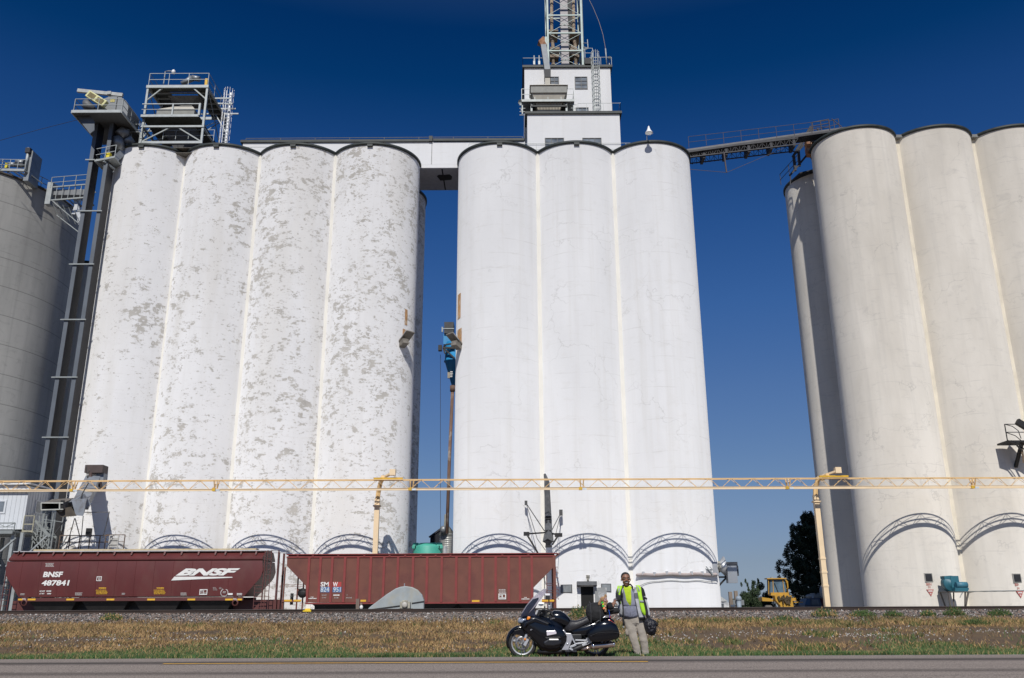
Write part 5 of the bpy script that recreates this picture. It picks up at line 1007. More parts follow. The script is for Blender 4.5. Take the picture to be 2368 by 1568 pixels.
b = MB(); b.bar(QL(165, 790, D - .9), QL(5, 930, D - .9), .1); b.bar(QL(0, 760, D - .9), QL(240, 1000, D - .9), .08); b.bar(QL(0, 1010, D - .9), QL(60, 1085, D - .9), .1); b.build('stilt_brace', M_wst, t)
b = MB(); xg = QL(25, 1200, D - 2).x
for zy in (1075, 1130, 1155, 1180, 1210, 1235): z = QL(0, zy, D - 2).z; b.bar((-36, D - 2, z), (QL(90, 0, D - 2).x, D - 2, z), .07)
b.build('lower_stair', M_wst, t)
b = MB(); b.box(-36.5, D - .3, ZF, QL(28, 0, D).x, D + 2, QL(0, 1275, D).z); q = b.build('lower_wall', M_sid, t)
# ---- stair tower and loading walkway behind the brown car
t = thing('loading_stair', 'dense steel stair and railed loading walkway behind the brown hopper car', 'stairs', (-30, 61.5, ZF))
D = 61.6; b = MB()
for i in range(11):
    a_ = QL(330 + i * 17, 790 + i * 12, D); b.bar(a_, a_ + Vector((.05, .9, 0)), .14, .04)
for dy in (0, .9): b.bar(QL(330, 780, D) + Vector((0, dy, 0)), QL(500, 1000, D) + Vector((0, dy, 0)), .07, .2)
for dy in (0, .9): b.bar(QL(370, 610, D) + Vector((0, dy, 0)), QL(520, 780, D) + Vector((0, dy, 0)), .06, .16)
for i in range(8):
    a_ = QL(375 + i * 17, 690 + i * 18, D); b.bar(a_, a_ + Vector((.05, .9, 0)), .14, .04)
b.build('stair_flight', M_steel, t)
b = MB()
for U, v0, v1 in ((340, 720, 1000), (420, 560, 1000), (440, 770, 1000), (520, 770, 1000), (575, 600, 1000), (470, 500, 760), (490, 560, 1000)): b.bar(QL(U, v0, D), (QL(U, v0, D).x, D, ZF), .07)
b.build('stair_post', M_steel, t)
b = MB(); rail_run(b, QL(430, 690, D), QL(640, 720, D), 1.25, 2, .06, 1); rail_run(b, QL(370, 780, D), QL(520, 780, D), 1.0, 3, .06, 1)
for (a1, b1, a2, b2) in ((380, 610, 520, 760), (345, 720, 400, 780), (350, 790, 330, 900), (345, 800, 440, 910), (430, 780, 520, 900), (520, 780, 440, 900), (640, 880, 700, 770)): b.bar(QL(a1, b1, D), QL(a2, b2, D), .07)
b.build('stair_railing', M_steel, t)
M_rr = mat('railing_rusty', (.16, .11, .08), .7, .2, var=.4, vscale=6)
b = MB(); rail_run(b, QL(610, 905, D), QL(1135, 905, D), QL(0, 765, D).z - QL(0, 905, D).z, 5, .08, 1); rail_run(b, QL(1090, 905, D), QL(1290, 905, D), .95, 3, .07, 1); b.build('walkway_railing', M_rr, t)
b = MB(); b.box(QL(560, 0, D).x, D, QL(0, 930, D).z - .1, QL(1290, 0, D).x, D + 1.2, QL(0, 930, D).z); 
for U in (600, 840, 1080, 1280): b.bar((QL(U, 0, D).x, D + .1, ZF), (QL(U, 0, D).x, D + .1, QL(0, 930, D).z), .12)
b.build('walkway', M_steel, t)
b = MB(); a_, c_ = QL(1150, 765, D - .1), QL(1225, 905, D - .1); rail_run(b, (a_.x, D - .1, c_.z), (c_.x, D - .1, c_.z), a_.z - c_.z, 1, .08, 2); b.box(a_.x + .05, D - .08, c_.z + .1, c_.x - .05, D - .05, c_.z + .75); b.build('gate', mat('gate_pale', (.5, .49, .46), .7, var=.2), t)
# ---- big loading chute
t = thing('loading_chute', 'large grey grain loading chute reaching from the first silo over the brown car', 'chute', QL(1000, 100, 62))
M_ch = mat('chute_grey', (.22, .24, .27), .6, .2, var=.18, vscale=1.2, dirt=(.12, .10, .09), dirt_amt=.5); M_chd = mat('chute_worn', (.13, .115, .10), .75, var=.3, vscale=2)
a_, c_ = QL(938, 42, 63.9), QL(1112, 122, 63.9); b = MB(); b.box(a_.x, 63.2, c_.z, c_.x, 64.4, a_.z); b.build('gate_box', mat('box_brown', (.085, .06, .055), .7, var=.1), t)
b = MB(); b.box(QL(1050, 0, 63.9).x, 63.5, QL(0, 262, 63.9).z, QL(1000, 0, 63.9).x - .2, 64.3, c_.z - .002); b.build('throat', M_ch, t)
A_, B_ = QL(970, 190, 63.2), QL(845, 440, 58.9)
b = MB(); b.bar(A_, B_, .95, .7); b.build('chute_body', M_ch, t)
b = MB(); b.bar(QL(890, 390, 59.1), QL(770, 470, 58.6), .9, .85); b.build('chute_knuckle', M_ch, t)
def hexa(b, F, B, open_front=False):
    """box between a front and a back quadrilateral, corners listed round"""
    fs = [(0, 4, 5, 1), (1, 5, 6, 2), (2, 6, 7, 3), (3, 7, 4, 0), (7, 6, 5, 4)] + ([] if open_front else [(0, 1, 2, 3)])
    b.add(list(F) + list(B), fs)
dF, dB = 57.7, 59.3
b = MB(); hexa(b, [QL(430, 425, dF), QL(662, 425, dF), QL(662, 492, dF), QL(430, 498, dF)], [QL(560, 385, dB), QL(770, 372, dB), QL(770, 450, dB), QL(575, 470, dB)], True); b.build('spout_hood', M_chd, t)
b = MB(); b.bar(QL(430, 425, dF - .01), QL(662, 425, dF - .01), .07); b.bar(QL(430, 497, dF - .01), QL(662, 491, dF - .01), .07); b.bar(QL(432, 425, dF - .02), QL(432, 497, dF - .02), .06); b.bar(QL(625, 425, dF - .02), QL(625, 492, dF - .02), .08); b.build('outlet', mat('outlet_pale', (.42, .42, .38), .6, var=.2), t)
b = MB(); b.bar(QL(630, 458, dF + .1), QL(664, 458, dF + .1), .12, .75); b.build('outlet_cheek', M_blk, t)
b = MB(); hexa(b, [QL(575, 495, 58.0), QL(745, 465, 58.0), QL(800, 560, 58.0), QL(640, 572, 58.0)], [QL(640, 470, 59.4), QL(790, 455, 59.4), QL(800, 545, 59.4), QL(660, 560, 59.4)]); b.build('underside_plate', mat('chute_brown', (.085, .068, .05), .8, var=.3, vscale=2), t)
b = MB(); hexa(b, [QL(745, 385, 58.1), QL(905, 385, 58.1), QL(868, 560, 58.1), QL(790, 555, 58.1)], [QL(770, 380, 59.0), QL(915, 372, 59.0), QL(890, 500, 59.0), QL(790, 520, 59.0)]); b.build('elbow_box', M_ch, t)
b = MB()
for (a1, b1, a2, b2) in ((780, 585, 690, 905), (690, 585, 575, 745), (785, 585, 835, 780), (870, 560, 840, 905), (870, 522, 1145, 522), (1145, 515, 1075, 790), (935, 80, 920, 165), (900, 40, 915, 165)): b.bar(QL(a1, b1, 60.2), QL(a2, b2, 60.8), .045)
b.build('support_rod', mat('rod_dark', (.10, .10, .10), .6), t)
b = MB(); p = QL(945, 110, 62.9); b.tube([p, p + Vector((.1, 0, -.8)), p + Vector((.9, 0, -.9))], .14, 8); b.build('gate_motor', mat('motor_dark', (.06, .035, .03), .6), t)
b = MB(); b.tube([QL(925, 215, 59), QL(860, 330, 58.5), QL(840, 400, 58.3), QL(760, 470, 58.2)], .035, 6); b.build('hose', M_blk, t)
b = MB(); p = QL(920, 718, 63.8); b.box(p.x - .16, 63.8, p.z - .26, p.x + .2, 64.6, p.z + .2); tag(b.build('wall_box', M_blk), 'small black box on the first silo under the loading chute', 'junction box')

# ================================================================== GAP BETWEEN THE WHITE GROUPS
QG = surveyor(1700, 1250, 0.2551, 0.2551, 380, 600)
t = thing('cyclone', 'blue dust cyclone with a black intake beside the clean white silo', 'cyclone', QG(400, 800, 71.5))
D = 71.5; cxx = QG(455, 0, D).x + .0; M_bl = mat('cyclone_blue', (.02, .22, .46), .45, var=.15, vscale=1.5)
zt_ = QG(0, 480, D).z; z_1 = QG(0, 765, D).z; z_2 = QG(0, 1150, D).z; rad = abs(QG(315, 0, D).x - cxx)
b = MB(); b.lathe([(rad * .95, zt_), (rad, zt_ - .2), (rad, z_1), (rad + .07, z_1), (rad + .07, z_1 - .08), (rad, z_1 - .08), (rad * .2, z_2)], (cxx, D, 0), 32); b.build('cone_body', M_bl, t)
b = MB(); b.box(QG(292, 0, D).x, D - .4, QG(0, 520, D).z, QG(400, 0, D).x, D + .4, QG(0, 365, D).z); b.build('inlet_duct', M_bl, t)
b = MB(); b.box(QG(302, 0, D).x, D - .6, QG(0, 360, D).z, QG(450, 0, D).x, D + .6, QG(0, 185, D).z); q = b.build('intake_box', mat('intake_dark', (.03, .032, .035), .6, var=.3), t)
b = MB(); z = QG(0, 292, D).z; b.bar((QG(270, 0, D).x, D - .62, z), (QG(458, 0, D).x, D - .62, z), .08); b.bar((QG(275, 0, D).x, D - .62, z - .3), (QG(275, 0, D).x, D - .62, z + .15), .12); b.build('intake_bar', M_steel, q)
b = MB(); a_ = QG(210, 560, D - .9); b.box(a_.x, D - 1.1, a_.z - .25, QG(278, 0, D).x, D - .7, a_.z + .22); b.bar(QG(280, 555, D - .9), QG(465, 560, D - .9), .14); b.bar(QG(290, 560, D - .9), QG(465, 720, D - .9), .12); b.bar(QG(285, 560, D - .9), QG(315, 650, D - .9), .12); b.tube([QG(290, 545, D - .9), QG(330, 505, D - .95), QG(430, 490, D - 1)], .07, 6); b.build('support_bracket', M_blk, t)
b = MB(); b.box(QG(368, 0, D).x, D - rad * .75, QG(0, 1055, D).z, QG(405, 0, D).x, D - rad * .5, QG(0, 965, D).z); b.build('label_plate', mat('plate_tan', (.40, .35, .26), .7, var=.2), t)
tiny_print('small_stencil', 4, QG(403, 975, D).x, D - rad * .80, QG(403, 968, D).z, .22, .14, M_wh, t, 11)
pa, pb, pc = QG(432, 1240, D), P(1048, 930, D), P(1033, 1235, D)
b = MB(); b.tube([QG(432, 1150, D), pa], .22, 10); b.tube([pa, Vector((pc.x + .1, D, (pa.z + pc.z) / 2)), pc], .14, 10); b.build('down_pipe', mat('pipe_rusty', (.20, .12, .085), .7, .1, var=.35, vscale=1.2, dirt=(.5, .45, .40), dirt_amt=.7, dirt_scale=1.1, stretch=(1, 1, .5)), t)
QB = surveyor(1620, 2050, 0.12752, 0.12755, 1000, 900)
t = thing('corrugated_bin', 'small corrugated steel bin with conical roof in the gap between silos', 'grain bin', (QB(1330, 0, 76).x, 76, ZF))
D = 76; cxx = QB(1330, 0, D).x; rad = cxx - QB(1095, 0, D).x; ze = QB(0, 740, D).z; za = QB(0, 560, D).z
prof = [(rad, ZF)]; z = ZF
while z < ze: prof += [(rad, z + .05), (rad + .04, z + .11), (rad, z + .17)]; z += .17
b = MB(); b.lathe(prof + [(rad, ze)], (cxx, D, 0), 40, caps=False); b.build('corrugated_wall', mat('corrugated', (.42, .42, .40), .45, .5, var=.1), t)
b = MB(); b.lathe([(rad + .1, ze), (rad * .35, za + .3), (rad * .3, za + 1.3), (0.01, za + 1.4)], (cxx - .1, D, 0), 30); b.build('cone_roof', mat('cone_roof', (.33, .33, .28), .6, .3, var=.15), t)
b = MB(); b.sphere((QB(1200, 0, D - 1.0).x, D - 1.0, QB(0, 540, D - 1).z), .32, 14, 8); b.build('roof_vent', M_dr, t)
b = MB(); b.bar((QB(1240, 0, D - 2).x, D - rad - .1, ZF), (QB(1240, 0, D - 2).x, D - rad - .1, QB(0, 1020, D - 2).z), .32, .15); b.build('conduit', M_galv, t)
t = thing('black_shed', 'black shed with a sloping roof behind the corrugated bin', 'shed', (QB(1000, 0, 82).x, 84, ZF)); D = 82
b = MB(); b.prism([(QB(790, 0, D).x, ZF), (QB(790, 0, D).x, QB(0, 780, D).z), (QB(1180, 0, D).x, QB(0, 470, D).z), (QB(1350, 0, D).x, QB(0, 400, D).z), (QB(1460, 0, D).x, QB(0, 560, D).z), (QB(1500, 0, D).x, ZF)], D, D + 7); b.build('wall', mat('shed_black', (.010, .011, .018), .8), t)
b = MB(); b.bar((QB(785, 0, D).x - .1, D - .05, QB(0, 785, D).z), (QB(1180, 0, D).x, D - .05, QB(0, 468, D).z), .12, .14); b.build('roof_edge', mat('shed_edge', (.03, .035, .05), .7), t)
t = thing('teal_tank', 'teal plastic tank with lugs seen above the ribbed red car', 'tank', (QB(700, 0, 64).x, 64, ZF))
D = 64.3; cxx = QB(715, 0, D).x; rad = (QB(1180, 0, D).x - QB(250, 0, D).x) / 2; ze = QB(0, 1100, D).z; za = QB(0, 990, D).z
M_teal = mat('tank_teal', (.055, .34, .25), .55, var=.12, vscale=1.0, dirt=(.04, .25, .18), dirt_amt=.4)
b = MB(); b.lathe([(rad, ZF), (rad, ze), (rad * .93, ze + .12), (rad * .62, ze + .3), (rad * .55, za), (.01, za + .05)], (cxx, D + rad - .9, 0), 40); b.build('tank_shell', M_teal, t)
for zx in (318, 400, 945, 1055, 1140):
    x = QB(zx, 0, D).x; b = MB(); b.box(x - .11, D + rad - 1.6, ze - .1, x + .11, D + rad - 1.45, QB(0, 965, D).z); b.box(x - .16, D + rad - 1.62, ze - .12, x + .16, D + rad - 1.43, ze + .1); b.build('lifting_lug', M_teal, t, bevel=.03)

# ================================================================== SPOUTS AND SMALL THINGS ON THE WHITE SILOS
M_rp = mat('rust_patch', (.48, .27, .12), .8, var=.25, vscale=3, dirt=(.62, .58, .5), dirt_amt=.5, dirt_scale=2)
def side_spout(name, label, pos, dirx, patch_c):
    t_ = thing('wall_spout', label, 'spout', pos, 'grain spouts high on the silo walls'); p = Vector(pos)
    b = MB(); b.bar(p + Vector((-.35 * dirx, .25, -.35)), p + Vector((.45 * dirx, -.55, .45)), .8, .12); b.bar(p + Vector((-.3 * dirx, .1, -.5)), p + Vector((.1 * dirx, -.5, -.3)), .5, .4); b.build('hood', mat('spout_grey', (.22, .20, .17), .6, .3, var=.3, vscale=3), t_)
    b = MB(); b.bar(p + Vector((.42 * dirx, -.56, .42)), p + Vector((-.02 * dirx, -.12, -.03)), .82, .05); b.build('lip', M_galv, t_)
    return t_
# rusty patches as steel plates bolted on the curved wall
def plate(cx_, cy_, r_, A0, A1, z0, z1, label, parent=None, off=.02):
    b = MB(); n_ = 6; vs = []
    for rr_ in (r_ + .005, r_ + off):
        for z in (z0, z1):
            for i in range(n_ + 1): A = R(A0 + (A1 - A0) * i / n_); vs.append((cx_ + rr_ * math.cos(A), cy_ + rr_ * math.sin(A), z))
    m_ = n_ + 1; fs = []
    for i in range(n_): fs += [(2 * m_ + i, 2 * m_ + i + 1, 3 * m_ + i + 1, 3 * m_ + i), (m_ + i, m_ + i + 1, 3 * m_ + i + 1, 3 * m_ + i), (i, i + 1, 2 * m_ + i + 1, 2 * m_ + i)]
    fs += [(0, m_, 3 * m_, 2 * m_), (m_ - 1, 2 * m_ - 1, 4 * m_ - 1, 3 * m_ - 1)]
    b.add(vs, fs, 0, False); return tag(b.build('rust_plate', M_rp), label, 'wall plate')
zs1 = P(937, 785, 65.5).z
side_spout('a', 'grain spout with rusty plate on the right flank of the fourth peeling silo', (LX[3] + rl * math.cos(R(-33)) + .15, yl + rl * math.sin(R(-33)) - .3, zs1), 1, None)
plate(LX[3], yl, rl, -36, -31, zs1 - .2, zs1 + .9, 'rusty plate behind the spout on the fourth peeling silo'); plate(LX[3], yl, rl, -33, -28, zs1 + 1.3, zs1 + 2.6, 'larger rusty plate above the spout on the fourth peeling silo')
side_spout('b', 'grain spout with rusty plate on the left flank of the first clean silo', (MX[0] + rm * math.cos(R(207)) - .3, ym + rm * math.sin(R(207)) - .3, zs1 - .1), -1, None)
plate(MX[0], ym, rm, 199, 213, zs1 - .4, zs1 + 1.0, 'rusty plate behind the spout on the first clean silo'); plate(MX[0], ym, rm, 199, 209, zs1 + 1.9, zs1 + 4.0, 'pale rusty plate above the spout on the first clean silo')
# central loading spout
QC = surveyor(2000, 1850, 0.38256, 0.38265, 500, 700)
t = thing('loading_spout', 'long dark grain spout with cross arms hanging before the joint of the clean silos', 'spout', QC(505, 750, 62))
pA, pB, pC = QC(483, 125, 64.7), QC(503, 560, 62.6), QC(508, 750, 61.6)
M_sp = mat('spout_dark', (.085, .088, .092), .65, .2, var=.3, vscale=2.5, dirt=(.2, .2, .2), dirt_amt=.3)
b = MB(); b.tube([pA + Vector((-.1, 0, 0)), QC(490, 200, 64.2), pB], [.10, .20, .25], 4); b.build('upper_tube', M_sp, t)
b = MB(); b.tube([pB, pC], [.25, .27], 4); b.tube([pC, QC(503, 830, 61.3)], [.32, .38], 4); b.build('telescopic_tube', mat('spout_mid', (.15, .155, .16), .6, .3, var=.25, vscale=4), t)
b = MB(); z = QC(0, 865, 61.2).z; b.tube([QC(503, 825, 61.25), QC(503, 875, 61.2)], .2, 6); b.box(QC(472, 0, 61.2).x, 60.9, QC(0, 888, 61.2).z, QC(537, 0, 61.2).x, 61.5, QC(0, 870, 61.2).z); b.build('spout_nozzle', M_blk, t)
for k_, v in enumerate((570, 590, 625, 715)):
    p = QC(504, v, 62.2 if v < 700 else 61.7); b = MB(); b.box(p.x - .2, p.y - .22, p.z - .04, p.x + .2, p.y + .22, p.z + .04); b.build('band', M_blk, t)
b = MB(); L_, R_ = QC(278, 748, 60.8), QC(612, 760, 60.8); c1 = QC(470, 735, 61.6); c2 = QC(540, 742, 61.6)
b.bar(L_, c1, .10); b.bar(R_, c2, .10); b.box(L_.x - .2, 60.6, L_.z - .12, L_.x + .2, 61.0, L_.z + .12); b.box(R_.x - .25, 60.6, R_.z - .12, R_.x + .25, 61.0, R_.z + .12); b.bar(L_, QC(395, 945, 64.4), .09); b.bar(R_, QC(548, 860, 64.4), .09); b.build('cross_arm', M_blk, t)
b = MB(); pL, pR_ = QC(272, 425, 64.0), QC(637, 525, 63.9); b.box(pL.x - .1, 63.8, pL.z - .15, pL.x + .1, 64.1, pL.z + .15); b.box(pR_.x - .12, 63.8, pR_.z - .2, pR_.x + .12, 64.1, pR_.z + .2)
b.bar(pL, QC(465, 718, 61.9), .045); b.bar(pL, QC(390, 800, 63), .03); b.bar(QC(390, 800, 63), QC(475, 920, 64), .03); b.bar(pR_, QC(540, 715, 61.9), .04); b.bar(pR_, QC(585, 745, 61.5), .03); b.build('stay_cable', mat('cable_dark', (.07, .07, .07), .6), t)
# door, shutters, pipe work at the foot of the clean silos
QD = surveyor(1980, 2230, 0.3081, 0.30804, 1200, 450)
def cyl_y(x, cx_, yc_, r_): return yc_ - math.sqrt(max(.01, r_ * r_ - (x - cx_) ** 2))
D = 64.0; t = thing('door_bay', 'dark doorway with a grey canopy at the foot of the middle clean silo', 'doorway', (5.2, D, ZF))
a_, c_ = QD(1110, 380, D), QD(1285, 660, D); yd = cyl_y(c_.x, MX[1], ym, rm)
b = MB(); b.box(a_.x - .25, D - .12, ZF, a_.x, yd + .25, a_.z + .2); b.box(c_.x, D - .12, ZF, c_.x + .25, yd + .25, a_.z + .2); b.box(a_.x - .25, D - .12, a_.z + .001, c_.x + .25, yd + .25, a_.z + .25); b.build('door_surround', mw, t)
b = MB(); b.box(a_.x, D - .06, ZF, c_.x, D - .02, a_.z); b.build('dark_opening', M_dark, t)
a2, c2 = QD(1067, 312, D - .7), QD(1323, 362, D - .7); b = MB(); b.box(a2.x, D - .75, c2.z, c2.x, D - .1, a2.z); b.build('canopy', mat('canopy_grey', (.14, .145, .155), .7, var=.2, vscale=4), t)
b = MB(); b.tube([QD(1207, 310, D), QD(1207, 235, D)], .08, 8); b.tube([QD(1207, 262, D), QD(1207, 250, D)], .13, 8); b.tube([QD(1207, 240, D), QD(1207, 232, D)], .14, 8); b.build('vent_pipe', mat('pipe_beige', (.42, .40, .34), .7), t)
b = MB(); a2, c2 = QD(1290, 395, D), QD(1450, 660, D); b.box(a2.x, D - .35, ZF, c2.x, D - .28, a2.z); b.box(a2.x + .15, D - .372, ZF + .1, c2.x - .15, D - .351, a2.z - .12); b.build('open_door', mat('door_peeling', (.30, .31, .31), .7, var=.15, vscale=2, dirt=(.7, .7, .7), dirt_amt=.6, dirt_scale=2.2), t)
def shutter(zx0, zy0, zx1, zy1, label):
    a2, c2 = QD(zx0, zy0, D), QD(zx1, zy1, D); xm = (a2.x + c2.x) / 2; yy = min(cyl_y(a2.x, MX[1], ym, rm), cyl_y(c2.x, MX[1], ym, rm)) ; q = thing('wall_shutter', label, 'shutter', (xm, yy, a2.z), 'grey shutters beside the doorway')
    yb = max(cyl_y(a2.x, MX[1], ym, rm), cyl_y(c2.x, MX[1], ym, rm)) + .1
    ya_, yc_ = cyl_y(a2.x, MX[1], ym, rm), cyl_y(c2.x, MX[1], ym, rm); b = MB(); b.prism([(a2.x, ya_ - .05), (c2.x, yc_ - .05), (c2.x, yc_ + .1), (a2.x, ya_ + .1)], c2.z, a2.z, 0, 'xy'); b.build('shutter_frame', M_frame, q); b = MB()
    for i in range(10): x = a2.x + .06 + (c2.x - a2.x - .12) * i / 10; w_ = (c2.x - a2.x) * .08; y0q, y1q = [ya_ + (yc_ - ya_) * (q_ - a2.x) / (c2.x - a2.x) for q_ in (x, x + w_)]; b.prism([(x, y0q - .075), (x + w_, y1q - .075), (x + w_, y1q - .051), (x, y0q - .051)], c2.z + .05, a2.z - .05, 0, 'xy')
    b.build('shutter_panel', mat('shutter_grey', (.26, .28, .29), .6, .2, var=.15, vscale=3), q)
shutter(856, 352, 1006, 461, 'grey ribbed shutter left of the doorway'); shutter(1378, 341, 1518, 450, 'grey ribbed shutter right of the doorway')
t = thing('wall_conduit', 'pale pipe running round the third clean silo behind the man', 'pipe', (MX[2], 64, P(1560, 1328, 64).z))
zc = P(1540, 1328, 63.9).z; pts = []
for i in range(24): A = R(221 + i * 4.5); pts.append((MX[2] + (rm + .16) * math.cos(A), ym + (rm + .16) * math.sin(A), zc + .03 * math.sin(i * .9)))
b = MB(); b.tube(pts, .11, 8); b.build('pipe', mat('pipe_pale', (.46, .40, .38), .7, var=.12, dirt=(.3, .2, .17), dirt_amt=.4), t)
for i in range(2, 24, 3): p = Vector(pts[i]); b = MB(); b.box(p.x - .08, p.y - .1, p.z - .05, p.x + .08, p.y + .2, p.z + .2); b.build('bracket', M_galv, t)
b = MB(); b.tube([(x_, y_ + .1, z_ - .45 - .06 * (i % 3 == 0) * 0 - (.0 if i > 4 else .035 * (5 - i) ** 1.6)) for i, (x_, y_, z_) in enumerate(pts)], .022, 5); b.build('thin_conduit', M_steel, t)
QS = surveyor(2800, 2200, 0.25338, 0.2533, 400, 400)
t = thing('dust_blower', 'galvanised blower housing on a bracket at the right flank of the clean silos', 'blower', QS(480, 400, 66.5))
D = 66.5; a_, c_ = QS(388, 198, D), QS(572, 280, D)
b = MB(); b.box(a_.x, D - .6, QS(0, 262, D).z, QS(575, 0, D).x, D + .7, a_.z); b.box(QS(545, 0, D).x, D - .6, QS(0, 415, D).z, QS(583, 0, D).x, D + .7, QS(0, 262, D).z - .001); b.build('fan_housing', mat('housing_dark', (.06, .065, .075), .5, .3, var=.2), t)
b = MB(); b.box(QS(402, 0, D).x, D - .75, QS(0, 528, D).z, QS(550, 0, D).x, D - .1, QS(0, 258, D).z); b.build('outlet_duct', mat('duct_bright', (.36, .38, .40), .4, .5, var=.1, vscale=1), t)
b = MB(); b.tube([QS(250, 270, D), QS(320, 268, D), QS(388, 262, D)], [.33, .38, .75], 14); b.build('inlet_cone', M_galv, t)
b = MB()
for zx in (255, 275, 298): b.tube([QS(zx, 270, D), QS(zx + 9, 270, D)], .42, 14)
b.build('duct_band', mat('band_cream', (.5, .47, .38), .6), t)
b = MB(); b.box(QS(100, 0, 64.7).x, 64.6, QS(0, 400, 64.7).z, QS(185, 0, 64.7).x, 65.3, QS(0, 305, 64.7).z); b.box(QS(180, 0, 65.5).x, 65.2, QS(0, 410, 65.5).z, QS(272, 0, 65.5).x, 66.3, QS(0, 190, 65.5).z); b.build('wall_housing', mat('housing_zinc', (.34, .35, .37), .55, .3, var=.15), t)
b = MB(); b.bar(QS(95, 262, 64.5), QS(210, 400, 64.5), .06); b.bar(QS(155, 265, 64.5), QS(210, 330, 64.5), .05); b.build('stay_rod', M_steel, t)
b = MB(); b.bar(QS(270, 425, D), (QS(285, 0, D).x, D, ZF), .16); b.bar(QS(270, 430, D), QS(405, 430, D), .12); b.bar(QS(285, 580, D), QS(405, 452, D), .12); b.bar((QS(400, 0, D).x, D, QS(0, 260, D).z), (QS(400, 0, D).x, D, QS(0, 460, D).z), .1); b.build('support_frame', M_blk, t)

# ================================================================== CREAM SILO FITTINGS
QR = surveyor(2700, 1850, 0.58953, 0.58972, 1950, 850)
M_red = mat('sign_red', (.46, .15, .13), .7, var=.2); M_redl = mat('stencil_red', (.50, .24, .20), .8, var=.3)
for (zx0, zy0, zx1, zy1, tx, ty, num, lb_, gi) in ((1690, 757, 1741, 806, 1729, 886, '35', 'dark bin hatch left of the teal blower', 0), (2288, 760, 2342, 810, 2337, 897, '38', 'dark bin hatch near the right edge', 1)):
    a_, c_ = QR(zx0, zy0, 62.8), QR(zx1, zy1, 62.8); cxx = RX[gi]; yy = min(cyl_y(a_.x, cxx, yr, rr), cyl_y(c_.x, cxx, yr, rr)); yb = max(cyl_y(a_.x, cxx, yr, rr), cyl_y(c_.x, cxx, yr, rr)) + .1
    t = thing('bin_hatch', lb_, 'hatch', (a_.x, yy, a_.z), 'bin hatches of the cream silos')
    b = MB(); b.box(a_.x - .05, yy - .04, c_.z - .05, c_.x + .05, yb, a_.z + .05); b.build('hatch_frame', mat('frame_pale', (.35, .34, .31), .7), t)
    b = MB(); b.box(a_.x, yy - .06, c_.z, c_.x, yy - .041, a_.z); b.build('hatch_door', mat('hatch_black', (.022, .022, .024), .5, var=.4, vscale=4), t)
    xm = (a_.x + c_.x) / 2; ys_ = cyl_y(xm, cxx, yr, rr); text('BIN', 'bin_stencil', .23, M_redl, xm - .22, ys_ - .001, QR(0, ty - 60 if gi == 0 else ty - 65, 62.8).z - .08, t, .01); text(num, 'bin_stencil', .19, M_redl, xm - .12, ys_ - .001, QR(0, ty - 50, 62.8).z - .16, t, .006)
    p = QR(tx, ty, 62.8); y2 = min(cyl_y(p.x - .3, cxx, yr, rr), cyl_y(p.x + .3, cxx, yr, rr)); t2 = thing('warning_triangle', 'small red downward triangle sign under the %s' % lb_, 'sign', (p.x, y2, p.z), 'red triangle signs')
    b = MB(); b.prism([(p.x - .25, p.z + .23), (p.x + .25, p.z + .23), (p.x, p.z - .24)], y2 - .03, y2 + .1); b.build('sign_plate', M_red, t2)
    tiny_print('sign_marks', 1, p.x - .14, y2 - .03, p.z + .08, .30, .16, M_wh, t2, 12); tiny_print('sign_marks', 1, p.x - .03, y2 - .03, p.z - .08, .07, .14, M_wh, t2, 13)
t = thing('teal_blower', 'teal centrifugal blower on a metal stand between the two bin hatches', 'blower', (QR(1905, 820, 61.6).x, 61.6, ZF))
M_tb = mat('blower_teal', (.025, .125, .165), .5, var=.15, vscale=2); D = 61.4
b = MB(); a_ = QR(1858, 820, D); rad = (QR(0, 768, D).z - QR(0, 878, D).z) / 2; zc = QR(0, 822, D).z
b.lathe([(.01, -.02), (rad * .45, -.02), (rad * .5, .03), (rad * .95, 0), (rad, .05), (rad, .5), (rad * .9, .55)], (a_.x + .25, D + .1, zc), 28, 0, 'y'); b.build('scroll', M_tb, t)
b = MB(); b.box(a_.x + .2, D + .05, QR(0, 862, D).z, QR(1937, 0, D).x, D + 1.0, QR(0, 770, D).z); b.box(QR(1843, 0, D).x, D + .1, QR(0, 790, D).z, a_.x + .2, D + .7, QR(0, 770, D).z); b.build('outlet_box', M_tb, t)
b = MB(); a2 = QR(1905, 832, D - .2); b.tube([a2, a2 + Vector((.75, 0, 0))], .2, 14); q = b.build('motor', mat('motor_teal', (.05, .17, .23), .5), t); b = MB(); b.box(a2.x, D - .3, a2.z - .32, a2.x + .8, D + .1, a2.z - .18); b.build('motor_foot', M_tb, q)
b = MB(); b.prism([(QR(1880, 0, D).x, QR(0, 876, D).z), (QR(1970, 0, D).x, QR(0, 876, D).z), (QR(1970, 0, D).x, QR(0, 848, D).z), (QR(1925, 0, D).x, QR(0, 866, D).z), (QR(1885, 0, D).x, QR(0, 848, D).z)], D - .35, D + .9); b.build('base_plate', M_tb, t)
b = MB(); b.box(QR(1830, 0, D).x, D - .4, QR(0, 882, D).z, QR(1975, 0, D).x, D + 1.1, QR(0, 877, D).z)
for zx in (1836, 1950): b.bar((QR(zx, 0, D).x, D - .3, QR(0, 882, D).z), (QR(zx - (0 if zx < 1900 else 35), 0, D).x, D - .3, ZF), .09)
b.bar((QR(1838, 0, D).x, D + .9, QR(0, 882, D).z), (QR(1885, 0, D).x, D + .9, ZF), .08); b.bar((QR(1970, 0, D).x, D - .3, QR(0, 884, D).z), (QR(1905, 0, D).x, D - .3, ZF + .3), .09); b.bar((QR(1905, 0, D).x, D + .4, QR(0, 884, D).z), (QR(1862, 0, D).x, D, ZF + .5), .07); b.build('stand', mat('stand_brown', (.13, .115, .10), .7, .2), t)
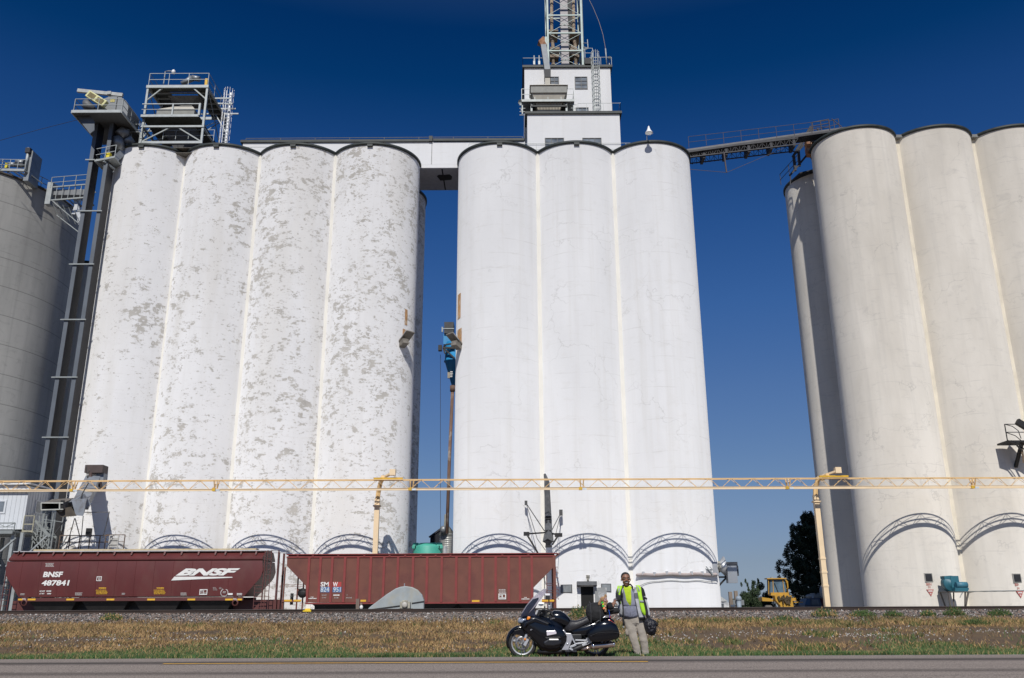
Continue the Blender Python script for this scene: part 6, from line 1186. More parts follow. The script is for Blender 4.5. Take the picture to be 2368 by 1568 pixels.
b = MB(); pc_ = [QR(a_, c_, 63.0) for a_, c_ in ((1955, 915), (1975, 893), (1995, 880), (2040, 874), (2080, 873), (2130, 873), (2180, 872), (2230, 872), (2280, 871), (2330, 871), (2368, 870))]; b.tube([(p.x, cyl_y(p.x, RX[1] if p.x > 32.2 else RX[0], yr, rr) - .02, p.z) for p in pc_], .03, 5); tag(b.build('wall_cable', M_steel), 'thin cable running from the teal blower along the cream silos', 'cable')
t = thing('loading_platform', 'black railed platform with a tilted chute at the right edge of the photo', 'platform', (36, 61.5, 12))
QE = surveyor(3700, 1600, 0.57391, 0.57398, 620, 270)
D = 61.0; b = MB(); z = QE(0, 282, D).z; x0_ = QE(572, 0, D).x; b.box(x0_, D, z - .12, x0_ + 4.5, D + 1.4, z); b.build('floor', M_blk, t)
M_bk = M_blk
b = MB(); rail_run(b, (x0_, D, z), (x0_ + 4.5, D, z), QE(0, 170, D).z - z, 3, .07, 1); b.tube([QE(556, 170, D), QE(610, 185, D), QE(650, 215, D), QE(670, 270, D)], .03, 5); b.tube([QE(566, 228, D), QE(630, 250, D), QE(672, 285, D)], .03, 5); b.build('railing', M_bk, t)
b = MB(); b.tube([QE(575, 285, D), QE(630, 305, D), QE(680, 360, D)], .07, 6); b.tube([QE(600, 285, D), QE(650, 300, D), QE(690, 345, D)], .05, 6); b.bar(QE(678, 290, D + .3), (QE(700, 0, D).x, 62.8, QE(0, 440, D).z), .2); b.build('curved_bracket', M_bk, t)
b = MB(); b.bar(QE(640, 150, D), QE(730, 205, D), .3, .42); b.build('chute', M_bk, t)
b = MB(); b.bar(QE(676, 340, D + .5), QE(690, 440, D + 1), .14); b.build('tan_post', M_tan, t)
# ---- conveyor bridge to the cream silos
t = thing('conveyor_bridge', 'dark inclined conveyor bridge from the clean silos up to the cream silos', 'conveyor', (21, 67, H))
QV = surveyor(2600, 400, 0.63176, 0.63177, 700, 280)
DA, DB = 66.5, 65.5; A1, B1 = QV(200, 325, DA), QV(1020, 200, DB); A2, B2 = QV(200, 358, DA), QV(940, 262, DB)
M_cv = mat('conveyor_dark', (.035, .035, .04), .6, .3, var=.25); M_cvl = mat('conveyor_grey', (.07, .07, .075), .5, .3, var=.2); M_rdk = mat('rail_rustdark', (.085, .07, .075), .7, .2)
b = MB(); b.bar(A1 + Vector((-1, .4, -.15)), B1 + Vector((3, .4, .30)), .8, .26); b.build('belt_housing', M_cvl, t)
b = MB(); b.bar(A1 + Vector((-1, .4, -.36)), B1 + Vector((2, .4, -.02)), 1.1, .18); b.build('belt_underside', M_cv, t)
b = MB(); n_ = 26
for yy in (0, 1.2):
    Y = Vector((0, yy, 0)); b.bar(A2 + Y + Vector((-1, 0, -.27)), B2 + Y + Vector((0, 0, -.27)), .08); b.bar(A2 + Y + Vector((-1, 0, .3)), B2 + Y + Vector((0, 0, .3)), .09)
    for i in range(n_):
        p, q_ = A2.lerp(B2, i / n_) + Y, A2.lerp(B2, (i + 1) / n_) + Y; b.bar(p + Vector((0, 0, -.27)), p + Vector((0, 0, .3)), .035); b.bar(p + Vector((0, 0, -.27 if i % 2 else .3)), q_ + Vector((0, 0, .3 if i % 2 else -.27)), .03)
for i in range(0, n_, 5): p = A2.lerp(B2, i / n_); b.box(p.x - .1, p.y, p.z - .4, p.x + .12, p.y + 1.2, p.z + .45)
b.build('truss', M_cv, t)
b = MB(); rail_run(b, QV(247, 303, DA), QV(1140, 200, DB), QV(1140, 125, DB).z - QV(1140, 195, DB).z, 8, .04, 1); b.build('walkway_railing', M_rdk, t)
b = MB(); a_ = QV(467, 330, 66); b.bar(a_, QV(485, 460, 66), .1); q = b.build('hanging_rod', M_rdk, t)
b = MB(); b.bar(QV(255, 440, 66), QV(485, 460, 66), .03); b.bar(QV(485, 460, 66), QV(850, 305, 66), .03); b.build('stay_cable', M_rdk, q)
b = MB()
for (a1, b1, a2, b2, w_) in ((905, 360, 1018, 172, .22), (1018, 172, 1030, 350, .2), (910, 360, 920, 450, .2), (940, 320, 948, 420, .18), (985, 235, 995, 350, .2), (940, 330, 985, 240, .14), (885, 480, 1035, 300, .16), (905, 360, 1030, 230, .1), (890, 485, 888, 540, .08), (1060, 180, 1085, 235, .12)): b.bar(QV(a1, b1, 67.5), QV(a2, b2, 67.5), w_)
b.build('head_frame', M_cv, t)
b = MB(); rail_run(b, QV(1035, 215, 66), QV(1140, 195, 66), 1.1, 2, .08, 2); b.bar(QV(1150, 120, 66), QV(1215, 172, 66), .05); rail_run(b, QV(1140, 200, 66.5), QV(1200, 185, 66.5), 1.0, 2, .06, 1); b.build('landing', M_rdk, t)
b = MB(); a_ = QV(1008, 285, 67); b.box(a_.x - .2, 67, a_.z - .9, a_.x + .25, 67.6, a_.z + .5); b.build('rust_box', M_rust, t)
b = MB(); a_ = QV(1050, 230, 67); b.box(a_.x - .5, 67, a_.z - .5, a_.x + .5, 68, a_.z + .4); b.build('head_box', M_dr, t)
t = thing('rear_rim_walkway', 'dark railed walkway sloping round the rear cream silo rim', 'walkway', (26, 70, HR)); b = MB()
b.add([(25.4, 73.2, HR - .2), (25.9, 70.6, HR - .2), (29.0, 68.8, HR - .2), (29, 73.2, HR - .2), (25.4, 73.2, HR - .08), (25.9, 70.6, HR - .08), (29.0, 68.8, HR - .08), (29, 73.2, HR - .08)], [(3, 2, 1, 0), (4, 5, 6, 7), (0, 1, 5, 4), (1, 2, 6, 5), (2, 3, 7, 6), (3, 0, 4, 7)]); b.build('deck', M_blk, t)
b = MB(); rail_run(b, (25.0, 73.2, HR), (25.5, 69.6, HR), 1.1, 2, .06, 1); b.build('railing', M_cv, t)

# ================================================================== BETWEEN THE TRACKS
Z6 = surveyor(1100, 2150, 0.50676, 0.50676, 1000, 500)
t = thing('gear_cover', 'pale grey teardrop gear cover standing before the ribbed red car', 'machine cover', (Z6(1000, 500, 50).x, 50, ZF))
D = 50; ol = [(735, 562), (760, 540), (880, 450), (950, 405), (990, 390), (1030, 385), (1080, 392), (1125, 415), (1160, 455), (1175, 500), (1174, 560)]
pts = [(Z6(a, b2, D).x, Z6(a, b2, D).z) for a, b2 in ol]; pts = [(pts[0][0], .05)] + pts + [(pts[-1][0], .05)]
b = MB(); b.prism(list(reversed(pts)), D, D + .45); b.build('cover_shell', mat('cover_grey', (.30, .33, .335), .55, 0, var=.12, vscale=2, dirt=(.38, .34, .24), dirt_amt=.4, dirt_scale=1.2), t, bevel=.04)
b = MB(); b.bar(Z6(740, 572, D - .02), Z6(985, 540, D - .02), .05); b.bar(Z6(1080, 520, D - .02), Z6(1178, 505, D - .02), .05); b.build('cover_seam', M_blk, t)
b = MB(); a_, c_ = Z6(992, 508, D), Z6(1070, 562, D); b.box(a_.x, D - .3, c_.z, c_.x, D - .02, a_.z); b.box(a_.x + .12, D - .36, c_.z + .08, c_.x - .12, D - .301, a_.z + .08); q = b.build('bearing_box', mat('bearing_cream', (.34, .32, .26), .6, var=.25, vscale=6), t, bevel=.03)
b = MB(); p = Z6(1030, 533, D); b.lathe([(.05, -.06), (.14, -.05), (.16, 0)], (p.x, D - .38, p.z), 18, 0, 'y'); b.build('bearing_cap', mat('bearing_grey', (.42, .40, .36), .5), q)
b = MB(); b.box(Z6(985, 0, D).x, D - .35, .0, Z6(1090, 0, D).x, D - .02, Z6(0, 562, D).z - .001); b.build('bearing_stand', M_blk, t)
b = MB(); p = Z6(1020, 378, D); b.tube([p - Vector((0, -.1, .1)), p + Vector((0, .1, .1))], .03, 6); b.build('lifting_eye', M_galv, t)
a_ = Z6(665, 485, 47); b = MB(); b.bar((a_.x, 47, ZF), (a_.x - .08, 47, a_.z), .17, .12); b.bar((a_.x + .1, 47.12, ZF), (a_.x + .1, 47.12, Z6(0, 515, 47).z), .1); tag(b.build('wood_post', mat('wood_grey', (.22, .17, .14), .9, var=.35, vscale=6, stretch=(1, 1, .2))), 'short weathered wood post left of the grey gear cover', 'post')
a_ = Z6(684, 552, 47); b = MB(); b.sphere((a_.x, 46.9, a_.z), (.09, .06, .1), 12, 8); tag(b.build('marker_ball', M_wh), 'small white ball marker beside the short wood post', 'marker')
a_, c_ = Z6(232, 562, 35.85), Z6(283, 594, 35.85); t = thing('derail_marker', 'yellow rail marker on the main line below the ribbed red car', 'rail marker', (a_.x, 35.85, a_.z - .2))
b = MB(); b.box(a_.x + .02, 35.80, c_.z, c_.x - .01, 35.9, a_.z); b.build('marker_body', mat('marker_yellow', (.74, .52, .03), .5, var=.1), t, bevel=.015)
b = MB(); b.box(a_.x - .03, 35.74, (a_.z + c_.z) / 2 - .04, c_.x + .03, 35.798, (a_.z + c_.z) / 2 + .01); b.build('marker_flange', mat('marker_yellow', (.7, .5, .03), .5), t)

# ================================================================== FAR RIGHT GAP: loader, truck, trees, shed
D = 84.0
_w = surveyor(2800, 2200, 0.25338, 0.2533, 1300, 700)
def QW(zx, zy, D=84.0): return _w(zx, zy, D)
t = thing('wheel_loader', 'yellow wheel loader facing the viewer, seen over the rail', 'wheel loader', (QW(1260, 0).x, D, ZF))
M_ly = mat('loader_yellow', (.50, .28, .035), .5, var=.15, vscale=1.5, dirt=(.2, .13, .05), dirt_amt=.4); cxl = QW(1262, 0).x
def wx(z_): return QW(z_, 0).x
def wz(z_): return QW(0, z_).z
b = MB(); b.prism([(wx(1110), wz(700)), (wx(1125), wz(460)), (wx(1390), wz(455)), (wx(1425), wz(700))], D + .6, D + 1.0); b.build('cab', mat('cab_dark', (.05, .05, .04), .5), t)
b = MB(); b.prism([(wx(1135), wz(680)), (wx(1160), wz(470)), (wx(1380), wz(468)), (wx(1405), wz(680))], D + .55, D + .598); q = b.build('windscreen', mat('loader_glass', (.10, .16, .22), .08, 0, var=.35, vscale=1.5, spec=.9), t)
b = MB(); b.bar((wx(1215), D + .5, wz(520)), (wx(1262), D + .5, wz(670)), .05); b.build('wiper', M_blk, q)
b = MB()
for a1, b1, a2, b2 in ((1108, 700, 1126, 450), (1402, 450, 1428, 740), (1185, 680, 1195, 462), (1352, 470, 1358, 680)): b.bar((wx(a1), D + .5, wz(b1)), (wx(a2), D + .5, wz(b2)), .06)
b.box(wx(1095), D + .3, wz(460), wx(1402), D + 1.2, wz(443)); b.box(wx(1140), D + .42, wz(720), wx(1425), D + 1.2, wz(672)); b.build('cab_frame', M_ly, t)
for zx in (1182, 1342):
    b = MB(); b.box(wx(zx - 15), D + .4, wz(443), wx(zx + 15), D + .6, wz(425)); b.build('work_light', M_wst, t)
b = MB(); b.tube([(wx(1388), D + .3, wz(480)), (wx(1408), D + .2, wz(500)), (wx(1408), D + .2, wz(600)), (wx(1395), D + .3, wz(615))], .06, 6); b.build('grab_rail', M_ly, t)
b = MB(); b.prism([(wx(985), wz(745)), (wx(1112), wz(765)), (wx(1185), wz(795)), (wx(1185), wz(815)), (wx(990), wz(808))], D + .3, D + 1.5); b.build('fender', M_ly, t)
b = MB(); b.prism([(wx(1440), wz(765)), (wx(1522), wz(757)), (wx(1535), wz(806)), (wx(1445), wz(806))], D + .3, D + 1.5); b.box(wx(1448), D - .4, wz(835), wx(1595), D + .3, wz(823)); b.build('fender', M_ly, t)
b = MB(); b.prism([(wx(1155), wz(722)), (wx(1420), wz(722)), (wx(1440), wz(900)), (wx(1448), ZF + .6), (wx(1225), ZF + .6), (wx(1235), wz(880)), (wx(1170), wz(800))], D - .4, D + .4); b.build('front_frame', M_ly, t)
b = MB()
for a1, b1, a2, b2, w_ in ((1205, 735, 1225, 800, .12), (1395, 740, 1385, 800, .12), (1255, 745, 1310, 775, .14), (1330, 735, 1372, 770, .12), (1265, 800, 1275, 870, .08), (1300, 790, 1340, 850, .1), (1240, 770, 1400, 778, .07), (1350, 800, 1375, 860, .06), (1290, 715, 1300, 760, .07)): b.bar((wx(a1), D - .55, wz(b1)), (wx(a2), D - .55, wz(b2)), w_, .2)
b.build('hydraulic_linkage', mat('linkage_dark', (.07, .05, .025), .6, .2, var=.4, vscale=5), t)
for zx, s_ in ((1100, -1), (1545, 1)):
    b = MB(); b.lathe([(.2, -.3), (.66, -.3), (.72, -.2), (.72, .2), (.66, .3), (.2, .3)], (wx(zx), D + .9, ZF + .72), 24, 0, 'x'); b.build('tyre', mat('tyre_dusty', (.13, .12, .11), .9, var=.2, vscale=5), t)
t = thing('farm_truck', 'old blue truck parked right of the yellow loader', 'truck', (QW(1780, 0, 88).x, 88, ZF)); D = 88
M_bt = mat('truck_blue', (.07, .09, .13), .5, var=.15); kx = lambda z_: QW(z_, 0, 88).x; kz = lambda z_: QW(0, z_, 88).z
b = MB(); b.prism([(kx(1635), ZF + .5), (kx(1640), kz(870)), (kx(1680), kz(775)), (kx(1745), kz(762)), (kx(1880), kz(762)), (kx(1905), kz(870)), (kx(1905), ZF + .5)], D, D + 1.9); b.build('cab', M_bt, t)
b = MB(); b.prism([(kx(1642), kz(868)), (kx(1680), kz(785)), (kx(1728), kz(780)), (kx(1715), kz(868))], D - .03, D - .005); b.build('window', mat('glass_blue', (.06, .14, .26), .1, spec=.8), t)
b = MB(); b.prism([(kx(1745), kz(868)), (kx(1752), kz(785)), (kx(1850), kz(785)), (kx(1865), kz(868))], D - .03, D - .005); b.build('window', M_glass, t)
b = MB(); b.box(kx(1905), D, ZF + .6, kx(2060), D + 2, kz(765)); b.build('red_bed', mat('bed_red', (.10, .015, .02), .6), t)
for zx in (1690, 1990):
    b = MB(); b.lathe([(.1, -.12), (.45, -.12), (.45, .12), (.1, .12)], (kx(zx), D - .02, ZF + .45), 20, 0, 'y'); b.build('wheel', M_blk, t)
b = MB(); p = QW(1773, 690, 92); b.tube([(p.x, 92, ZF), p], .08, 8); b.box(p.x - .2, 91.9, p.z - .05, p.x + .2, 92.1, p.z + .02); tag(b.build('vent_pipe', M_galv), 'short vent pipe standing behind the blue truck', 'pipe')
t = thing('white_tank', 'white propane tank partly hidden behind the yellow column', 'tank', (QW(1990, 0, 92).x, 92, ZF)); b = MB(); a_ = QW(1965, 660, 92); b.sphere((a_.x + .9, 92, a_.z), (1.4, .9, 1.15), 24, 14); b.build('tank_shell', mat('tank_white', (.55, .56, .57), .5), t); b = MB(); b.sphere(tuple(QW(1862, 735, 93)), (1.3, .6, .35), 18, 8); b.build('tank_dome', mat('dome_grey', (.4, .42, .43), .5), t)
t = thing('far_shed', 'low white shed with a grey roof beyond the clean silos', 'shed', (QW(360, 0, 120).x, 120, ZF)); D = 120
b = MB(); b.box(QW(200, 0, D).x, D, ZF, QW(405, 0, D).x, D + 8, QW(0, 815, D).z); b.build('wall', M_wst, t)
b = MB(); b.prism([(QW(150, 0, D).x, QW(0, 812, D).z), (QW(425, 0, D).x, QW(0, 812, D).z), (QW(300, 0, D).x, QW(0, 720, D).z), (QW(150, 0, D).x, QW(0, 700, D).z)], D - .4, D + 9); b.build('roof', mat('roof_grey', (.42, .43, .42), .6), t)
t = thing('white_trailer', 'white flat roofed trailer left of the two wooden posts', 'trailer', (QW(385, 0, 105).x, 105, ZF)); D = 105
b = MB(); b.box(QW(300, 0, D).x, D, ZF + .5, QW(470, 0, D).x, D + 2.5, QW(0, 825, D).z); b.build('body', mat('lamp_white', (.7, .7, .7), .4), t); b = MB(); b.box(QW(305, 0, D).x, D - .03, ZF + .5, QW(362, 0, D).x, D - .004, QW(0, 850, D).z); b.build('dark_side', M_glass, t)
for i, (zx, zy, lb_) in enumerate(((475, 662, 'left of the two wooden posts with meter boxes'), (562, 648, 'right of the two wooden posts with meter boxes'))):
    a_ = QW(zx, zy, 80); t = thing('meter_post', lb_, 'post', (a_.x, 80, ZF), 'wooden meter posts'); b = MB(); b.bar((a_.x, 80, ZF), (a_.x, 80, a_.z), .28); b.build('post', mat('wood_pale', (.27, .22, .18), .9, var=.3, vscale=4, stretch=(1, 1, .2)), t)
    b = MB(); b.box(a_.x + .15, 79.8, QW(0, 870, 80).z, a_.x + .62, 80.1, QW(0, 790, 80).z); b.build('meter_box', M_dr, t); b = MB(); b.box(a_.x - .1, 79.75, QW(0, 895, 80).z, a_.x + .3, 79.84, QW(0, 862, 80).z); b.build('lower_box', M_bt, t)
b = MB(); a_ = QW(610, 775, 79.5); b.tube([(a_.x, 79.5, ZF), a_], .2, 12); b.sphere(tuple(a_), .27, 12, 8); tag(b.build('blue_pipe', mat('pipe_blue', (.25, .30, .36), .6)), 'stubby blue grey standpipe right of the meter posts', 'pipe')

# trees
def leafmass(n, centers, leaf, rg, flat=.5):
    """centers: (x,y,z,rx,ry,rz,weight)"""
    C = np.array(centers); w_ = C[:, 6] / C[:, 6].sum(); k = rg.choice(len(C), n, p=w_)
    d = rg.normal(0, 1, (n, 3)); d /= np.linalg.norm(d, axis=1)[:, None]; r_ = rg.random(n) ** .45
    p = C[k, :3] + d * r_[:, None] * C[k, 3:6]
    a = rg.normal(0, 1, (n, 3)); a /= np.linalg.norm(a, axis=1)[:, None]; b_ = np.cross(a, rg.normal(0, 1, (n, 3))); b_ /= np.linalg.norm(b_, axis=1)[:, None]
    L = leaf * rg.uniform(.5, 1.4, (n, 1)); v = np.stack([p - a * L, p + b_ * L * flat, p + a * L, p - b_ * L * flat], 1).reshape(-1, 3)
    return v, (np.arange(n)[:, None] * 4 + np.arange(4)[None])
def mesh_quads(name, V, F, mats_, idx, parent):
    org = origin(parent); V = V - np.array(org)
    me = bpy.data.meshes.new(name); me.vertices.add(len(V)); me.vertices.foreach_set('co', V.ravel()); me.loops.add(F.size); me.loops.foreach_set('vertex_index', F.ravel().astype(np.int32))
    me.polygons.add(len(F)); me.polygons.foreach_set('loop_start', np.arange(0, F.size, 4, dtype=np.int32)); me.polygons.foreach_set('material_index', idx.astype(np.int32))
    for q_ in mats_: me.materials.append(q_)
    me.update(calc_edges=True); o_ = bpy.data.objects.new(name, me); S.collection.objects.link(o_); o_.parent = parent; return o_
M_bark = mat('bark', (.07, .055, .045), .95, var=.4, vscale=4, bump=.8)
rg = np.random.default_rng(77); D = 96.0
tx = P(1878, 1300, D).x; top = P(1862, 1190, D).z; t = thing('pine_tree', 'tall dark pine tree behind the yellow column beside the cream silos', 'tree', (tx, D, ZF))
b = MB(); b.tube([(tx, D, ZF), (tx + .1, D, 3), (tx, D, top - .6)], [.28, .2, .05], 10); cen = []
z = ZF + .8
while z < top - .3:
    f = (z - ZF) / (top - ZF); L = (4.3 * (1 - f) ** .75 + .35)
    for k in range(7 if f < .7 else 5):
        A = rg.uniform(0, 6.28); LL = L * rg.uniform(.55, 1.12); ex, ey, ez = tx + math.cos(A) * LL, D + math.sin(A) * LL, z + LL * rg.uniform(.10, .45)
        b.bar((tx, D, z), (ex, ey, ez), .05)
        for q_ in np.linspace(.3, 1, 5): cen.append((tx + (ex - tx) * q_ + rg.normal(0, .12), D + (ey - D) * q_ + rg.normal(0, .12), z + (ez - z) * q_ + rg.normal(0, .08), .34, .34, .34, 1))
        cen.append((ex, ey, ez + .25, .22, .22, .40, 1.0))
    z += .42
cen += [(tx, D, top - .2, .2, .2, .5, 1)]
b.build('trunk', M_bark, t); V, F = leafmass(90000, cen, .11, rg, .35)
mesh_quads('crown', V, F, [mat('pine_dark', (.016, .032, .016), .8, var=.4, vscale=1.0), mat('pine_mid', (.030, .050, .024), .8, var=.4, vscale=1.0)], rg.integers(0, 2, len(F)), t)
D = 100.0; bx_ = P(1742, 1390, D).x; t = thing('leafy_bush', 'rounded green bush left of the yellow wheel loader', 'bush', (bx_, D, ZF)); b = MB(); cen = []
for k in range(26):
    A, rr_ = rg.uniform(0, 6.28), rg.random() ** .5 * 2.0; h_ = rg.uniform(1.2, 3.9) * (1 - .30 * (rr_ / 1.8) ** 2); ex, ey = bx_ + math.cos(A) * rr_, D + math.sin(A) * rr_
    b.bar((bx_ + rg.normal(0, .1), D, ZF), (ex, ey, ZF + h_), .05); cen.append((ex, ey, ZF + h_, .5, .5, .48, 1)); cen.append((ex, ey, ZF + h_ * .55, .6, .5, .5, .8))
for k in range(14): A = rg.uniform(0, 6.28); cen.append((bx_ + math.cos(A) * rg.uniform(.2, 1.6), D, ZF + rg.uniform(3.0, 4.1), .12, .12, .3, .12))
b.build('trunk', M_bark, t); V, F = leafmass(30000, cen, .07, rg, .6)
mesh_quads('crown', V, F, [mat('leaf_green', (.045, .075, .028), .7, var=.4, vscale=1.5), mat('leaf_dark', (.022, .040, .016), .7, var=.4)], rg.integers(0, 2, len(F)), t)
# guy wires
b = MB(); b.tube([P(1018, 820, 71), P(1018, 1100, 71), P(1019, 1330, 71)], .018, 4); tag(b.build('hanging_wire', mat('wire_dark', (.05, .05, .06), .6)), 'thin wire hanging beside the blue cyclone', 'wire')
b = MB(); b.tube([P(0, 325, 63), P(90, 300, 63), P(196, 273, 63)], .022, 4); tag(b.build('guy_wire', mat('wire_dark', (.05, .05, .06), .6)), 'thin guy wire from the left frame edge to the head platform', 'wire')
# ================================================================== MOTORCYCLE (side on, nose to the left)
BY, BZ = 19.2, -.072; BS = 632.0                     # survey px per metre on the motorcycle sheet
bx0 = Q(2089.5, 2570, BY).x
def bx(zx): return bx0 + (zx - 355) / BS
def bz(zy): return BZ + (1302 - zy) / BS
moto = thing('touring_motorcycle', 'black sport touring motorcycle with windscreen and side cases parked at the road edge', 'motorcycle', (bx(830), BY, BZ))
M_gb = mat('gloss_black', (.004, .0045, .007), .16, 0, var=.1, coat=.35, spec=.4); M_mb = mat('matt_black', (.014, .014, .015), .55, var=.2); M_al = mat('alloy', (.50, .51, .53), .35, .75, var=.1); M_alp = mat('alloy_paint', (.42, .43, .45), .4, .3, var=.1)
M_tyre = mat('tyre_rubber', (.025, .024, .023), .8, var=.2); M_chr = mat('chrome', (.75, .75, .76), .12, 1.0, var=.02); M_seat = mat('seat_vinyl', (.022, .021, .024), .42, var=.2, bump=.2, bscale=60)
M_amb = mat('lens_amber', (.75, .22, .01), .25, coat=.5); M_redl2 = mat('lens_red', (.35, .01, .015), .2, coat=.5)
def loftx(st, mt, nm, par, p=2.6, n=24, y0=BY):
    b = MB(); b.loft([(bx(a), bz(lo), bz(hi), w_, y0 + c) for a, lo, hi, w_, c in st], n, 0, 'x', p); return b.build(nm, mt, par)
def wheel(cx, cz, r, w_, nm, disc_y):
    b = MB(); prof = [(r - .075, -w_ * .42), (r - .04, -w_ * .5), (r - .012, -w_ * .34), (r, 0), (r - .012, w_ * .34), (r - .04, w_ * .5), (r - .075, w_ * .42), (r - .075, -w_ * .42)]
    b.lathe(prof, (cx, BY, cz), 48, 0, 'y', caps=False); W = b.build(nm, M_tyre, moto)
    b = MB(); ri = r - .078; b.lathe([(ri + .006, -w_ * .4), (ri - .016, -w_ * .36), (ri - .02, 0), (ri - .016, w_ * .36), (ri + .006, w_ * .4)], (cx, BY, cz), 48, 0, 'y', caps=False)
    for k in range(3):
        A = 2 * math.pi * k / 3 + .6
        for d in (-.16, .16): b.bar((cx + .03 * math.cos(A), BY, cz + .03 * math.sin(A)), (cx + (ri - .005) * math.cos(A + d), BY, cz + (ri - .005) * math.sin(A + d)), .02, .035)
    b.tube([(cx, BY - .06, cz), (cx, BY + .06, cz)], .035, 14); b.build('rim', M_alp, W)
    for s_ in disc_y:
        b = MB(); b.lathe([(.108, s_), (.152, s_), (.152, s_ + .005), (.108, s_ + .005), (.108, s_)], (cx, BY, cz), 36, 0, 'y', caps=False)
        for k in range(10): A = 2 * math.pi * k / 10; b.bar((cx + .045 * math.cos(A), BY + s_, cz + .045 * math.sin(A)), (cx + .115 * math.cos(A + .3), BY + s_, cz + .115 * math.sin(A + .3)), .012)
        b.build('brake_disc', mat('disc_steel', (.26, .26, .27), .4, .6, var=.5, vscale=60), W)
    return W
wf = wheel(bx(355), bz(1110), .303, .12, 'front_wheel', (-.075, .075)); wr = wheel(bx(1312), bz(1100), .305, .17, 'rear_wheel', (-.09,))
# fork and front fender
b = MB()
for s_ in (-.105, .105): b.tube([(bx(355), BY + s_, bz(1115)), (bx(395), BY + s_, bz(1045)), (bx(470), BY + s_, bz(880)), (bx(560), BY + s_, bz(700))], [.028, .03, .024, .024], 10); b.bar((bx(380), BY + s_, bz(1140)), (bx(425), BY + s_, bz(1060)), .05, .06)
b.build('fork', M_alp, moto)
b = MB(); vs = []; n_ = 22
for i in range(n_ + 1):
    A = R(200 - 152 * i / n_); r1 = .318 + .03 * math.sin(math.pi * i / n_)
    for k in range(7): w_ = (k - 3) / 3; rr_ = r1 - .045 * w_ ** 2 + .012; vs.append((bx(355) + rr_ * math.cos(A), BY + w_ * .088, bz(1110) + rr_ * math.sin(A)))
for i in range(n_ + 1):
    A = R(200 - 152 * i / n_); r1 = .318 + .03 * math.sin(math.pi * i / n_)
    for k in range(7): w_ = (k - 3) / 3; rr_ = r1 - .045 * w_ ** 2; vs.append((bx(355) + rr_ * math.cos(A), BY + w_ * .082, bz(1110) + rr_ * math.sin(A)))
H_ = (n_ + 1) * 7; fs = [(i * 7 + k, i * 7 + k + 1, i * 7 + 8 + k, i * 7 + 7 + k) for i in range(n_) for k in range(6)]; fs += [tuple(q_ + H_ for q_ in reversed(f)) for f in fs]
fs += [(i * 7 + e, i * 7 + 7 + e, i * 7 + 7 + e + H_, i * 7 + e + H_) for i in range(n_) for e in (0, 6)] + [(k, k + 1, k + 1 + H_, k + H_) for k in range(6)]
b.add(vs, fs, 0, True); b.build('front_fender', M_gb, moto)
b = MB(); b.prism([(bx(a), bz(c)) for a, c in ((208, 1000), (250, 955), (330, 935), (430, 960), (440, 1010), (400, 1040), (330, 1010), (260, 1005))], BY - .10, BY - .085); b.prism([(bx(a), bz(c)) for a, c in ((208, 1000), (250, 955), (330, 935), (430, 960), (440, 1010), (400, 1040), (330, 1010), (260, 1005))], BY + .085, BY + .10); b.build('fender_side', M_gb, moto, bevel=.006)
for s_ in (-.135, ):
    b = MB(); b.lathe([(.002, -.02), (.022, -.012), (.027, 0)], (bx(389), BY + s_, bz(1063)), 16, 0, 'y'); b.build('side_reflector', M_amb, moto)
# main fairing: lofted hull
loftx([(300, 850, 815, .06, 0), (330, 880, 790, .13, 0), (375, 985, 765, .19, 0), (440, 1030, 745, .22, 0), (520, 1120, 740, .245, 0), (600, 1215, 760, .26, 0), (700, 1235, 790, .27, 0), (800, 1228, 830, .275, 0), (870, 1190, 880, .26, 0), (920, 1120, 950, .23, 0), (935, 1080, 990, .18, 0)], M_gb, 'fairing', moto, 3.2)
loftx([(550, 1250, 1190, .12, 0), (650, 1255, 1170, .17, 0), (850, 1248, 1170, .17, 0), (1060, 1245, 1200, .12, 0)], M_mb, 'belly_pan', moto)
# fairing cheek bulge and vents
b = MB(); b.prism([(bx(a), bz(c)) for a, c in ((620, 1095), (700, 1050), (830, 1050), (865, 1085), (850, 1125), (760, 1145), (640, 1140))], BY - .30, BY - .22); b.build('crash_guard_cover', mat('satin_black', (.016, .017, .021), .25, coat=.3), moto, bevel=.03)
b = MB(); b.prism([(bx(a), bz(c)) for a, c in ((650, 1035), (840, 1030), (860, 1048), (660, 1060))], BY - .285, BY - .25); b.build('vent_blade', M_mb, moto, bevel=.008)
b = MB(); b.prism([(bx(a), bz(c)) for a, c in ((668, 960), (778, 952), (797, 975), (796, 996), (672, 1018))], BY - .283, BY - .262); b.build('bright_vent_panel', mat('panel_bright', (.75, .70, .74), .3, .3, var=.08, vscale=20), moto, bevel=.006)
b = MB(); b.prism([(bx(a), bz(c)) for a, c in ((372, 900), (400, 850), (520, 800), (700, 880), (690, 905), (520, 850), (420, 880), (380, 925))], BY - .262, BY - .20); b.build('fairing_ridge', M_gb, moto, bevel=.02)
# headlight and signal
loftx([(296, 855, 828, .05, 0), (315, 872, 795, .12, 0), (350, 880, 785, .17, 0), (400, 850, 788, .2, 0)], mat('headlight_glass', (.30, .34, .42), .08, .1, var=.5, vscale=22, coat=1.0), 'headlight', moto)
b = MB(); b.prism([(bx(a), bz(c)) for a, c in ((412, 818), (424, 778), (462, 782), (460, 805), (435, 820))], BY - .235, BY - .17); b.build('turn_signal', M_amb, moto, bevel=.01)
